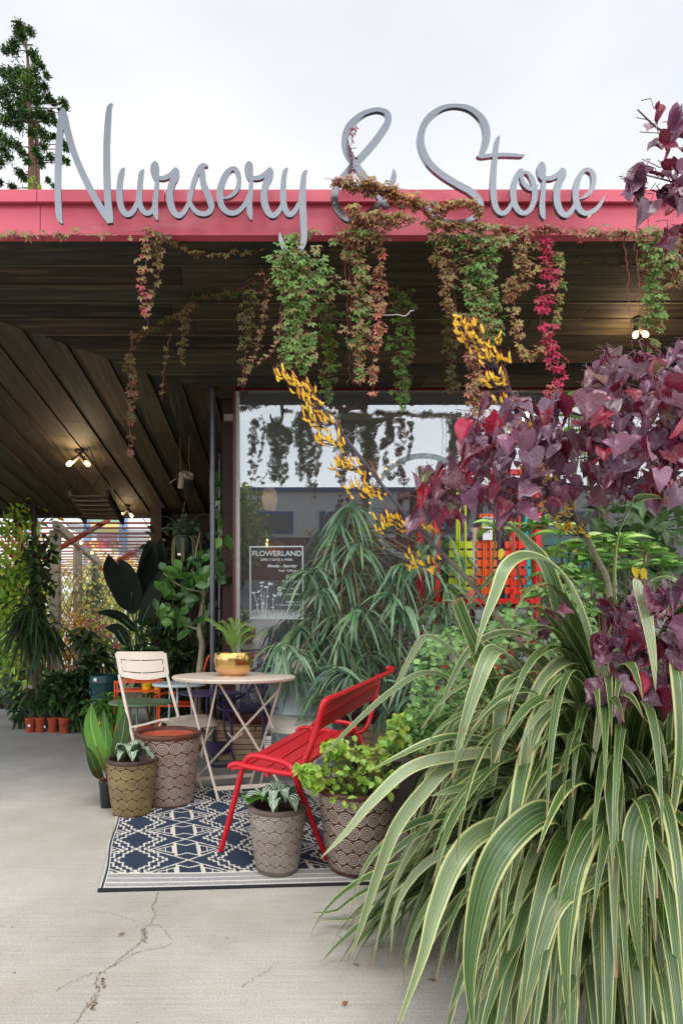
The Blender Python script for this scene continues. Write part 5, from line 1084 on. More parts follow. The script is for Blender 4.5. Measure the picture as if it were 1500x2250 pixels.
for i, px in enumerate((1238, 1262)):
    m = MB(); s_ = MB(); o = thing('white_orchid', ['white orchid flowers inside the window right of the rack, left spray', 'white orchid flowers inside the window, right spray near yellow leaves'][i], 'flower', P(px, 1400, 4.9)*[1, 1, 0]+[0, 0, .1])
    st_ = crom([P(px+10, 1460, 4.9), P(px+6, 1360, 4.9), P(px, 1290, 4.85), P(px-6, 1262+i*20, 4.8)], 6); s_.tube(st_, .004, 5, C=S(70, 90, 50))
    for k in range(6):
        q = st_[-1-k*2]+[0, -.03, 0]
        for a in range(5): leaf(m, T_ROUND, q+rv(.006), [math.cos(a*1.257), -.2, math.sin(a*1.257)], (0, -1, 0), .045, .038, S(235, 232, 238))
    part('blossom', m, FLOW, o); part('stem', s_, STEM, o)
# ---------------------------------------------------------------- creeper on fascia and eave
CG, CP, CM, CDK, CY = S(116, 148, 80), S(176, 84, 94), S(186, 44, 88), S(78, 72, 38), S(158, 166, 84)
def vine(lab, path, half, n, mix, size=.043, light=1.0, name='creeper_vine', grp='creeper strands hanging from the eave', flat=.25, stem=True, taper=True):
    """path: (px,py,d) points; half: half width px; mix: list of (centre colour, edge colour, weight)"""
    q = crom([P(*p) for p in path], 8); k = len(q); t = thing(name, lab, 'vine', q[0], grp); m = MB(); s_ = MB()
    if stem:
        for r in range(max(1, int(half/14))):
            o = rng.normal(0, half*.3*path[0][2]/F, 3)*[1, .3, 0]; s_.tube(q+o+rng.normal(0, .004, (k, 3)), np.linspace(.0032, .0012, k), 5, C=S(120, 60, 56))
    ws = np.array([x[2] for x in mix], float); ws /= ws.sum()
    ph1, ph2, ph3 = rng.uniform(0, 6.3, 3); ksp = rng.integers(3, 6) if half > 20 else 1; lanes = rng.normal(0, .5, ksp); lend = rng.uniform(.72, 1.0, ksp); lend[0] = 1
    n = int(n*1.95) if n > 12 else n
    for i in range(n):
        f = rng.random() if n > 12 else (i+.5)/n; j = f*(k-1); a = int(min(j, k-2)); p = q[a]+(q[a+1]-q[a])*(j-a); hw = half*p[1]/F*((1-.5*f) if taper else 1)*(1+.3*math.sin(f*11+ph1)+.15*math.sin(f*23+ph2))
        ln = rng.integers(ksp)
        if f > lend[ln] or rng.random() < .22*(1+math.sin(f*31+ph3+ln*2))*(half > 12): continue
        off = np.array([np.clip((lanes[ln]+rng.normal(0, .28)) if ksp > 1 else rng.normal(0, .5), -1.15, 1.15)*hw, rng.normal(0, .25)*hw-.02, rng.normal(0, .01)])
        pos = p+off; c0, c1, _ = mix[rng.choice(len(mix), p=ws)]
        L = size*rng.uniform(.62, 1.12)*(1-.28*f*(n > 12)); dr = nrm([rng.normal(0, .35)+off[0]*1.2/max(hw, .02)*.4, -.55+rng.normal(0, .2), -.75+rng.normal(0, .25)])
        nn = nrm([rng.normal(0, .35), -.75+rng.normal(0, .25), .6+rng.normal(0, .25)])
        leaf(m, T_PALM, pos, dr, nn, L, L, jit(np.array(c0)*light, .15), jit(np.array(c1)*light, .2), droop=.12)
        if rng.random() < .35: s_.tube([pos, pos+[rng.normal(0, .01), .02, .015], p+[0, 0, .03]], .0009, 3, C=S(160, 70, 70))
    part('leaves', m, LEAF, t)
    if s_.n: part('stem', s_, STEM, t)
    return t
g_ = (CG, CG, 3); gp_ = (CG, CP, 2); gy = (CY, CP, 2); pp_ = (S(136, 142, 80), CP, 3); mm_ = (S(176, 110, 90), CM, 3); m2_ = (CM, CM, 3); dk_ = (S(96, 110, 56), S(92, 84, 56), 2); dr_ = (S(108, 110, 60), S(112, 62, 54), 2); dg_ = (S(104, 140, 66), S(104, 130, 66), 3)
D0 = 3.03
vine('sparse pink creeper running along the eave at the far left', [(10, 520, D0), (90, 518, D0), (190, 515, D0), (290, 530, D0)], 12, 17, [pp_, gp_], taper=False)
vine('thin pink creeper tail hanging left of the others from the eave', [(318, 500, D0), (318, 560, D0), (308, 620, D0), (318, 660, D0), (322, 722, D0)], 14, 30, [pp_, (CP, CP, 1)])
vine('greenish pink creeper strand beside the thin pink tail', [(340, 515, D0), (350, 560, 3.08), (345, 610, 3.08), (330, 680, 3.08)], 12, 22, [gp_, dr_])
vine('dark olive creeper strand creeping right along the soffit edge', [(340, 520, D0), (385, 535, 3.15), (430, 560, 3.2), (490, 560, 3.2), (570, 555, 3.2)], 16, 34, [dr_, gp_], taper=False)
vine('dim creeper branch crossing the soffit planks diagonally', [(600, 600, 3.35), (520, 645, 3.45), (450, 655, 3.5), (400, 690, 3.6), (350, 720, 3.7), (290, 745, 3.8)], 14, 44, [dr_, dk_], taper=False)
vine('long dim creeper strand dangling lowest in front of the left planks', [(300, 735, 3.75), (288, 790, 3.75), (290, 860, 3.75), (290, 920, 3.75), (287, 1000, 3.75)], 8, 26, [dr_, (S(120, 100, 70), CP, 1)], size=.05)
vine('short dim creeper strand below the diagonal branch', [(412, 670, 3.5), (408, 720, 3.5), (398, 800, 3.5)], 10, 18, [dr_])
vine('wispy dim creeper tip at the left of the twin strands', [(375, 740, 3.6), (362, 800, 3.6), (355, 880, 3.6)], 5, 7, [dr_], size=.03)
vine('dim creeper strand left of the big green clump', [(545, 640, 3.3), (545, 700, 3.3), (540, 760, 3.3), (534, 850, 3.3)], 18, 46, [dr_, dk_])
vine('thin reddish creeper trail beside the big green clump', [(575, 590, 3.2), (585, 650, 3.2), (575, 720, 3.2), (562, 770, 3.2), (530, 860, 3.2)], 8, 22, [pp_, dr_], size=.036)
vine('large light green creeper clump hanging from the tail of the letter y', [(640, 555, 3.0), (640, 600, 3.0), (648, 650, 3.0), (640, 720, 3.02), (645, 780, 3.02), (640, 820, 3.02)], 52, 260, [g_, g_, gp_], light=1.12)
vine('leafy creeper sprig inside the loop of the letter y', [(632, 515, 2.96), (650, 530, 2.96), (645, 560, 2.96)], 14, 12, [gp_, g_])
vine('curling bare pink creeper tip below left of the green clump', [(620, 690, 2.98), (610, 740, 2.98), (592, 780, 2.98), (562, 805, 2.98)], 4, 9, [pp_], size=.022)
vine('small creeper sprig on the fascia edge right of the letter y', [(672, 510, D0), (705, 514, D0)], 6, 5, [gp_], size=.04)
vine('green creeper strand bridging clump and next strands', [(700, 600, 3.05), (710, 640, 3.05), (690, 700, 3.05)], 26, 40, [g_, gp_])
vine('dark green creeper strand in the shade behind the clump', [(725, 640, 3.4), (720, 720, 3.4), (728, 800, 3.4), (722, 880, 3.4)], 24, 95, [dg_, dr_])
vine('pink and green creeper strand with leaves left of the magenta one', [(768, 500, 3.0), (770, 560, 3.0), (775, 640, 3.0), (775, 720, 3.02), (782, 780, 3.02), (780, 845, 3.02)], 38, 170, [g_, gp_, pp_])
vine('narrow pink creeper strand beside the bent white wire', [(822, 490, D0), (830, 560, 3.0), (835, 640, 3.0), (832, 700, 2.98), (822, 770, 2.98), (818, 880, 2.98)], 16, 66, [pp_, (S(200, 130, 90), CP, 2)])
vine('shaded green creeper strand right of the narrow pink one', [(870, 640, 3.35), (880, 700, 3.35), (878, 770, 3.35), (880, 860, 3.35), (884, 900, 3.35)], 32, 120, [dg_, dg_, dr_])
vine('pink creeper strand at the left edge of the widest curtain', [(985, 520, 3.0), (985, 580, 3.0), (985, 640, 3.0), (992, 700, 3.0)], 24, 85, [pp_, gp_])
vine('widest green creeper curtain in the middle of the eave', [(1045, 520, 3.0), (1045, 580, 3.0), (1055, 640, 3.0), (1070, 700, 3.0), (1075, 760, 3.0)], 56, 250, [g_, g_, gp_])
vine('long rosy creeper strand hanging behind the yellow flower stalk', [(1025, 700, 3.02), (1030, 780, 3.02), (1035, 860, 3.02), (1038, 920, 3.02), (1035, 1000, 3.02)], 26, 120, [pp_, (S(168, 130, 96), S(176, 96, 96), 3)])
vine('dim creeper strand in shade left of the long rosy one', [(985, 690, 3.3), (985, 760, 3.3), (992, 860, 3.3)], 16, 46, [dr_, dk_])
vine('yellowish pink creeper strand between curtain and magenta strand', [(1155, 520, 3.0), (1150, 580, 3.0), (1140, 630, 3.0), (1110, 660, 3.0)], 34, 95, [gy, gp_, pp_])
vine('sparse creeper trail with few leaves right of the curtain', [(1128, 640, 3.0), (1130, 700, 3.0), (1140, 760, 3.0), (1160, 790, 3.0), (1185, 760, 3.0)], 14, 22, [gy, pp_], size=.05)
vine('magenta red creeper strand hanging longest on the right', [(1195, 530, 3.0), (1200, 600, 3.0), (1190, 680, 3.0), (1205, 760, 3.0), (1220, 820, 3.0), (1212, 890, 3.0)], 17, 90, [m2_, mm_], taper=False)
vine('narrow green creeper strand touching the magenta one', [(1222, 560, 3.04), (1225, 640, 3.04), (1218, 720, 3.04)], 9, 22, [gy, g_])
vine('wide green creeper strand beside the right twin bulb lamp', [(1400, 520, 3.0), (1410, 600, 3.0), (1412, 680, 3.0), (1420, 780, 3.0)], 42, 190, [g_, g_, gp_])
vine('pink tinted creeper strand at the right edge of the picture', [(1480, 530, 3.0), (1470, 600, 3.0), (1462, 640, 3.0)], 30, 60, [gp_, pp_])
vine('dim creeper runner under the soffit near the right corner', [(1230, 560, 3.3), (1290, 575, 3.3), (1350, 570, 3.3), (1380, 590, 3.3)], 20, 36, [dk_, dr_, dg_], taper=False)
vine('dim creeper runner high under the eave between middle strands', [(860, 560, 3.25), (920, 570, 3.3), (980, 600, 3.3)], 18, 26, [dr_], taper=False)
vine('mixed creeper fringe along the eave above the right strands', [(1080, 505, 2.99), (1150, 512, 2.99), (1210, 508, 2.99), (1265, 515, 2.99)], 15, 62, [gp_, pp_, mm_], taper=False)
vine('creeper fringe along the eave at the far right', [(1290, 512, 2.99), (1350, 515, 2.99), (1420, 515, 2.99), (1520, 518, 2.99)], 13, 46, [gp_, pp_], taper=False)
vine('thick creeper mound growing over the ampersand and fascia', [(745, 410, 2.94), (800, 415, 2.93), (850, 430, 2.93), (900, 450, 2.93), (940, 480, 2.94)], 30, 190, [(CY, CP, 2), (CG, CP, 1), (S(206, 170, 90), S(206, 90, 60), 2), pp_], grp='creeper patches on the fascia', taper=False)
vine('creeper patch in the lower loop of the ampersand', [(770, 460, 2.93), (800, 480, 2.93), (860, 480, 2.93), (905, 490, 2.93)], 20, 70, [(CY, CP, 2), pp_], grp='creeper patches on the fascia', taper=False)
vine('pale leafy creeper sprigs left of the ampersand', [(725, 405, 2.93), (745, 400, 2.93), (775, 398, 2.93)], 9, 16, [(S(200, 190, 160), CP, 2)], size=.035, grp='creeper patches on the fascia')
vine('creeper patch inside the lower bowl of the letter S', [(960, 470, 2.93), (1000, 450, 2.93), (1040, 460, 2.93), (1050, 480, 2.93)], 14, 40, [(CY, S(206, 90, 70), 2), pp_], grp='creeper patches on the fascia', taper=False)
vine('creeper patch spreading over the fascia below the letter S', [(930, 490, 2.95), (980, 500, 2.95), (1030, 500, 2.95), (1060, 508, 2.95)], 16, 80, [gp_, gy], grp='creeper patches on the fascia', taper=False)
vine('pink creeper leaves spilling over the fascia under the ampersand', [(770, 490, 2.95), (820, 498, 2.95), (860, 500, 2.95)], 14, 36, [pp_], grp='creeper patches on the fascia', taper=False)
vine('slender red creeper shoot climbing up the ampersand', [(775, 385, 2.96), (774, 350, 2.96), (772, 310, 2.96), (775, 278, 2.96)], 5, 9, [(S(130, 30, 50), S(130, 30, 50), 1)], size=.032, grp='creeper patches on the fascia')

# ---------------------------------------------------------------- variegated flax
FLAX = bpy.data.materials.new('striped_flax'); FLAX.use_nodes = True; t = FLAX.node_tree; N = t.nodes.new; LK = t.links.new; b = t.nodes['Principled BSDF']
uv = N('ShaderNodeUVMap'); s = N('ShaderNodeSeparateXYZ'); LK(uv.outputs[0], s.inputs[0]); vc = N('ShaderNodeVertexColor'); vc.layer_name = 'Col'
sc = N('ShaderNodeSeparateColor'); LK(vc.outputs[0], sc.inputs[0])
rp = N('ShaderNodeValToRGB'); e = rp.color_ramp.elements; cr_, g1, g2, br = S(200, 204, 134), S(52, 84, 38), S(80, 118, 56), S(136, 86, 58)
e[0].position = 0; e[0].color = (*br, 1); e[1].position = 1; e[1].color = (*br, 1)
for p_, c_ in ((.02, cr_), (.085, cr_), (.11, g2), (.20, g1), (.23, cr_), (.245, g1), (.40, g2), (.485, g1), (.50, S(130, 150, 84)), (.515, g1), (.62, g1), (.65, S(120, 146, 76)), (.68, g1), (.88, g2), (.915, cr_), (.98, cr_)):
    x = e.new(p_); x.color = (*c_, 1)
# every leaf has its own stripe offset (B channel shifts u)
u = mth(N, LK, 'FRACT', mth(N, LK, 'ADD', s.outputs[0], 0)); ab = mth(N, LK, 'ABSOLUTE', mth(N, LK, 'SUBTRACT', u, .5)); 
pw = mth(N, LK, 'POWER', mth(N, LK, 'MULTIPLY', ab, 2), mth(N, LK, 'MULTIPLY_ADD', sc.outputs[2], 1.4, .45)); sg = mth(N, LK, 'SIGN', mth(N, LK, 'SUBTRACT', u, .5))
u2 = mth(N, LK, 'MULTIPLY_ADD', mth(N, LK, 'MULTIPLY', pw, sg), .5, .5); LK(u2, rp.inputs[0])
hs = N('ShaderNodeVectorMath'); hs.operation = 'SCALE'; LK(rp.outputs[0], hs.inputs[0]); LK(mth(N, LK, 'MULTIPLY_ADD', sc.outputs[0], 1.0, .35), hs.inputs['Scale'])
mx = N('ShaderNodeMix'); mx.data_type = 'RGBA'; LK(mth(N, LK, 'MULTIPLY', sc.outputs[1], .9), mx.inputs[0]); LK(hs.outputs[0], mx.inputs[6]); mx.inputs[7].default_value = (*S(216, 222, 180), 1)
brn = N('ShaderNodeMix'); brn.data_type = 'RGBA'; q = N('ShaderNodeMapRange'); q.inputs[1].default_value = .965; q.inputs[2].default_value = 1.0; LK(s.outputs[1], q.inputs[0]); LK(q.outputs[0], brn.inputs[0]); LK(mx.outputs[2], brn.inputs[6]); brn.inputs[7].default_value = (*S(150, 110, 76), 1)
LK(brn.outputs[2], b.inputs['Base Color']); b.inputs['Roughness'].default_value = .32; b.inputs['Specular IOR Level'].default_value = .75
wv = N('ShaderNodeTexNoise'); wv.inputs['Scale'].default_value = 1; wv.inputs['Detail'].default_value = 2; mp = N('ShaderNodeMapping'); mp.inputs['Scale'].default_value = (60, 2, 1); LK(uv.outputs[0], mp.inputs[0]); LK(mp.outputs[0], wv.inputs[0])
bp = N('ShaderNodeBump'); bp.inputs['Strength'].default_value = .35; bp.inputs['Distance'].default_value = .002; LK(wv.outputs[0], bp.inputs['Height']); LK(bp.outputs[0], b.inputs['Normal'])
tr = N('ShaderNodeBsdfTranslucent'); ms = N('ShaderNodeMixShader'); ms.inputs[0].default_value = .10; LK(brn.outputs[2], tr.inputs[0]); LK(b.outputs[0], ms.inputs[1]); LK(tr.outputs[0], ms.inputs[2]); LK(ms.outputs[0], t.nodes['Material Output'].inputs[0])

fx = thing('variegated_flax', 'huge cream and green striped flax clump filling the right foreground', 'plant', (1.17, 1.9, 0)); FC = np.array([1.17, 1.9, 0.])
def wprof(k, W): f = np.linspace(0, 1, k); return W*np.clip(.62+.38*np.minimum(1, f*3.5), 0, 1)*np.clip(1-((f-.42).clip(0)/.582)**1.7, 0, 1)+.0014
def lcol(pale=None, lo=.35, hi=.9): return np.array([rng.uniform(lo, hi)*.92, (rng.random() < .15)*rng.uniform(.1, .35) if pale is None else pale*.55, rng.random()])
def hero(pts, W, nh=(0, -1, .35), pale=None, twist=0, cut=False):
    q = crom([P(*p) for p in pts], 7); k = len(q); T = np.gradient(q, axis=0); nh = np.array(nh, float)
    sd = np.cross(T, np.tile(nh, (k, 1))); sd /= np.linalg.norm(sd, axis=1)[:, None]+1e-9
    m = MB(); W *= .70; w_ = wprof(k, W)
    if cut: w_ = np.maximum(w_, W*.72)
    f = np.linspace(0, 1, k)[:, None]
    if twist: sd = sd*np.cos(twist*f)+np.cross(T/np.linalg.norm(T, axis=1)[:, None], sd)*np.sin(twist*f)
    m.ribbon(q, w_, sd, lcol(pale, .55, .95), keel=.14); part('leaf_blade', m, FLAX, fx, smooth='all')
B = (1320, 1790, 1.82)
hero([B, (1290, 1620, 1.80), (1262, 1500, 1.78), (1235, 1370, 1.74), (1200, 1250, 1.70), (1150, 1185, 1.68), (1108, 1142, 1.66)], .085, pale=0)
hero([B, (1315, 1560, 1.78), (1290, 1400, 1.72), (1250, 1290, 1.66), (1205, 1238, 1.6), (1155, 1222, 1.54), (1112, 1245, 1.48), (1085, 1310, 1.46), (1062, 1370, 1.45), (1042, 1440, 1.45)], .062, nh=(0, -.7, .7), pale=.35)
hero([B, (1310, 1580, 1.84), (1280, 1420, 1.84), (1230, 1290, 1.84), (1170, 1225, 1.82), (1100, 1250, 1.8), (1050, 1300, 1.78), (1015, 1345, 1.78)], .030, pale=0)
hero([(1352, 1790, 1.84), (1362, 1600, 1.8), (1356, 1440, 1.76), (1345, 1300, 1.7), (1352, 1190, 1.64), (1380, 1115, 1.58), (1415, 1092, 1.54), (1470, 1095, 1.5)], .062, nh=(.3, -1, .3), pale=0, twist=.9)
hero([(1250, 1800, 1.7), (1150, 1640, 1.6), (1090, 1530, 1.56), (1052, 1440, 1.54), (1020, 1370, 1.52), (1000, 1318, 1.5)], .075, pale=0, cut=True)
hero([(1400, 1780, 1.86), (1405, 1560, 1.84), (1405, 1400, 1.8), (1425, 1300, 1.74), (1462, 1270, 1.7), (1500, 1295, 1.66), (1530, 1350, 1.64)], .045, nh=(0, -.6, .8), pale=.1)
hero([(1360, 1780, 1.7), (1395, 1550, 1.6), (1415, 1400, 1.5), (1410, 1300, 1.4), (1405, 1292, 1.32), (1415, 1340, 1.27), (1432, 1440, 1.26), (1440, 1520, 1.26)], .062, nh=(0, -1, .6), pale=.8)
hero([(1300, 1800, 1.75), (1215, 1600, 1.68), (1150, 1490, 1.62), (1105, 1440, 1.56), (1078, 1436, 1.5), (1046, 1510, 1.45), (1015, 1610, 1.43), (993, 1720, 1.42)], .066, nh=(0, -.8, .8), pale=.35)
hero([(1330, 1780, 1.8), (1330, 1620, 1.76), (1318, 1520, 1.7), (1285, 1464, 1.62), (1240, 1454, 1.55), (1195, 1490, 1.48), (1155, 1560, 1.45), (1120, 1624, 1.44)], .060, nh=(0, -.8, .8), pale=.55)
hero([(1290, 1800, 1.75), (1230, 1640, 1.66), (1180, 1530, 1.56), (1135, 1500, 1.48), (1106, 1520, 1.43), (1092, 1610, 1.4), (1084, 1700, 1.4), (1081, 1752, 1.4)], .058, nh=(0, -.9, .6), pale=.3)
hero([(1310, 1800, 1.7), (1290, 1640, 1.6), (1262, 1568, 1.5), (1228, 1546, 1.42), (1185, 1578, 1.36), (1160, 1640, 1.33), (1145, 1730, 1.32), (1134, 1825, 1.32)], .066, nh=(0, -.8, .7), pale=.25)
hero([(1310, 1810, 1.75), (1230, 1730, 1.7), (1130, 1650, 1.64), (1020, 1622, 1.6), (950, 1630, 1.56), (880, 1660, 1.54), (812, 1695, 1.52)], .050, nh=(0, -.5, 1), pale=.1)
hero([(1310, 1810, 1.7), (1230, 1745, 1.6), (1140, 1722, 1.54), (1050, 1726, 1.5), (990, 1738, 1.46), (945, 1750, 1.44)], .045, nh=(0, -.8, .6), pale=.2)
hero([(1300, 1830, 1.75), (1200, 1720, 1.66), (1100, 1660, 1.6), (990, 1665, 1.56), (900, 1690, 1.53), (820, 1760, 1.5), (760, 1830, 1.5), (703, 1888, 1.5)], .052, nh=(0, -.7, .7), pale=.7)
hero([(1280, 1850, 1.75), (1120, 1700, 1.64), (1000, 1680, 1.58), (930, 1740, 1.53), (870, 1820, 1.5), (830, 1920, 1.5), (795, 2030, 1.5), (768, 2108, 1.5)], .050, nh=(0, -.8, .6), pale=.4)
hero([(1280, 1810, 1.8), (1120, 1600, 1.76), (1000, 1500, 1.74), (930, 1480, 1.72), (860, 1520, 1.7), (790, 1580, 1.68), (730, 1640, 1.68), (700, 1670, 1.68)], .03, nh=(0, -.6, .8), pale=.1)
hero([(1250, 1810, 1.8), (1100, 1560, 1.8), (1000, 1440, 1.8), (940, 1400, 1.8), (905, 1440, 1.78), (870, 1510, 1.78), (852, 1560, 1.78)], .035, nh=(0, -.6, .8), pale=.3)
hero([(1260, 1880, 1.5), (1225, 1800, 1.36), (1180, 1790, 1.24), (1110, 1850, 1.17), (1066, 1930, 1.15), (1040, 2040, 1.14), (1030, 2150, 1.14), (1040, 2280, 1.14)], .082, nh=(0, -1, .5), pale=.0)
hero([(1350, 1850, 1.6), (1345, 1775, 1.42), (1310, 1800, 1.3), (1262, 1900, 1.2), (1244, 2010, 1.17), (1240, 2120, 1.16), (1250, 2290, 1.16)], .074, nh=(0, -1, .5), pale=.1)
hero([(1240, 1900, 1.55), (1140, 1820, 1.42), (1060, 1828, 1.32), (1000, 1890, 1.25), (955, 2000, 1.22), (925, 2110, 1.2), (865, 2280, 1.2)], .062, nh=(0, -.9, .6), pale=.45)
hero([(1330, 1780, 1.7), (1280, 1690, 1.58), (1225, 1680, 1.46), (1170, 1730, 1.38), (1140, 1830, 1.34), (1120, 1930, 1.33), (1096, 2010, 1.33)], .062, nh=(0, -.9, .6), pale=.3)
hero([(1340, 1780, 1.72), (1290, 1670, 1.6), (1240, 1672, 1.5), (1208, 1760, 1.42), (1190, 1860, 1.4), (1160, 1960, 1.39), (1140, 2060, 1.39)], .055, nh=(0, -.9, .6), pale=.1)
hero([(1440, 1860, 1.6), (1448, 1790, 1.42), (1420, 1776, 1.3), (1392, 1830, 1.24), (1386, 1940, 1.21), (1395, 2040, 1.2), (1408, 2140, 1.2)], .078, nh=(0, -1, .5), pale=.1)
hero([(1340, 1780, 1.75), (1335, 1690, 1.6), (1342, 1662, 1.5), (1352, 1720, 1.45), (1345, 1820, 1.44), (1335, 1912, 1.44)], .034, nh=(0, -1, .3), pale=0)
hero([(1460, 1780, 1.6), (1470, 1560, 1.4), (1480, 1470, 1.3), (1490, 1520, 1.24), (1494, 1640, 1.22), (1480, 1760, 1.22), (1465, 1850, 1.22)], .05, nh=(0, -1, .5), pale=.1)
hero([(1300, 1780, 1.8), (1260, 1560, 1.78), (1205, 1430, 1.75), (1120, 1390, 1.7), (1040, 1420, 1.66), (990, 1500, 1.64), (960, 1580, 1.64)], .04, nh=(0, -.6, .8), pale=.1)
hero([(1320, 1790, 1.8), (1345, 1600, 1.7), (1330, 1470, 1.55), (1322, 1440, 1.45), (1325, 1520, 1.40), (1310, 1620, 1.39), (1296, 1710, 1.39)], .05, nh=(0, -1, .6), pale=.8)
hero([(1400, 1850, 1.5), (1350, 1900, 1.3), (1230, 1970, 1.18), (1180, 2080, 1.14), (1150, 2200, 1.12), (1130, 2300, 1.12)], .06, nh=(0, -.9, .7), pale=.2)
def flaxleaf(az, e0, L, bend, W, base=None, pw=1.5, colr=None, gnd=.02):
    b0 = FC+np.array([math.cos(az), math.sin(az), 0])*rng.uniform(.02, .16)+[0, 0, .05] if base is None else base
    k = 22; p = b0.copy(); pts = [p.copy()]; r = np.array([math.cos(az), math.sin(az), 0]); ds = L/k; tw = rng.uniform(-.5, .5); az2 = az
    for i in range(k):
        f = (i+1)/k; e_ = e0-bend*f**pw; e_ = max(e_, R(-88)); az2 += tw*.02; rr = np.array([math.cos(az2), math.sin(az2), 0])
        p = p+ds*(rr*math.cos(e_)+np.array([0, 0, math.sin(e_)]))
        if p[2] < gnd: p[2] = gnd+rng.uniform(0, .01)
        pts.append(p.copy())
    f = np.linspace(0, 1, k+1)[:, None]; s0 = np.array([-math.sin(az), math.cos(az), 0])*np.ones((k+1, 1)); s0 = s0*np.cos(tw*f*1.6)+np.array([0, 0, 1.])*np.sin(tw*f*1.6)
    return np.array(pts), wprof(k+1, W), s0, colr
bulk = []
for i in range(620):
    az = rng.uniform(0, 2*math.pi)
    if i % 3: az = rng.uniform(R(165), R(300))                       # more of the visible side
    e0 = R(rng.uniform(45, 88)); L = rng.uniform(1.05, 1.75); bend = R(rng.uniform(80, 160)); W = rng.uniform(.032, .050)
    bulk.append(flaxleaf(az, e0, L, bend, W, pw=rng.uniform(1.2, 2.8)))
for i in range(330):                                                 # low outer leaves lying out towards the paving
    az = rng.uniform(R(168), R(290)); bulk.append(flaxleaf(az, R(rng.uniform(8, 50)), rng.uniform(1.0, 1.75), R(rng.uniform(50, 95)), rng.uniform(.024, .040), pw=1.2))
for i in range(400):                                                 # cascade falling to the paving on the left
    tx, ty = (rng.uniform(640, 1120), rng.uniform(1935, 2150)) if i % 4 else (rng.uniform(1000, 1600), rng.uniform(2200, 2520))
    if tx < 700 and ty > 2090: continue
    T3 = G(tx, ty)+[0, 0, .012]; b0 = FC+np.array([rng.uniform(-.22, .02), rng.uniform(-.2, .2), .08]); dv = T3-b0; hgt = rng.uniform(.30, .85)
    lift = 0 if rng.random() < .65 else rng.uniform(.1, .45)
    c1 = b0+dv*rng.uniform(.15, .35)+[0, 0, hgt]; c2 = b0+dv*rng.uniform(.7, .9)+[0, rng.uniform(-.05, .05), hgt*rng.uniform(.5, .85)+lift]; T3 = T3+[0, 0, lift]
    t = np.linspace(0, 1, 24)[:, None]; q = (1-t)**3*b0+3*(1-t)**2*t*c1+3*(1-t)*t*t*c2+t**3*T3
    if (np.hypot(q[:, 0]-.41, q[:, 1]-2.39) < .19)[q[:, 2] < .5].any(): continue
    sd = np.cross(dv, (0, 0, 1.)); sd = sd/np.linalg.norm(sd); tw = rng.uniform(-.6, .6); s0 = sd*np.cos(tw*t)+np.array([0, 0, 1.])*np.sin(tw*t)
    sx_ = HX+q[:, 0]/q[:, 1]*F; sy_ = HY+(HC-q[:, 2])/q[:, 1]*F
    if ((sx_ < 890) & (sy_ < 1900)).any(): continue
    bulk.insert(int(rng.integers(0, 60)), (q, wprof(24, rng.uniform(.032, .052)), s0, 'keep'))
kept = 0; rest = MB()
for pts, w_, s_, c_ in bulk:
    # leave the bench and pots free: no leaf may cross into them
    bad = ((pts[:, 0] < .50) & (pts[:, 1] > 2.10)).any() or (pts[:, 1] < .95).any() or ((np.abs(pts[:, 0]) < .35) & (pts[:, 1] < 1.5)).any() or (pts[:, 2] > 1.12).any()
    tpx = HX+pts[:, 0]/pts[:, 1]*F; tpy = HY+(HC-pts[:, 2])/pts[:, 1]*F
    bad = bad or ((tpx < 880) & (tpy < 1830)).any() or ((tpx < 760) & (tpy < 1990)).any() or ((tpx < 1130) & (tpy < 1420)).any() or (tpx < 620).any() or ((tpx < 840) & (tpy > 2120)).any()
    if (bad or (pts[:, 2] < .045).mean() > .22) and c_ != 'keep': continue
    kept += 1
    if kept <= 68: m = MB(); m.ribbon(pts, w_, s_, lcol(), keel=.14); part('leaf_blade', m, FLAX, fx, smooth='all')
    else: rest.ribbon(pts, w_, s_, lcol(), keel=.14)
part('leaf_blades', rest, FLAX, fx, label='dense inner mass of striped strap leaves', smooth='all', kind='stuff')
m = MB()
for i in range(46):
    a = rng.uniform(0, 6.3); r = rng.uniform(0, .17); b0 = FC+[r*math.cos(a), r*math.sin(a), 0]; m.ribbon([b0, b0+[.02*math.cos(a), .02*math.sin(a), .25], b0+[.06*math.cos(a), .06*math.sin(a), .55]], [.05, .05, .04], (math.sin(a), -math.cos(a), 0), C=np.array([.3, 0, .5]), keel=.3)
part('leaf_bases', m, FLAX, fx, kind='stuff')
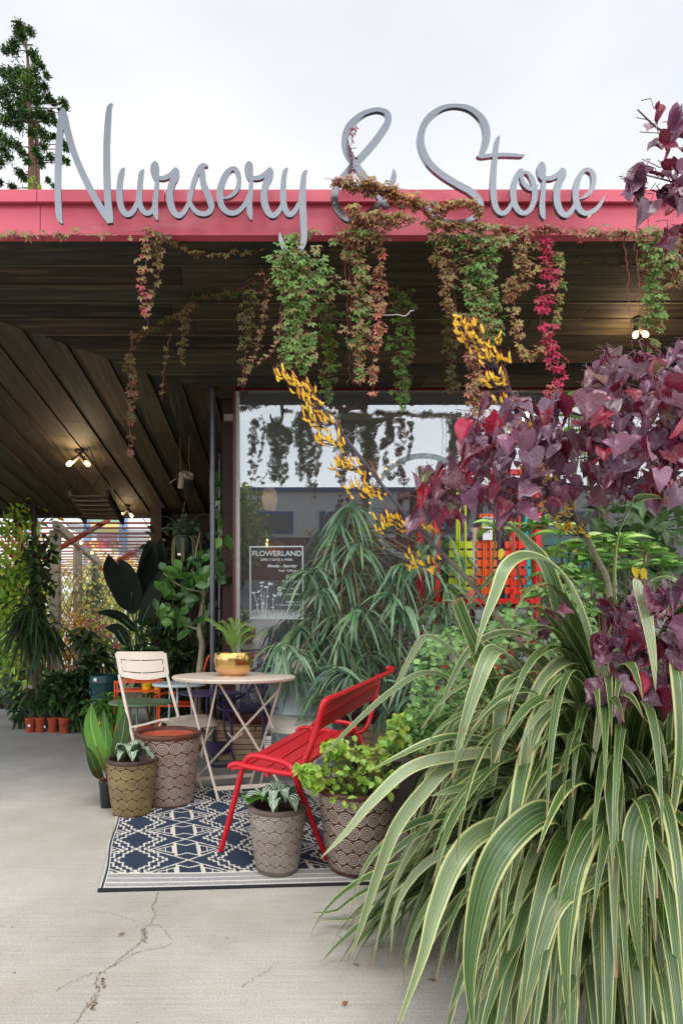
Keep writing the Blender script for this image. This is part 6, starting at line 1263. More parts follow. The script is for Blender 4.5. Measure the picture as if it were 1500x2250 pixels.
def flower_stalk(path, clusters, lab):
    q = crom([P(*p) for p in path], 8); k = len(q); s_ = MB()
    s_.tube(q, np.linspace(.009, .0028, k), 10, C=np.array([mixc(S(150, 140, 110), S(84, 78, 92), min(1, i/k*2.2)) for i in range(k)]))
    st_ = part('flower_stalk', s_, STEM, fx, label=lab, smooth='all')
    for cx, cy, wd, n, d in clusters:
        m = MB(); c = P(cx, cy, d); j = np.argmin(np.linalg.norm(q-c, axis=1)); root = q[min(j+2, k-1) if False else max(j-2, 0)]
        W = wd*d/F
        n = int(n*1.25)
        for i in range(n):
            f = i/(n-1) if n > 1 else 0; b0 = c+[(f-.5)*W*.95+rng.normal(0, W*.06), rng.normal(0, .014), (-(f-.5)*.22+rng.normal(0, .12))*W]
            L = rng.uniform(.018, .026); dv = nrm([-.62+rng.normal(0, .38), rng.normal(-.25, .35), .50+rng.normal(0, .33)]); up = nrm(np.cross(dv, (0, 1, 0)))
            pt = crom([b0, b0+dv*L*.4+[0, 0, -.003], b0+dv*L*.8+[0, 0, .001], b0+dv*L*1.1+[0, 0, .006]], 3); n_ = len(pt)
            cc = np.array([mixc(S(252, 204, 44), S(254, 222, 84), rng.random()) if v < .85 else S(170, 84, 40) for v in np.linspace(0, 1, n_)])
            if rng.random() < .10: cc = cc*np.array([.8, .55, .6])
            m.tube(pt, np.interp(np.linspace(0, 1, n_), [0, .3, .75, 1], [.0016, .0034, .0030, .0010]), 6, C=cc)
            m.tube([pt[-1], pt[-1]+dv*.006+[0, 0, .004]], [.0010, .0006], 4, C=S(120, 40, 40))
            if i % 2 == 0: m.tube([b0, (b0+root)/2+[0, 0, -.008], root], .0016, 5, C=S(90, 74, 84))
        o = part('flower_cluster', m, FLOW, fx); 
        o.parent = st_; o.location = (0, 0, 0)
    for f in (.25, .4, .55, .68, .8):
        m = MB(); j = int(f*(k-1)); t = nrm(q[j+1]-q[j]); m.ribbon(crom([q[j], q[j]+t*.05+[.01, -.01, .006], q[j]+t*.10+[.022, -.01, -.012]], 4), [.014, .014, .012, .011, .010, .008, .005, .004, .002], (0, -1, 1), C=S(150, 110, 84), keel=.3); o = part('dry_bract', m, LEAF, fx); o.parent = st_; o.location = (0, 0, 0)
flower_stalk([(1230, 1560, 1.84), (1165, 1445, 1.8), (1090, 1350, 1.78), (1020, 1265, 1.76), (940, 1185, 1.75), (870, 1105, 1.74), (800, 1015, 1.73), (745, 945, 1.72), (700, 885, 1.71), (660, 845, 1.70), (622, 818, 1.70)],
    [(632, 832, 44, 9, 1.7), (660, 852, 52, 14, 1.7), (685, 885, 56, 16, 1.7), (702, 928, 62, 18, 1.71), (732, 972, 56, 15, 1.72), (765, 1028, 66, 18, 1.72), (808, 1085, 72, 20, 1.73), (868, 1152, 82, 22, 1.74), (930, 1239, 74, 16, 1.75), (950, 1165, 22, 5, 1.75)],
    'grey stalk of yellow flowers leaning left in front of the window')
flower_stalk([(1345, 1500, 1.82), (1338, 1300, 1.78), (1310, 1225, 1.76), (1270, 1150, 1.75), (1230, 1060, 1.74), (1200, 1000, 1.73), (1150, 910, 1.72), (1110, 840, 1.72), (1070, 770, 1.71), (1040, 735, 1.71), (1012, 708, 1.7)],
    [(1022, 716, 44, 12, 1.7), (1035, 742, 52, 13, 1.7), (1060, 760, 58, 15, 1.7), (1088, 790, 58, 15, 1.7), (1090, 838, 50, 13, 1.71), (1112, 890, 60, 15, 1.71), (1140, 948, 62, 14, 1.72), (1155, 982, 40, 9, 1.72), (1180, 1028, 60, 14, 1.72), (1190, 1056, 74, 16, 1.73), (1230, 1128, 76, 14, 1.74), (1260, 1165, 60, 10, 1.75)],
    'taller grey stalk of yellow flowers rising through the purple leaves')

# ---------------------------------------------------------------- purple leaved redbud
RBM = M('purple_leaf', attr=True, rough=.33, trans=.17, var=.14, vs=14, spec=.7, back=S(112, 24, 54), bump=.5, bs=60, bd=.004, uvb=side_veins(1.3, 5, .9))
def vein_tint(m, mask, col, amt):
    t = m.node_tree; N = t.nodes.new; LK = t.links.new; b_ = [n for n in t.nodes if n.type == 'BSDF_PRINCIPLED'][0]; old = b_.inputs['Base Color'].links[0].from_socket
    mx = N('ShaderNodeMix'); mx.data_type = 'RGBA'; LK(mth(N, LK, 'MULTIPLY', mask(t, N, LK), amt), mx.inputs[0]); LK(old, mx.inputs[6]); mx.inputs[7].default_value = (*col, 1); LK(mx.outputs[2], b_.inputs['Base Color'])
vein_tint(RBM, side_veins(1.3, 4, .95), S(170, 120, 140), .22)
vein_tint(DIMP, side_veins(.8, 15, .55), S(150, 196, 110), .38)
rb = thing('redbud_tree', 'redbud tree with heart shaped purple and crimson leaves reaching in from the right', 'tree', (2.35, 2.3, 0))
br_ = MB(); BC = S(92, 78, 84)
br_.tube(crom([(2.35, 2.3, 0), (2.3, 2.25, .6), (2.2, 2.1, 1.2), (2.05, 2.0, 1.8), (1.95, 1.9, 2.4)], 5), np.linspace(.045, .02, 21), 10, C=BC)
for pts, r in (([(1900, 1060, 2.1), (1640, 1062, 1.9), (1500, 1082, 1.8), (1400, 1084, 1.78), (1290, 1072, 1.75), (1230, 1066, 1.72), (1150, 1085, 1.7), (1060, 1100, 1.68), (950, 1050, 1.66)], .011),
               ([(1230, 1066, 1.72), (1160, 1105, 1.7), (1090, 1110, 1.68), (1050, 1105, 1.66)], .004), ([(1500, 1082, 1.8), (1400, 980, 1.75), (1300, 920, 1.72), (1200, 900, 1.7), (1100, 900, 1.68)], .006),
               ([(1700, 900, 1.9), (1560, 850, 1.8), (1440, 800, 1.75), (1360, 790, 1.72)], .007), ([(1750, 700, 1.9), (1600, 500, 1.7), (1520, 320, 1.55), (1450, 285, 1.5), (1400, 240, 1.48)], .005),
               ([(1700, 620, 1.9), (1560, 430, 1.6), (1480, 400, 1.5), (1380, 375, 1.48)], .004), ([(1620, 560, 1.7), (1540, 500, 1.5), (1490, 500, 1.45)], .003),
               ([(1750, 1450, 1.8), (1560, 1400, 1.5), (1480, 1360, 1.42), (1440, 1345, 1.4), (1400, 1340, 1.4), (1350, 1330, 1.4)], .004), ([(1560, 1480, 1.45), (1450, 1430, 1.38), (1380, 1400, 1.36), (1300, 1392, 1.36)], .003),
               ([(1600, 1560, 1.45), (1480, 1500, 1.34), (1400, 1490, 1.33), (1330, 1480, 1.32)], .003), ([(1500, 1082, 1.8), (1440, 1020, 1.6), (1350, 1000, 1.55), (1250, 1010, 1.55)], .005)):
    q = crom([P(*p) for p in pts], 5); br_.tube(q, np.linspace(r, r*.3, len(q)), 7, C=BC)
part('branch', br_, BARK, rb, smooth='all')
pur = [S(104, 56, 84), S(118, 70, 98), S(86, 44, 68), S(100, 36, 62), S(134, 92, 116), S(92, 30, 54)]; crm = [S(176, 20, 62), S(150, 20, 54), S(120, 26, 50)]; olv = [S(110, 84, 60), S(96, 96, 50)]
def redbud_patch(polys, n, d0, d1, L0=.078, name='foliage'):
    m = MB(); s_ = MB()
    area = []
    for poly in polys:
        xs, ys = [p[0] for p in poly], [p[1] for p in poly]; area.append((max(xs)-min(xs))*(max(ys)-min(ys)))
    for i in range(n):
        while True:
            k = rng.choice(len(polys), p=np.array(area)/sum(area)); poly = polys[k]; xs, ys = [p[0] for p in poly], [p[1] for p in poly]; x, y = rng.uniform(min(xs), max(xs)), rng.uniform(min(ys), max(ys))
            if inpoly(x, y, poly): break
        d = rng.uniform(d0, d1); p = P(x, y-22, d); r = rng.random(); c = pur[rng.integers(6)] if r < .82 else (crm[rng.integers(3)] if r < .965 else olv[rng.integers(2)])
        L = L0*rng.uniform(.5, 1.2); fold = rng.random()
        dr = nrm([rng.normal(-.1, .62), -.35+rng.normal(0, .45), -.85+rng.normal(0, .3)]); nn = nrm([rng.normal(0, .5), -.75+rng.normal(0, .25), .85+rng.normal(0, .45)])
        if rng.random() < .06: nn = -nn
        V, Fc, E, U = T_HEART; V2 = V.copy(); V2[:, 2] += np.abs(V2[:, 0])*(.05+1.2*fold**3); V2[:, 0] *= (1-.4*fold**2)*rng.uniform(.9, 1.15)
        leaf_T = (V2, Fc, E, U); dd = nrm(dr); sd = nrm(np.cross(dd, nn)); n3 = np.cross(sd, dd)
        wv_ = .09*np.sin(V2[:, 1:2]*7+V2[:, :1]*5+rng.random()*6)
        X = p+V2[:, :1]*L*sd+V2[:, 1:2]*L*dd+(V2[:, 2:3]+wv_)*L*n3; X[:, 2] -= .1*L*V2[:, 1]**2
        cc = jit(c, .22); m.add(X, Fc, cc*(1+.0*E[:, None]), U)
        m.tube([p, p-dd*.018+[0, .004, .012], p+[rng.normal(0, .015), .02, .04]], .0011, 4, C=S(120, 70, 90))
    part(name, m, RBM, rb, smooth='all')
redbud_patch([[(1310, 830), (1345, 790), (1380, 822), (1415, 775), (1460, 800), (1520, 760), (1520, 900), (1300, 900), (1270, 870)], [(1010, 990), (1030, 935), (1080, 960), (1120, 900), (1150, 890), (1170, 950), (1235, 890), (1260, 960), (1300, 870), (1520, 860), (1520, 1010), (1010, 1010)],
              [(920, 1060), (1000, 1020), (1100, 990), (1520, 980), (1520, 1120), (1400, 1120), (1300, 1110), (1250, 1120), (1190, 1150), (1100, 1150), (1050, 1145), (990, 1165), (960, 1150), (920, 1170), (890, 1150)]], 470, 1.5, 1.98, .052)
redbud_patch([[(1010, 960), (1060, 900), (1240, 900), (1250, 1010), (1130, 1030), (1010, 1030)], [(1290, 880), (1520, 860), (1520, 1100), (1290, 1100)]], 80, 1.42, 1.6, .058)
redbud_patch([[(1385, 262), (1450, 245), (1510, 262), (1510, 372), (1440, 365), (1390, 330)]], 11, 1.46, 1.56, .056)
redbud_patch([[(1355, 405), (1400, 388), (1510, 390), (1510, 480), (1440, 478), (1355, 450)], [(1460, 510), (1510, 500), (1510, 580), (1465, 575)]], 30, 1.44, 1.58, .056)
redbud_patch([[(1310, 1420), (1340, 1395), (1400, 1400), (1400, 1340), (1440, 1320), (1520, 1310), (1520, 1530), (1440, 1535), (1400, 1575), (1330, 1560), (1310, 1500)]], 92, 1.28, 1.46, .056)
redbud_patch([[(1175, 1355), (1245, 1345), (1250, 1385), (1180, 1390)], [(1290, 1330), (1400, 1310), (1400, 1400), (1300, 1400)]], 16, 1.46, 1.6, .060)

# ---------------------------------------------------------------- long leaved ficus in the tub
fi = thing('long_leaf_ficus', 'bushy tree with long narrow drooping grey green leaves before the window', 'tree', tc_+[0, 0, .6]); m = MB(); s_ = MB()
trunk = crom([tc_+[0, 0, .6], tc_+[.12, -.02, .9], tc_+[.22, 0, 1.2], P(760, 1200, 4.0), P(762, 1150, 4.0)], 5); s_.tube(trunk, np.linspace(.022, .006, len(trunk)), 8, C=S(112, 96, 74))
GR = [S(134, 164, 138), S(114, 148, 120), S(150, 178, 150), S(98, 134, 94), S(124, 156, 108)]
nodes = [(765, 1130), (752, 1165), (748, 1205), (790, 1215), (720, 1240), (800, 1262), (690, 1255), (838, 1275), (755, 1285), (700, 1310), (930, 1210), (965, 1195), (1000, 1215), (940, 1250), (985, 1255), (900, 1260), (850, 1330), (660, 1390), (700, 1375), (650, 1450), (620, 1475), (740, 1370), (790, 1350), (830, 1390), (880, 1350), (930, 1330), (970, 1340), (760, 1430), (700, 1440), (810, 1450), (860, 1430), (905, 1420), (950, 1420), (680, 1500), (730, 1490), (780, 1500), (840, 1500), (890, 1490), (930, 1480), (640, 1500), (720, 1540), (900, 1550), (860, 1560), (950, 1520), (990, 1300), (990, 1400), (940, 1570), (620, 1440), (780, 1390), (725, 1410)]
for x, y in nodes:
    d = 3.95+rng.uniform(-.22, .28); c = P(x+rng.uniform(-10, 10), y+rng.uniform(-8, 8)-14, d); j = rng.integers(len(trunk)//3, len(trunk)); s_.tube(crom([trunk[min(j, len(trunk)-1)]*[1, 1, 1], (trunk[j]+c)/2+[0, 0, .05], c], 4), [.006]*4+[.004]*4+[.002], 5, C=S(120, 104, 80))
    for i in range(rng.integers(17, 25)):
        a = rng.uniform(0, 6.3); el = rng.uniform(-.9, .35); L = rng.uniform(.15, .27); dv = nrm([math.cos(a), math.sin(a)*.8-.15, el]); b0 = c+rv(.022)
        leaf(m, T_NARROW, b0, dv, nrm(np.array([0, -.35, 1])+rv(.35)), L, rng.uniform(.018, .027), jit(GR[rng.integers(5)], .2), droop=rng.uniform(.45, 1.1))
for tip in ((400/3+500, 1180), ):
    pass
part('foliage', m, LEAFG, fi, smooth='all'); part('stem', s_, BARK, fi, smooth='all')

# ---------------------------------------------------------------- shrubs
def shrub(name, lab, polys, n, d0, d1, T, L, W, cols, base, droop=.3, mat=None, dirn=None, stemc=S(110, 96, 70), ns=14, grp=None, edge=None, cat='shrub'):
    t = thing(name, lab, cat, base, grp); m = MB(); s_ = MB(); bb = np.array(base, float); pk = []
    for i in range(n):
        while True:
            poly = polys[rng.integers(len(polys))]; xs, ys = [p[0] for p in poly], [p[1] for p in poly]; x, y = rng.uniform(min(xs), max(xs)), rng.uniform(min(ys), max(ys))
            if inpoly(x, y, poly): break
        d = rng.uniform(d0, d1); p = P(x, y, d); pk.append(p); dv = nrm(rv(.6)+[0, -.3, .1]) if dirn is None else nrm(rv(.5)+np.array(dirn)); l = L*rng.uniform(.6, 1.2)
        c = jit(cols[rng.integers(len(cols))], .2); leaf(m, T, p, dv, nrm(rv(.35)+[0, -.5, .9]), l, l*W, c, jit(edge, .1) if edge is not None and rng.random() < .5 else None, droop=droop)
    for i in range(ns):
        p = pk[rng.integers(len(pk))]; s_.tube(crom([bb+rv(.02)*[1, 1, 0], bb*.6+p*.4+rv(.03), bb*.25+p*.75+rv(.03), p], 4), np.linspace(.006, .0018, 13), 5, C=stemc)
    part('foliage', m, mat or LEAF, t, smooth='all'); part('stem', s_, STEM, t); return t
VG = [S(146, 192, 92), S(162, 204, 108), S(124, 172, 84), S(172, 206, 124)]
def whorls(t_, nodes, cols, L, W, n=(6, 9), T=T_OVATE, mat=LEAFG, d=2.5, stemc=S(110, 120, 60)):
    m = MB(); s_ = MB()
    for x, y in nodes:
        dd = d+rng.uniform(-.12, .15); c = P(x, y, dd); ax = nrm([rng.normal(0, .3), -.35, .9]); s_.tube(crom([c-[rng.normal(0, .03), -.05, .28], c-[0, -.02, .1], c], 4), .004, 6, C=stemc)
        k = rng.integers(*n)
        for i in range(k):
            a = 2*math.pi*i/k*2.4; o = nrm([math.cos(a), math.sin(a), .15+.55*(i/k)]); l = L*(1-.45*i/k)*rng.uniform(.8, 1.1); leaf(m, T, c-[0, 0, .03*(1-i/k)], o, nrm([0, -.4, 1]), l, l*W, jit(cols[rng.integers(len(cols))], .15), droop=.35)
    part('foliage', m, mat, t_, smooth='all'); part('stem', s_, STEM, t_)
gs = thing('green_shrub', 'fresh green broad leaved shrub rising behind the purple leaves and the rack', 'shrub', P(1250, 1400, 2.55)*[1, 1, 0])
whorls(gs, [(1255, 880), (1215, 900), (1290, 930), (1240, 950), (1180, 950), (1270, 985), (1090, 1150), (1170, 1150), (1200, 1140), (1230, 1160), (1200, 1210), (1250, 1200), (1290, 1180), (1230, 1250), (1270, 1260), (1300, 1220), (1340, 1200), (1380, 1240), (1320, 1290), (1420, 1200), (1460, 1230), (1360, 1180), (1300, 1330), (1240, 1300), (1190, 1300)], VG, .155, .52)
m = MB()
for x, y in ((1185, 1240), (1200, 1235), (1390, 1245), (1400, 1250), (1415, 1248), (1195, 1210), (1103, 1205)): leaf(m, T_OVATE, P(x, y, 2.4), nrm([rng.normal(0, .4), -.3, -.7]), (0, -1, .4), .055, .028, S(226, 196, 50), droop=.1)
part('yellow_leaf', m, LEAF, gs)
tr_ = MB(); bb = P(1250, 1400, 2.55)*[1, 1, 0]
for x, y in ((1255, 900), (1120, 1180), (1230, 1180), (1300, 1230), (1180, 1260), (1420, 1220)): q = P(x, y, 2.58); tr_.tube(crom([bb, bb*.5+q*.5+[.03, 0, 0], q], 5), np.linspace(.014, .004, 11), 7, C=S(120, 100, 72))
part('trunk', tr_, BARK, gs, smooth='all')
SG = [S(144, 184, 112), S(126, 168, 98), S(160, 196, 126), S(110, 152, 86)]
sb = shrub('salvia_bush', 'airy small leaved bush with tiny red flowers left of the flax clump', [[(1060, 1350), (1170, 1320), (1200, 1250), (1260, 1240), (1330, 1300), (1300, 1460), (1150, 1440), (1040, 1400)], [(930, 1400), (1010, 1380), (1110, 1460), (1050, 1620), (940, 1600), (900, 1560)], [(900, 1560), (1020, 1560), (1000, 1660), (880, 1650)]], 2300, 2.15, 2.65, T_ROUND, .030, .8, SG, P(1080, 1400, 2.4)*[1, 1, 0], droop=.2, ns=40)
m = MB()
for i in range(34):
    x, y = [(rng.uniform(930, 1060), rng.uniform(1400, 1560)), (rng.uniform(1000, 1120), rng.uniform(1420, 1500)), (rng.uniform(1100, 1260), rng.uniform(1300, 1420))][i % 3]; p = P(x, y, 2.25)
    for k in range(3): leaf(m, T_ROUND, p, nrm(rv()+[0, -.5, 0]), (0, -1, 0), .016, .012, S(196, 36, 44))
part('flower', m, FLOW, sb)
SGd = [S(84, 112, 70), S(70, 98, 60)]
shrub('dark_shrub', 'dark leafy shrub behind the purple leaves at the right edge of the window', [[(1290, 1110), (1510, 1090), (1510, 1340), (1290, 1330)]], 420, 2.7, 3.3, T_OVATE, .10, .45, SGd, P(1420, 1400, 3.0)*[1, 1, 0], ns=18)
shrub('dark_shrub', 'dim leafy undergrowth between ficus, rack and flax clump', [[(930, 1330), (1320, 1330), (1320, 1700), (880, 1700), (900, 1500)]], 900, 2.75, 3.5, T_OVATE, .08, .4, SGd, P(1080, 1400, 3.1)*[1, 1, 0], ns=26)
CV = [S(128, 178, 66), S(150, 196, 84), S(104, 158, 56), S(176, 210, 110), S(180, 196, 70)]
shrub('mirror_shrub', 'glossy yellow green small leaved shrub filling the dark brown ringed pot', [[(690, 1745), (700, 1680), (720, 1650), (780, 1630), (870, 1630), (880, 1740), (800, 1770), (730, 1765)], [(660, 1700), (700, 1690), (700, 1740)], [(650, 1695), (680, 1690), (680, 1710)], [(710, 1640), (740, 1628), (760, 1650), (730, 1660)], [(860, 1580), (900, 1570), (900, 1620), (850, 1630)]],
      1350, 2.20, 2.5, T_ROUND, .036, .74, CV, gE+[0, 0, .30], droop=.15, mat=LEAFG, ns=30, edge=S(186, 206, 90), stemc=S(110, 120, 60))
# round leaved tree left of the post
CL = [S(74, 116, 52), S(60, 100, 46), S(96, 140, 60), S(52, 86, 44)]
ct = thing('round_leaf_tree', 'tree with paddle shaped green leaves on a pale trunk beside the steel post', 'tree', P(432, 1400, 4.9)*[1, 1, 0]); m = MB(); s_ = MB(); PT = S(140, 132, 108)
s_.tube(crom([P(432, 1650, 4.9), P(436, 1500, 4.9), P(444, 1420, 4.9), P(438, 1380, 4.9), P(445, 1330, 4.9), P(450, 1290, 4.9), P(462, 1240, 4.9)], 5), np.linspace(.034, .012, 31), 9, C=PT)
for pts in ([(438, 1385), (420, 1378), (400, 1373)], [(445, 1330), (440, 1290), (420, 1250)], [(450, 1290), (480, 1240), (492, 1160), (497, 1080)], [(440, 1300), (400, 1290), (360, 1260)], [(440, 1270), (430, 1220), (440, 1170)]):
    s_.tube(crom([P(x, y, 4.9) for x, y in pts], 4), np.linspace(.012, .005, 4*(len(pts)-1)+1), 6, C=PT)
for x, y, s0_ in [(rng.uniform(345, 460), rng.uniform(1250, 1390), 1) for _ in range(74)]+[(rng.uniform(470, 520), rng.uniform(1060, 1290), 1) for _ in range(64)]+[(rng.uniform(428, 470), rng.uniform(1215, 1290), 1) for _ in range(24)]:
    p = P(x, y, 4.9+rng.uniform(-.25, .2)); leaf(m, T_ROUND, p, nrm([rng.normal(0, .6), -.2+rng.normal(0, .3), .35+rng.normal(0, .5)]), nrm(rv(.4)+[0, -1, .5]), rng.uniform(.09, .14), rng.uniform(.06, .085), jit(CL[rng.integers(4)], .2), droop=.1); s_.tube([p, p-[rng.normal(0, .03), 0, .06]], .003, 4, C=S(90, 120, 60))
part('foliage', m, LEAFG, ct, smooth='all'); part('trunk', s_, BARK, ct, smooth='all')
# bird of paradise: huge dark leaves
bp2 = thing('bird_of_paradise', 'tall dark plant with huge paddle leaves silhouetted before the garden', 'plant', P(300, 1400, 5.9)*[1, 1, 0]); s_ = MB()
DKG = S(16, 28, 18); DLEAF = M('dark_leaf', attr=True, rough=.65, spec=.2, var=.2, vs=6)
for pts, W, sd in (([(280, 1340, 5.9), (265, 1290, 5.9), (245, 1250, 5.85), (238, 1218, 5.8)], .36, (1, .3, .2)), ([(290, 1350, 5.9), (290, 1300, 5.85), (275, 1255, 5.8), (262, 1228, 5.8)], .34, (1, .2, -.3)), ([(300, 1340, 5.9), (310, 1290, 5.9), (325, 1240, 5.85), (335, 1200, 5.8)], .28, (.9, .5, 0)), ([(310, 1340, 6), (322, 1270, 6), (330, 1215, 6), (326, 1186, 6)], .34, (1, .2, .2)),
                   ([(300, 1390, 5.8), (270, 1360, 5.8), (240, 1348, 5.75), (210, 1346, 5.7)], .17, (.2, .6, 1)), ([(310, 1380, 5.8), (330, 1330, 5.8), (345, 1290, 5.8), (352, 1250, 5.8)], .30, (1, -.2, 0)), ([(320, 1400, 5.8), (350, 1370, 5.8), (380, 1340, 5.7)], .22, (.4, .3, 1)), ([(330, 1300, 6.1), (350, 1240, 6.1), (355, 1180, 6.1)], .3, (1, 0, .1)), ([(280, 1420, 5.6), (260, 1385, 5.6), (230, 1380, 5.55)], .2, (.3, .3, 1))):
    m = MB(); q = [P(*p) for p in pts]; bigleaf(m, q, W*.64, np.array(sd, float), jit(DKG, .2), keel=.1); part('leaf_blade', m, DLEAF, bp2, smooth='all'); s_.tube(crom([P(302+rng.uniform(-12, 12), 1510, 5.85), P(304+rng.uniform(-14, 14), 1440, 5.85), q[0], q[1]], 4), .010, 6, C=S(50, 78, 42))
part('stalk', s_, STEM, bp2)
def foliage_blob(name, lab, c, rad, n, T, L, W, cols, base=None, droop=.4, up=.2, mat=None, grp=None, cat='plant', trunk=None, hollow=.0, sub=None):
    t = thing(name, lab, cat, base if base is not None else np.array(c)*[1, 1, 0], grp); m = MB(); c = np.array(c, float); rad = np.array(rad, float)
    cl = c+rng.normal(0, .5, (max(3, n//35), 3))*rad*.9
    for i in range(n):
        q = cl[rng.integers(len(cl))]+rv(.23)*rad; o = (q-c)/rad
        if np.linalg.norm(o) > 1.35: continue
        leaf(m, T, q, nrm(o*.7+rv(.6)+[0, -.15, up]), nrm(rv(.4)+[0, -.4, 1]), L*rng.uniform(.6, 1.25), L*W*rng.uniform(.8, 1.2), jit(cols[rng.integers(len(cols))], .25), droop=droop)
    part('foliage', m, mat or LEAF, t); s_ = MB(); b0 = np.array(base if base is not None else c*[1, 1, 0], float)
    for i in range(5): q = cl[rng.integers(len(cl))]; s_.tube(crom([b0+rv(.03)*[1, 1, 0], (b0+q)/2+rv(.05), q], 4), np.linspace((trunk or .02), .006, 9), 6, C=S(88, 72, 54))
    part('stem', s_, BARK, t); return t
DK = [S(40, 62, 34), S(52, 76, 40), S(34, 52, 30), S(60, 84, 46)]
def at(px, py, d): return P(px, py, d)
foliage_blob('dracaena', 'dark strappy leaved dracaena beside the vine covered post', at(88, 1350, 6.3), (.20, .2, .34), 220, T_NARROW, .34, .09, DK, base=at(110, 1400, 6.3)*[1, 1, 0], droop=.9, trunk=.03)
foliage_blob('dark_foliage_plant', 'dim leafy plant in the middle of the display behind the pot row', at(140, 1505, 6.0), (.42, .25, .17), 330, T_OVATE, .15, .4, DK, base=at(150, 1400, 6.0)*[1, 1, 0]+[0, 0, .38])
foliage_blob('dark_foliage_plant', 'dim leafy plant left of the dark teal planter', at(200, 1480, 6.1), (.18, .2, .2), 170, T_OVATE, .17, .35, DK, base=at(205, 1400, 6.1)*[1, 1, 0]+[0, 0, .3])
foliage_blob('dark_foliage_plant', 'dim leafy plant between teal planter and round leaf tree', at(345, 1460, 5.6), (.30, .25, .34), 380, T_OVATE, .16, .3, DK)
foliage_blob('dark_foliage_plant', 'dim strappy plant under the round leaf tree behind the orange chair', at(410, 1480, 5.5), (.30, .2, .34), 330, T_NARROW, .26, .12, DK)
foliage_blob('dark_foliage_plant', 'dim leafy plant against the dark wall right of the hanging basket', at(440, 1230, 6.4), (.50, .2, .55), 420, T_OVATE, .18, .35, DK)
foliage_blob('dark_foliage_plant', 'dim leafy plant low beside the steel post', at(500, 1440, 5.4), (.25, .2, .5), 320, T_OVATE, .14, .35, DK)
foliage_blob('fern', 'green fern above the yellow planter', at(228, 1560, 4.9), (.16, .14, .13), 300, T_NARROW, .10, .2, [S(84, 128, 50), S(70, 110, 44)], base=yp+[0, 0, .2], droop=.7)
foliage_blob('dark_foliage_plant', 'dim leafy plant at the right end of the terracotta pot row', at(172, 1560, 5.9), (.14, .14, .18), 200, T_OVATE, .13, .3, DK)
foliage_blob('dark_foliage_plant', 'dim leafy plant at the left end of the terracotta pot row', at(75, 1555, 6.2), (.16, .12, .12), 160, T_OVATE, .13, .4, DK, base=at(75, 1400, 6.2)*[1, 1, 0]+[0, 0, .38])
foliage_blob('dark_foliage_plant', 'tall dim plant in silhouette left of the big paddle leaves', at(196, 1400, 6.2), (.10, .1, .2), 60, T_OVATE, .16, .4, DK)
# grass tuft, lower right
m = MB()
for i in range(85):
    b0 = P(rng.uniform(1440, 1530), 1400, 1.3)*[1, 1, 0]; a = rng.uniform(2, 4.6); L = rng.uniform(.35, .75); o = np.array([math.cos(a), math.sin(a)*.5, 0])
    q = crom([b0, b0+[0, 0, L*.5]+o*L*.1, b0+[0, 0, L*.72]+o*L*.35, b0+[0, 0, L*.62]+o*L*.62], 4); m.ribbon(q, np.linspace(.003, .001, len(q)), (0, 1, .3), jit(S(140, 160, 70), .25))
gt = thing('grass_tuft', 'thin wispy green grass at the lower right corner in front of the flax', 'grass', P(1480, 1400, 1.3)*[1, 1, 0]); part('blades', m, LEAF, gt, kind='stuff')
vine('tangled creeper tuft where the middle strands merge under the fascia', [(950, 525, 2.98), (1010, 535, 2.97), (1070, 540, 2.98), (1120, 530, 2.98)], 24, 110, [gp_, g_, pp_], taper=False)
vine('creeper tuft merging above the strands beside the ampersand', [(740, 520, 2.98), (790, 530, 2.97), (840, 525, 2.98)], 20, 60, [gp_, pp_], taper=False)
for i in range(6):
    x, y = [(rng.uniform(640, 1000), rng.uniform(2060, 2180)), (rng.uniform(60, 640), rng.uniform(1990, 2240))][i % 3 == 2]; q = G(x, y)+[0, 0, .004]; a = rng.uniform(0, 6.3); L = rng.uniform(.012, .03); m = MB()
    leaf(m, T_NARROW if i % 2 else T_OVATE, q, (math.cos(a), math.sin(a), .12), (0, 0, 1), L, L*.35, jit(S(140, 104, 66), .3)); solo('dry_leaf', m, LEAF, 'tiny dry brown leaf scrap lying on the paving', 'leaf', q, 'dry leaf scraps on the paving')
# ---------------------------------------------------------------- vine covered post and pergola beyond
p0 = at(75, 1400, 7.0); t = thing('iron_post', 'dark iron post wrapped in leafy vine at the edge of the covered area', 'post', p0*[1, 1, 0]); m = MB(); m.tube([p0*[1, 1, 0], [p0[0], 7.0, P(0, 1112, 7.0)[2]]], .035, 10, C=S(30, 28, 28)); part('shaft', m, DARKMETAL, t)
m = MB(); m.box([p0[0], 7.0, P(0, 1110, 7.0)[2]], (.12, .12, .03), C=S(30, 28, 28)); part('cap', m, DARKMETAL, t)
eb = MB(); eb.bar([-7, 7.34, zs(7.3)+.05], [-1.2, 7.34, zs(7.3)+.05], .08, .16, C=S(44, 34, 30)); eb.bar([-3.2, 7.42, 2.72], [-.9, 7.42, 2.63], .05, .05, C=S(60, 60, 62))
solo('eave_beam', eb, BARK, 'dark beam along the far edge of the plank soffit', 'beam', (-3, 7.34, 2.5))
YGn = [S(150, 186, 70), S(126, 164, 56), S(172, 200, 92), S(100, 136, 48), S(190, 196, 74)]
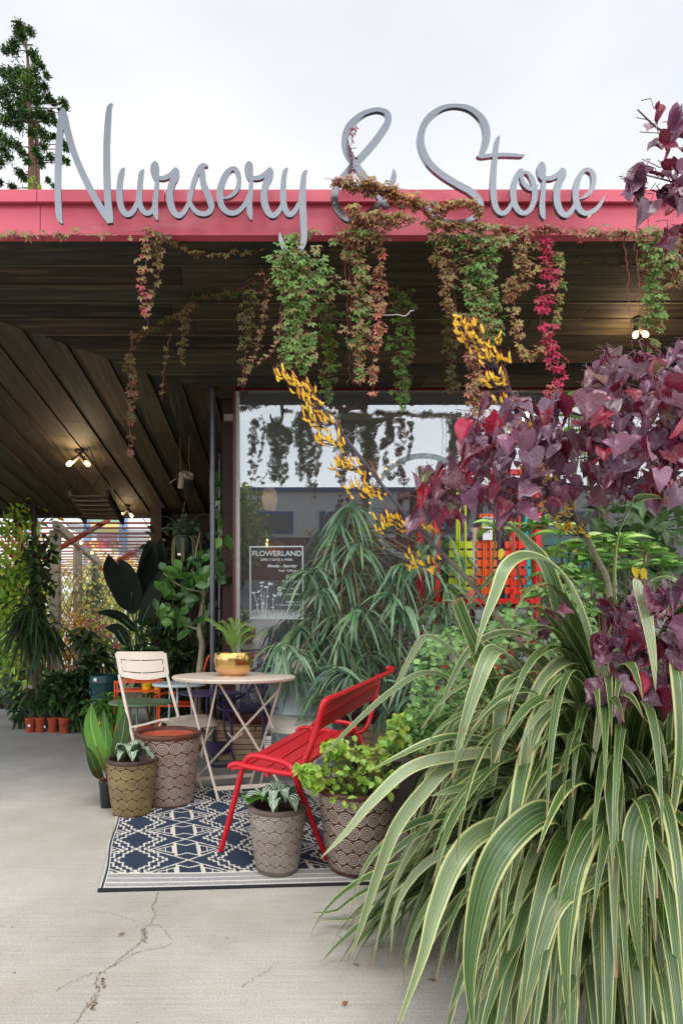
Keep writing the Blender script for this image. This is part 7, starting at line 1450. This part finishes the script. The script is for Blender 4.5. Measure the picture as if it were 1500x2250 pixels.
def climb(lab, pts, rad, n, cols, L=.10, T=T_OVATE):
    q = crom([P(*p) for p in pts], 8); t = thing('climbing_vine', lab, 'vine', q[0]*[1, 1, 0], 'climbing vines near the pergola'); m = MB(); s_ = MB()
    for k in range(3): s_.tube(q+rng.normal(0, rad*.3, (len(q), 3)), .012, 6, C=S(84, 64, 48))
    for i in range(n):
        p = q[rng.integers(len(q))]+rng.normal(0, rad*.55, 3); leaf(m, T, p, nrm(rv(.6)+[0, -.2, -.4]), nrm(rv(.5)+[0, -.6, .8]), L*rng.uniform(.6, 1.2), L*.55, jit(cols[rng.integers(len(cols))], .25), droop=.3)
    part('foliage', m, LEAF, t); part('stem', s_, BARK, t)
climb('bright green vine climbing the iron post at the left', [(50, 1500, 7.1), (55, 1400, 7.1), (58, 1300, 7.1), (50, 1200, 7.1), (45, 1120, 7.1)], .26, 900, YGn)
climb('yellow green vine mass left of the iron post', [(-20, 1430, 7.3), (0, 1350, 7.3), (10, 1290, 7.3), (40, 1260, 7.2)], .26, 600, YGn)
climb('dim vine trailing down the right of the iron post', [(92, 1190, 6.95), (88, 1260, 6.95), (75, 1350, 6.95), (80, 1420, 6.95)], .15, 380, DK)
GREYW, REDW = S(150, 142, 130), S(156, 74, 58)
pg = thing('pergola', 'timber pergola with red brown roof slats and weathered grey posts', 'pergola', (-3.2, 9.5, 0)); zp = 2.62
for i, (px, d) in enumerate(((122, 8.5), (171, 10.2), (208, 12.2), (236, 14.2), (262, 16.4))):
    b0 = P(px, 1400, d)*[1, 1, 0]; m = MB(); m.box(b0+[0, 0, (zp-.05)/2], (.13, .13, zp-.05), C=jit(GREYW, .1)); part('post', m, BARK, pg)
for i, (px, d) in enumerate(((-60, 8.6), (344, 10.4), (344, 14.4), (395, 8.4))):
    b0 = P(px, 1400, d)*[1, 1, 0]; m = MB(); m.box(b0+[0, 0, (zp-.05)/2], (.13, .13, zp-.05), C=jit(GREYW, .1)); part('post', m, BARK, pg)
a, b = P(122, 1400, 8.3)*[1, 1, 0], P(262, 1400, 16.6)*[1, 1, 0]; m = MB(); m.bar(a+[0, 0, zp], b+[0, 0, zp], .09, .12, C=GREYW); part('side_beam', m, BARK, pg)
for d in np.arange(7.9, 16.6, .42): m = MB(); m.box((-2.9, d, zp+.12+rng.uniform(-.01, .01)), (8.2, .05, .022), C=jit(REDW, .2)); part('roof_slat', m, BARK, pg)
for (x0, y0, x1, y1, d) in ((122, 1210, 240, 1142, 8.55), (258, 1232, 308, 1205, 10.6), (212, 1252, 300, 1218, 12.3), (0, 1190, 60, 1260, 8.6), (60, 1230, 20, 1180, 9)):
    m = MB(); m.bar(P(x0, y0, d), P(x1, y1, d+.3), .05, .09, up=(0, 1, 0), C=REDW); part('brace', m, BARK, pg)
m = MB(); u_ = np.linspace(0, 1, 26); v_ = np.linspace(0, 1, 30); V = []
for v in v_:
    for u in u_: V.append([-2.9+2.6*u+.3*v, 8.4+5.5*v, zp+.06-.06*math.sin(math.pi*((v*13) % 1))-.09*math.sin(math.pi*u)-.03*math.sin(v*19+u*5)])
m.add(V, np.array([(j*26+i, j*26+i+1, (j+1)*26+i+1, (j+1)*26+i) for j in range(29) for i in range(25)]), S(90, 92, 98))
sc_m = M('shade_cloth', S(82, 86, 94), rough=.9, trans=.3); b_ = [n for n in sc_m.node_tree.nodes if n.type == 'BSDF_PRINCIPLED'][0]; b_.inputs['Alpha'].default_value = .42
solo('shade_cloth', m, sc_m, 'sagging grey shade cloth strung under the pergola slats', 'shade cloth', (-2, 9, zp), smooth='all')
m = MB()
for i in range(24):
    x = P(120, 0, 8.5)[0]-.9+.09*i; m.bar([x, 8.45, .9], [x+.55, 8.45, 2.0], .006, .018, up=(0, 1, 0), C=S(140, 120, 96)); m.bar([x+.55, 8.47, .9], [x, 8.47, 2.0], .006, .018, up=(0, 1, 0), C=S(140, 120, 96))
solo('lattice_trellis', m, BARK, 'thin wooden lattice trellis beside the first pergola post', 'trellis', (P(120, 0, 8.5)[0], 8.45, .9))
# painted building beyond
bd_ = thing('far_building', 'white building with blue, yellow and pink painted panels beyond the pergola', 'building', (-6, 19, 0)); m = MB(); m.box((-6, 20.5, 2.6), (16, 3, 5.2), C=S(226, 228, 230)); part('wall', m, MATT, bd_)
for x0, x1, y0, y1, cc in ((184, 200, 1135, 1240, S(110, 150, 190)), (262, 280, 1130, 1240, S(110, 150, 190)), (200, 262, 1150, 1170, S(206, 200, 120)), (214, 256, 1168, 1190, S(176, 120, 140)), (188, 262, 1190, 1203, S(176, 70, 90)), (196, 262, 1135, 1150, S(140, 180, 150)), (40, 90, 1140, 1220, S(150, 170, 190))):
    a, b = P(x0, y0, 18.97), P(x1, y1, 18.97); m = MB(); m.box(((a[0]+b[0])/2, 18.97, (a[2]+b[2])/2), (b[0]-a[0], .05+.01*rng.random(), a[2]-b[2]), C=cc); part('painted_panel', m, GEN, bd_)
# garden plants beyond
def gp2(name, lab, px, py, d, r, n, T, L, W, cols, **k): return foliage_blob(name, lab, at(px, py, d), r, n, T, L, W, cols, base=at(px, 1400, d)*[1, 1, 0]-[0, 0, .02], grp=k.pop('grp', 'garden plants beyond the covered area'), **k)
AU, YL, PK, WH = [S(236, 180, 80), S(220, 150, 60), S(190, 140, 60)], [S(226, 226, 120), S(206, 216, 110), S(236, 230, 160)], [S(206, 120, 140), S(190, 90, 110)], [S(220, 220, 200), S(200, 205, 180)]
gp2('garden_shrub', 'golden orange shrub in the sunny garden left of the conifer', 150, 1400, 9.2, (.45, .4, .75), 900, T_OVATE, .10, .35, AU)
gp2('garden_shrub', 'pale yellow green shrub behind the golden one', 110, 1330, 10.2, (.7, .5, .9), 1000, T_OVATE, .12, .4, YL+WH)
gp2('garden_shrub', 'bright yellow green shrub beneath the conifer', 240, 1400, 9.6, (.7, .5, .6), 1100, T_OVATE, .10, .4, YL+[S(120, 160, 70)])
gp2('garden_shrub', 'orange leaved tree crown behind the pergola braces', 255, 1255, 14.5, (1.3, .8, .55), 900, T_OVATE, .16, .5, AU+YL, trunk=.06)
gp2('garden_shrub', 'light green shrub between pergola posts', 185, 1290, 12.5, (1.0, .6, .8), 1000, T_OVATE, .14, .4, YL+[S(140, 170, 90)])
gp2('garden_shrub', 'green shrub right of the conifer behind the paddle leaves', 310, 1380, 10.5, (.6, .5, .8), 900, T_OVATE, .12, .4, [S(110, 150, 60), S(140, 170, 70)]+YL)
gp2('garden_shrub', 'leafy yellow green plant at the far left of the garden', 15, 1430, 8.7, (.5, .4, .5), 800, T_OVATE, .12, .4, [S(130, 170, 60), S(176, 190, 70)])
gp2('garden_shrub', 'tall pale shrub behind the left vine', 20, 1300, 11, (.9, .5, 1.1), 800, T_OVATE, .14, .4, YL+WH)
t = gp2('iris_clump', 'clump with violet blue flowers at the far left of the garden', 40, 1400, 8.3, (.35, .3, .4), 260, T_NARROW, .32, .08, [S(90, 130, 60)]); m = MB()
for i in range(46):
    x, y = rng.uniform(8, 72), rng.uniform(1368, 1410); p = P(x, y, 8.1)
    for k in range(4): leaf(m, T_ROUND, p+rv(.008), nrm(rv()+[0, -.4, 0]), (0, -1, 0), .05, .035, jit(S(112, 88, 190), .2))
part('flower', m, FLOW, t)
t = gp2('rose_bush', 'airy bush with small pink flowers beneath the big paddle leaves', 225, 1430, 8.4, (.45, .3, .35), 300, T_OVATE, .08, .4, [S(90, 120, 60)]); m = MB()
for i in range(26):
    x, y = rng.uniform(185, 270), rng.uniform(1350, 1430); p = P(x, y, 8.2)
    for k in range(4): leaf(m, T_ROUND, p+rv(.008), nrm(rv()+[0, -.4, 0]), (0, -1, 0), .04, .03, jit(PK[i % 2], .2))
part('flower', m, FLOW, t)
gp2('silver_plant', 'silvery green spiky plant low at the far left beside the pavement', 25, 1510, 8.0, (.38, .2, .25), 300, T_NARROW, .2, .16, [S(150, 170, 150), S(120, 140, 120)], droop=.1)
gp2('bramble', 'tangle of dark twigs low at the far left edge', 10, 1530, 7.85, (.45, .15, .14), 160, T_OVATE, .09, .4, [S(80, 90, 50), S(60, 50, 40)])
# blue conifer
cf = thing('blue_conifer', 'small blue green conifer with upright tip in the garden', 'tree', P(208, 1400, 10.4)*[1, 1, 0]); m = MB(); s_ = MB(); b0 = P(208, 1400, 10.4)*[1, 1, 0]; ztop = P(0, 1236, 10.4)[2]
s_.tube([b0, b0+[0, 0, ztop]], [.05, .008], 7, C=S(90, 70, 54))
for i in range(150):
    f = rng.random()**.7; z = ztop*(1-f*.85); r = (.07+.42*f)*rng.uniform(.5, 1.1); a = rng.uniform(0, 6.3); o = np.array([math.cos(a), math.sin(a), 0]); s_.tube([b0+[0, 0, z], b0+[0, 0, z-.02]+o*r], .006, 4, C=S(90, 80, 60))
    for k in range(14):
        q = b0+[0, 0, z-.02*k/14]+o*r*(k+1)/14; leaf(m, T_NARROW, q, nrm(o*.5+rv(.6)+[0, 0, .3]), nrm(rv()), .07, .018, jit(S(110, 146, 130), .25))
part('foliage', m, LEAF, cf); part('trunk', s_, BARK, cf)
# tall redwood beyond the roof
rd = thing('redwood_tree', 'tall twin trunked evergreen rising beyond the roof at the upper left', 'tree', P(68, 1400, 27)*[1, 1, 0]); DT = 27; m = MB(); s_ = MB(); bt_ = S(122, 92, 78)
for pts, r0 in (([(70, 1400), (70, 900), (70, 420), (68, 300), (62, 200), (60, 120), (44, 40)], .30), ([(80, 1400), (82, 900), (82, 420), (80, 300), (80, 200), (74, 120)], .26)):
    q = crom([P(x, y, DT+(.3 if x > 72 else 0)) for x, y in pts], 5); s_.tube(q, np.interp(np.linspace(0, 1, len(q)), [0, .5, 1], [r0, r0*.42, .025]), 9, C=bt_)
BG1, BG2 = [S(44, 74, 40), S(54, 88, 44), S(36, 62, 38), S(70, 104, 44)], [S(120, 150, 50), S(100, 136, 44)]
clumps = [(42, 55, 10), (45, 80, 12), (66, 68, 10), (50, 75, 10), (40, 70, 8), (28, 108, 13), (12, 110, 8), (32, 95, 8), (74, 120, 12), (82, 135, 8), (10, 160, 12), (30, 165, 16), (45, 160, 14), (72, 160, 16), (60, 180, 20), (92, 145, 5), (102, 165, 6),
          (30, 190, 18), (80, 190, 14), (10, 200, 12), (98, 190, 8), (20, 230, 22), (50, 225, 18), (80, 215, 14), (105, 215, 10), (118, 225, 6), (30, 255, 20), (60, 250, 16), (12, 262, 14), (88, 250, 14), (138, 225, 8), (142, 235, 6), (134, 245, 6), (112, 250, 8), (40, 275, 14), (75, 275, 12), (100, 262, 10), (118, 265, 8), (70, 290, 10),
          (5, 300, 10), (20, 312, 14), (38, 320, 10), (10, 330, 12), (50, 335, 8), (98, 300, 12), (95, 320, 8), (138, 315, 8), (145, 325, 6), (2, 355, 10), (88, 345, 8), (92, 360, 6), (110, 345, 8), (60, 355, 7), (45, 380, 10), (55, 392, 8), (138, 350, 7), (146, 355, 5), (28, 410, 8), (105, 395, 5), (2, 400, 6), (120, 410, 6), (55, 245, 20), (62, 210, 18), (90, 290, 9), (-15, 200, 20), (-20, 280, 24), (-15, 340, 18), (118, 300, 6), (20, 345, 8), (76, 330, 6)]
for x, y, r in clumps:
    d = DT+rng.uniform(-1.2, 1.2); c = P(x, y, d); R_ = r*d/F; tx_ = 72; (s_.tube if rng.random() < .5 else (lambda *a_, **k_: None))(crom([P(tx_, y+r*.8-4, DT), P((x+tx_)/2, y+2, d), c-[0, 0, R_*.3]], 4), [.03]*4+[.02]*4+[.01], 5, C=S(84, 70, 58))
    bright = r > 12 and 50 < x < 75 and 170 < y < 215
    for i in range(int(34+r*20)):
        q = c+rng.normal(0, .40, 3)*R_*[1.22, 1.22, .75]; cc = BG2[rng.integers(2)] if (bright and rng.random() < .6) or rng.random() < .05 else BG1[rng.integers(4)]
        leaf(m, T_OVATE, q, nrm(rv(.7)+[(x-tx_)/60*.4, 0, .25]), nrm(rv(.6)+[0, -.2, 1]), rng.uniform(.09, .20), .05, jit(cc, .3), droop=.2)
part('foliage', m, LEAF, rd); part('trunk', s_, BARK, rd, smooth='all')
foliage_blob('background_tree', 'bright yellow green shrub top showing over the roof at the tree foot', P(77, 406, 20), (.16, .16, .16), 200, T_OVATE, .09, .5, [S(150, 190, 50)], cat='tree', trunk=.05)

# ---------------------------------------------------------------- across the street, seen in the window
ac = thing('building_across', 'white rendered building with blue trim standing across the street, mirrored in the window', 'building', (8, -24, 0)); m = MB(); m.box((8, -26, 2.4), (44, 4, 4.8), C=S(208, 206, 202)); part('wall', m, MATT, ac)
m = MB(); m.box((8, -23.97, 4.85), (44.2, .3, .22), C=S(40, 80, 140)); part('coping', m, GEN, ac)
for i in range(9):
    x = -10+i*3.6; m = MB(); m.box((x, -23.97, 3.0), (2.1, .1, 1.25), C=S(36, 76, 140)); f = part('window_surround', m, GEN, ac); m = MB(); m.box((x, -23.93, 3.0), (1.75, .1, .95), C=S(24, 28, 36)); part('pane', m, GLAZE, ac)
bb_ = thing('brick_building', 'low red brown brick building in front of the white one across the street', 'building', (6, -20, 0)); m = MB(); m.box((10, -21, 1.0), (22, 2, 2.0), C=S(118, 58, 46)); part('wall', m, MATT, bb_)
m = MB(); m.box((10, -20.98, 2.05), (22.2, 2.2, .12), C=S(90, 50, 42)); part('coping', m, MATT, bb_)
for i in range(5): m = MB(); m.box((2+i*4, -19.98, .95), (2.2, .08, .9), C=S(28, 28, 32)); part('window', m, GLAZE, bb_)
g = MB(); g.add([(-60, -18, -.02), (60, -18, -.02), (60, -6.0, -.02), (-60, -6.0, -.02)], np.array([(0, 1, 2, 3)])); struct('road', g, M('asphalt', S(84, 84, 86), rough=.9, var=.15, vs=6, bump=.3, bs=80))
foliage_blob('street_tree', 'yellow green street tree mirrored at the left side of the window', (-.9, -13, 2.6), (.95, .95, 1.5), 1800, T_OVATE, .26, .5, [S(150, 160, 60), S(120, 140, 50), S(170, 176, 90)], base=(-.9, -13, 0), cat='tree', trunk=.14)
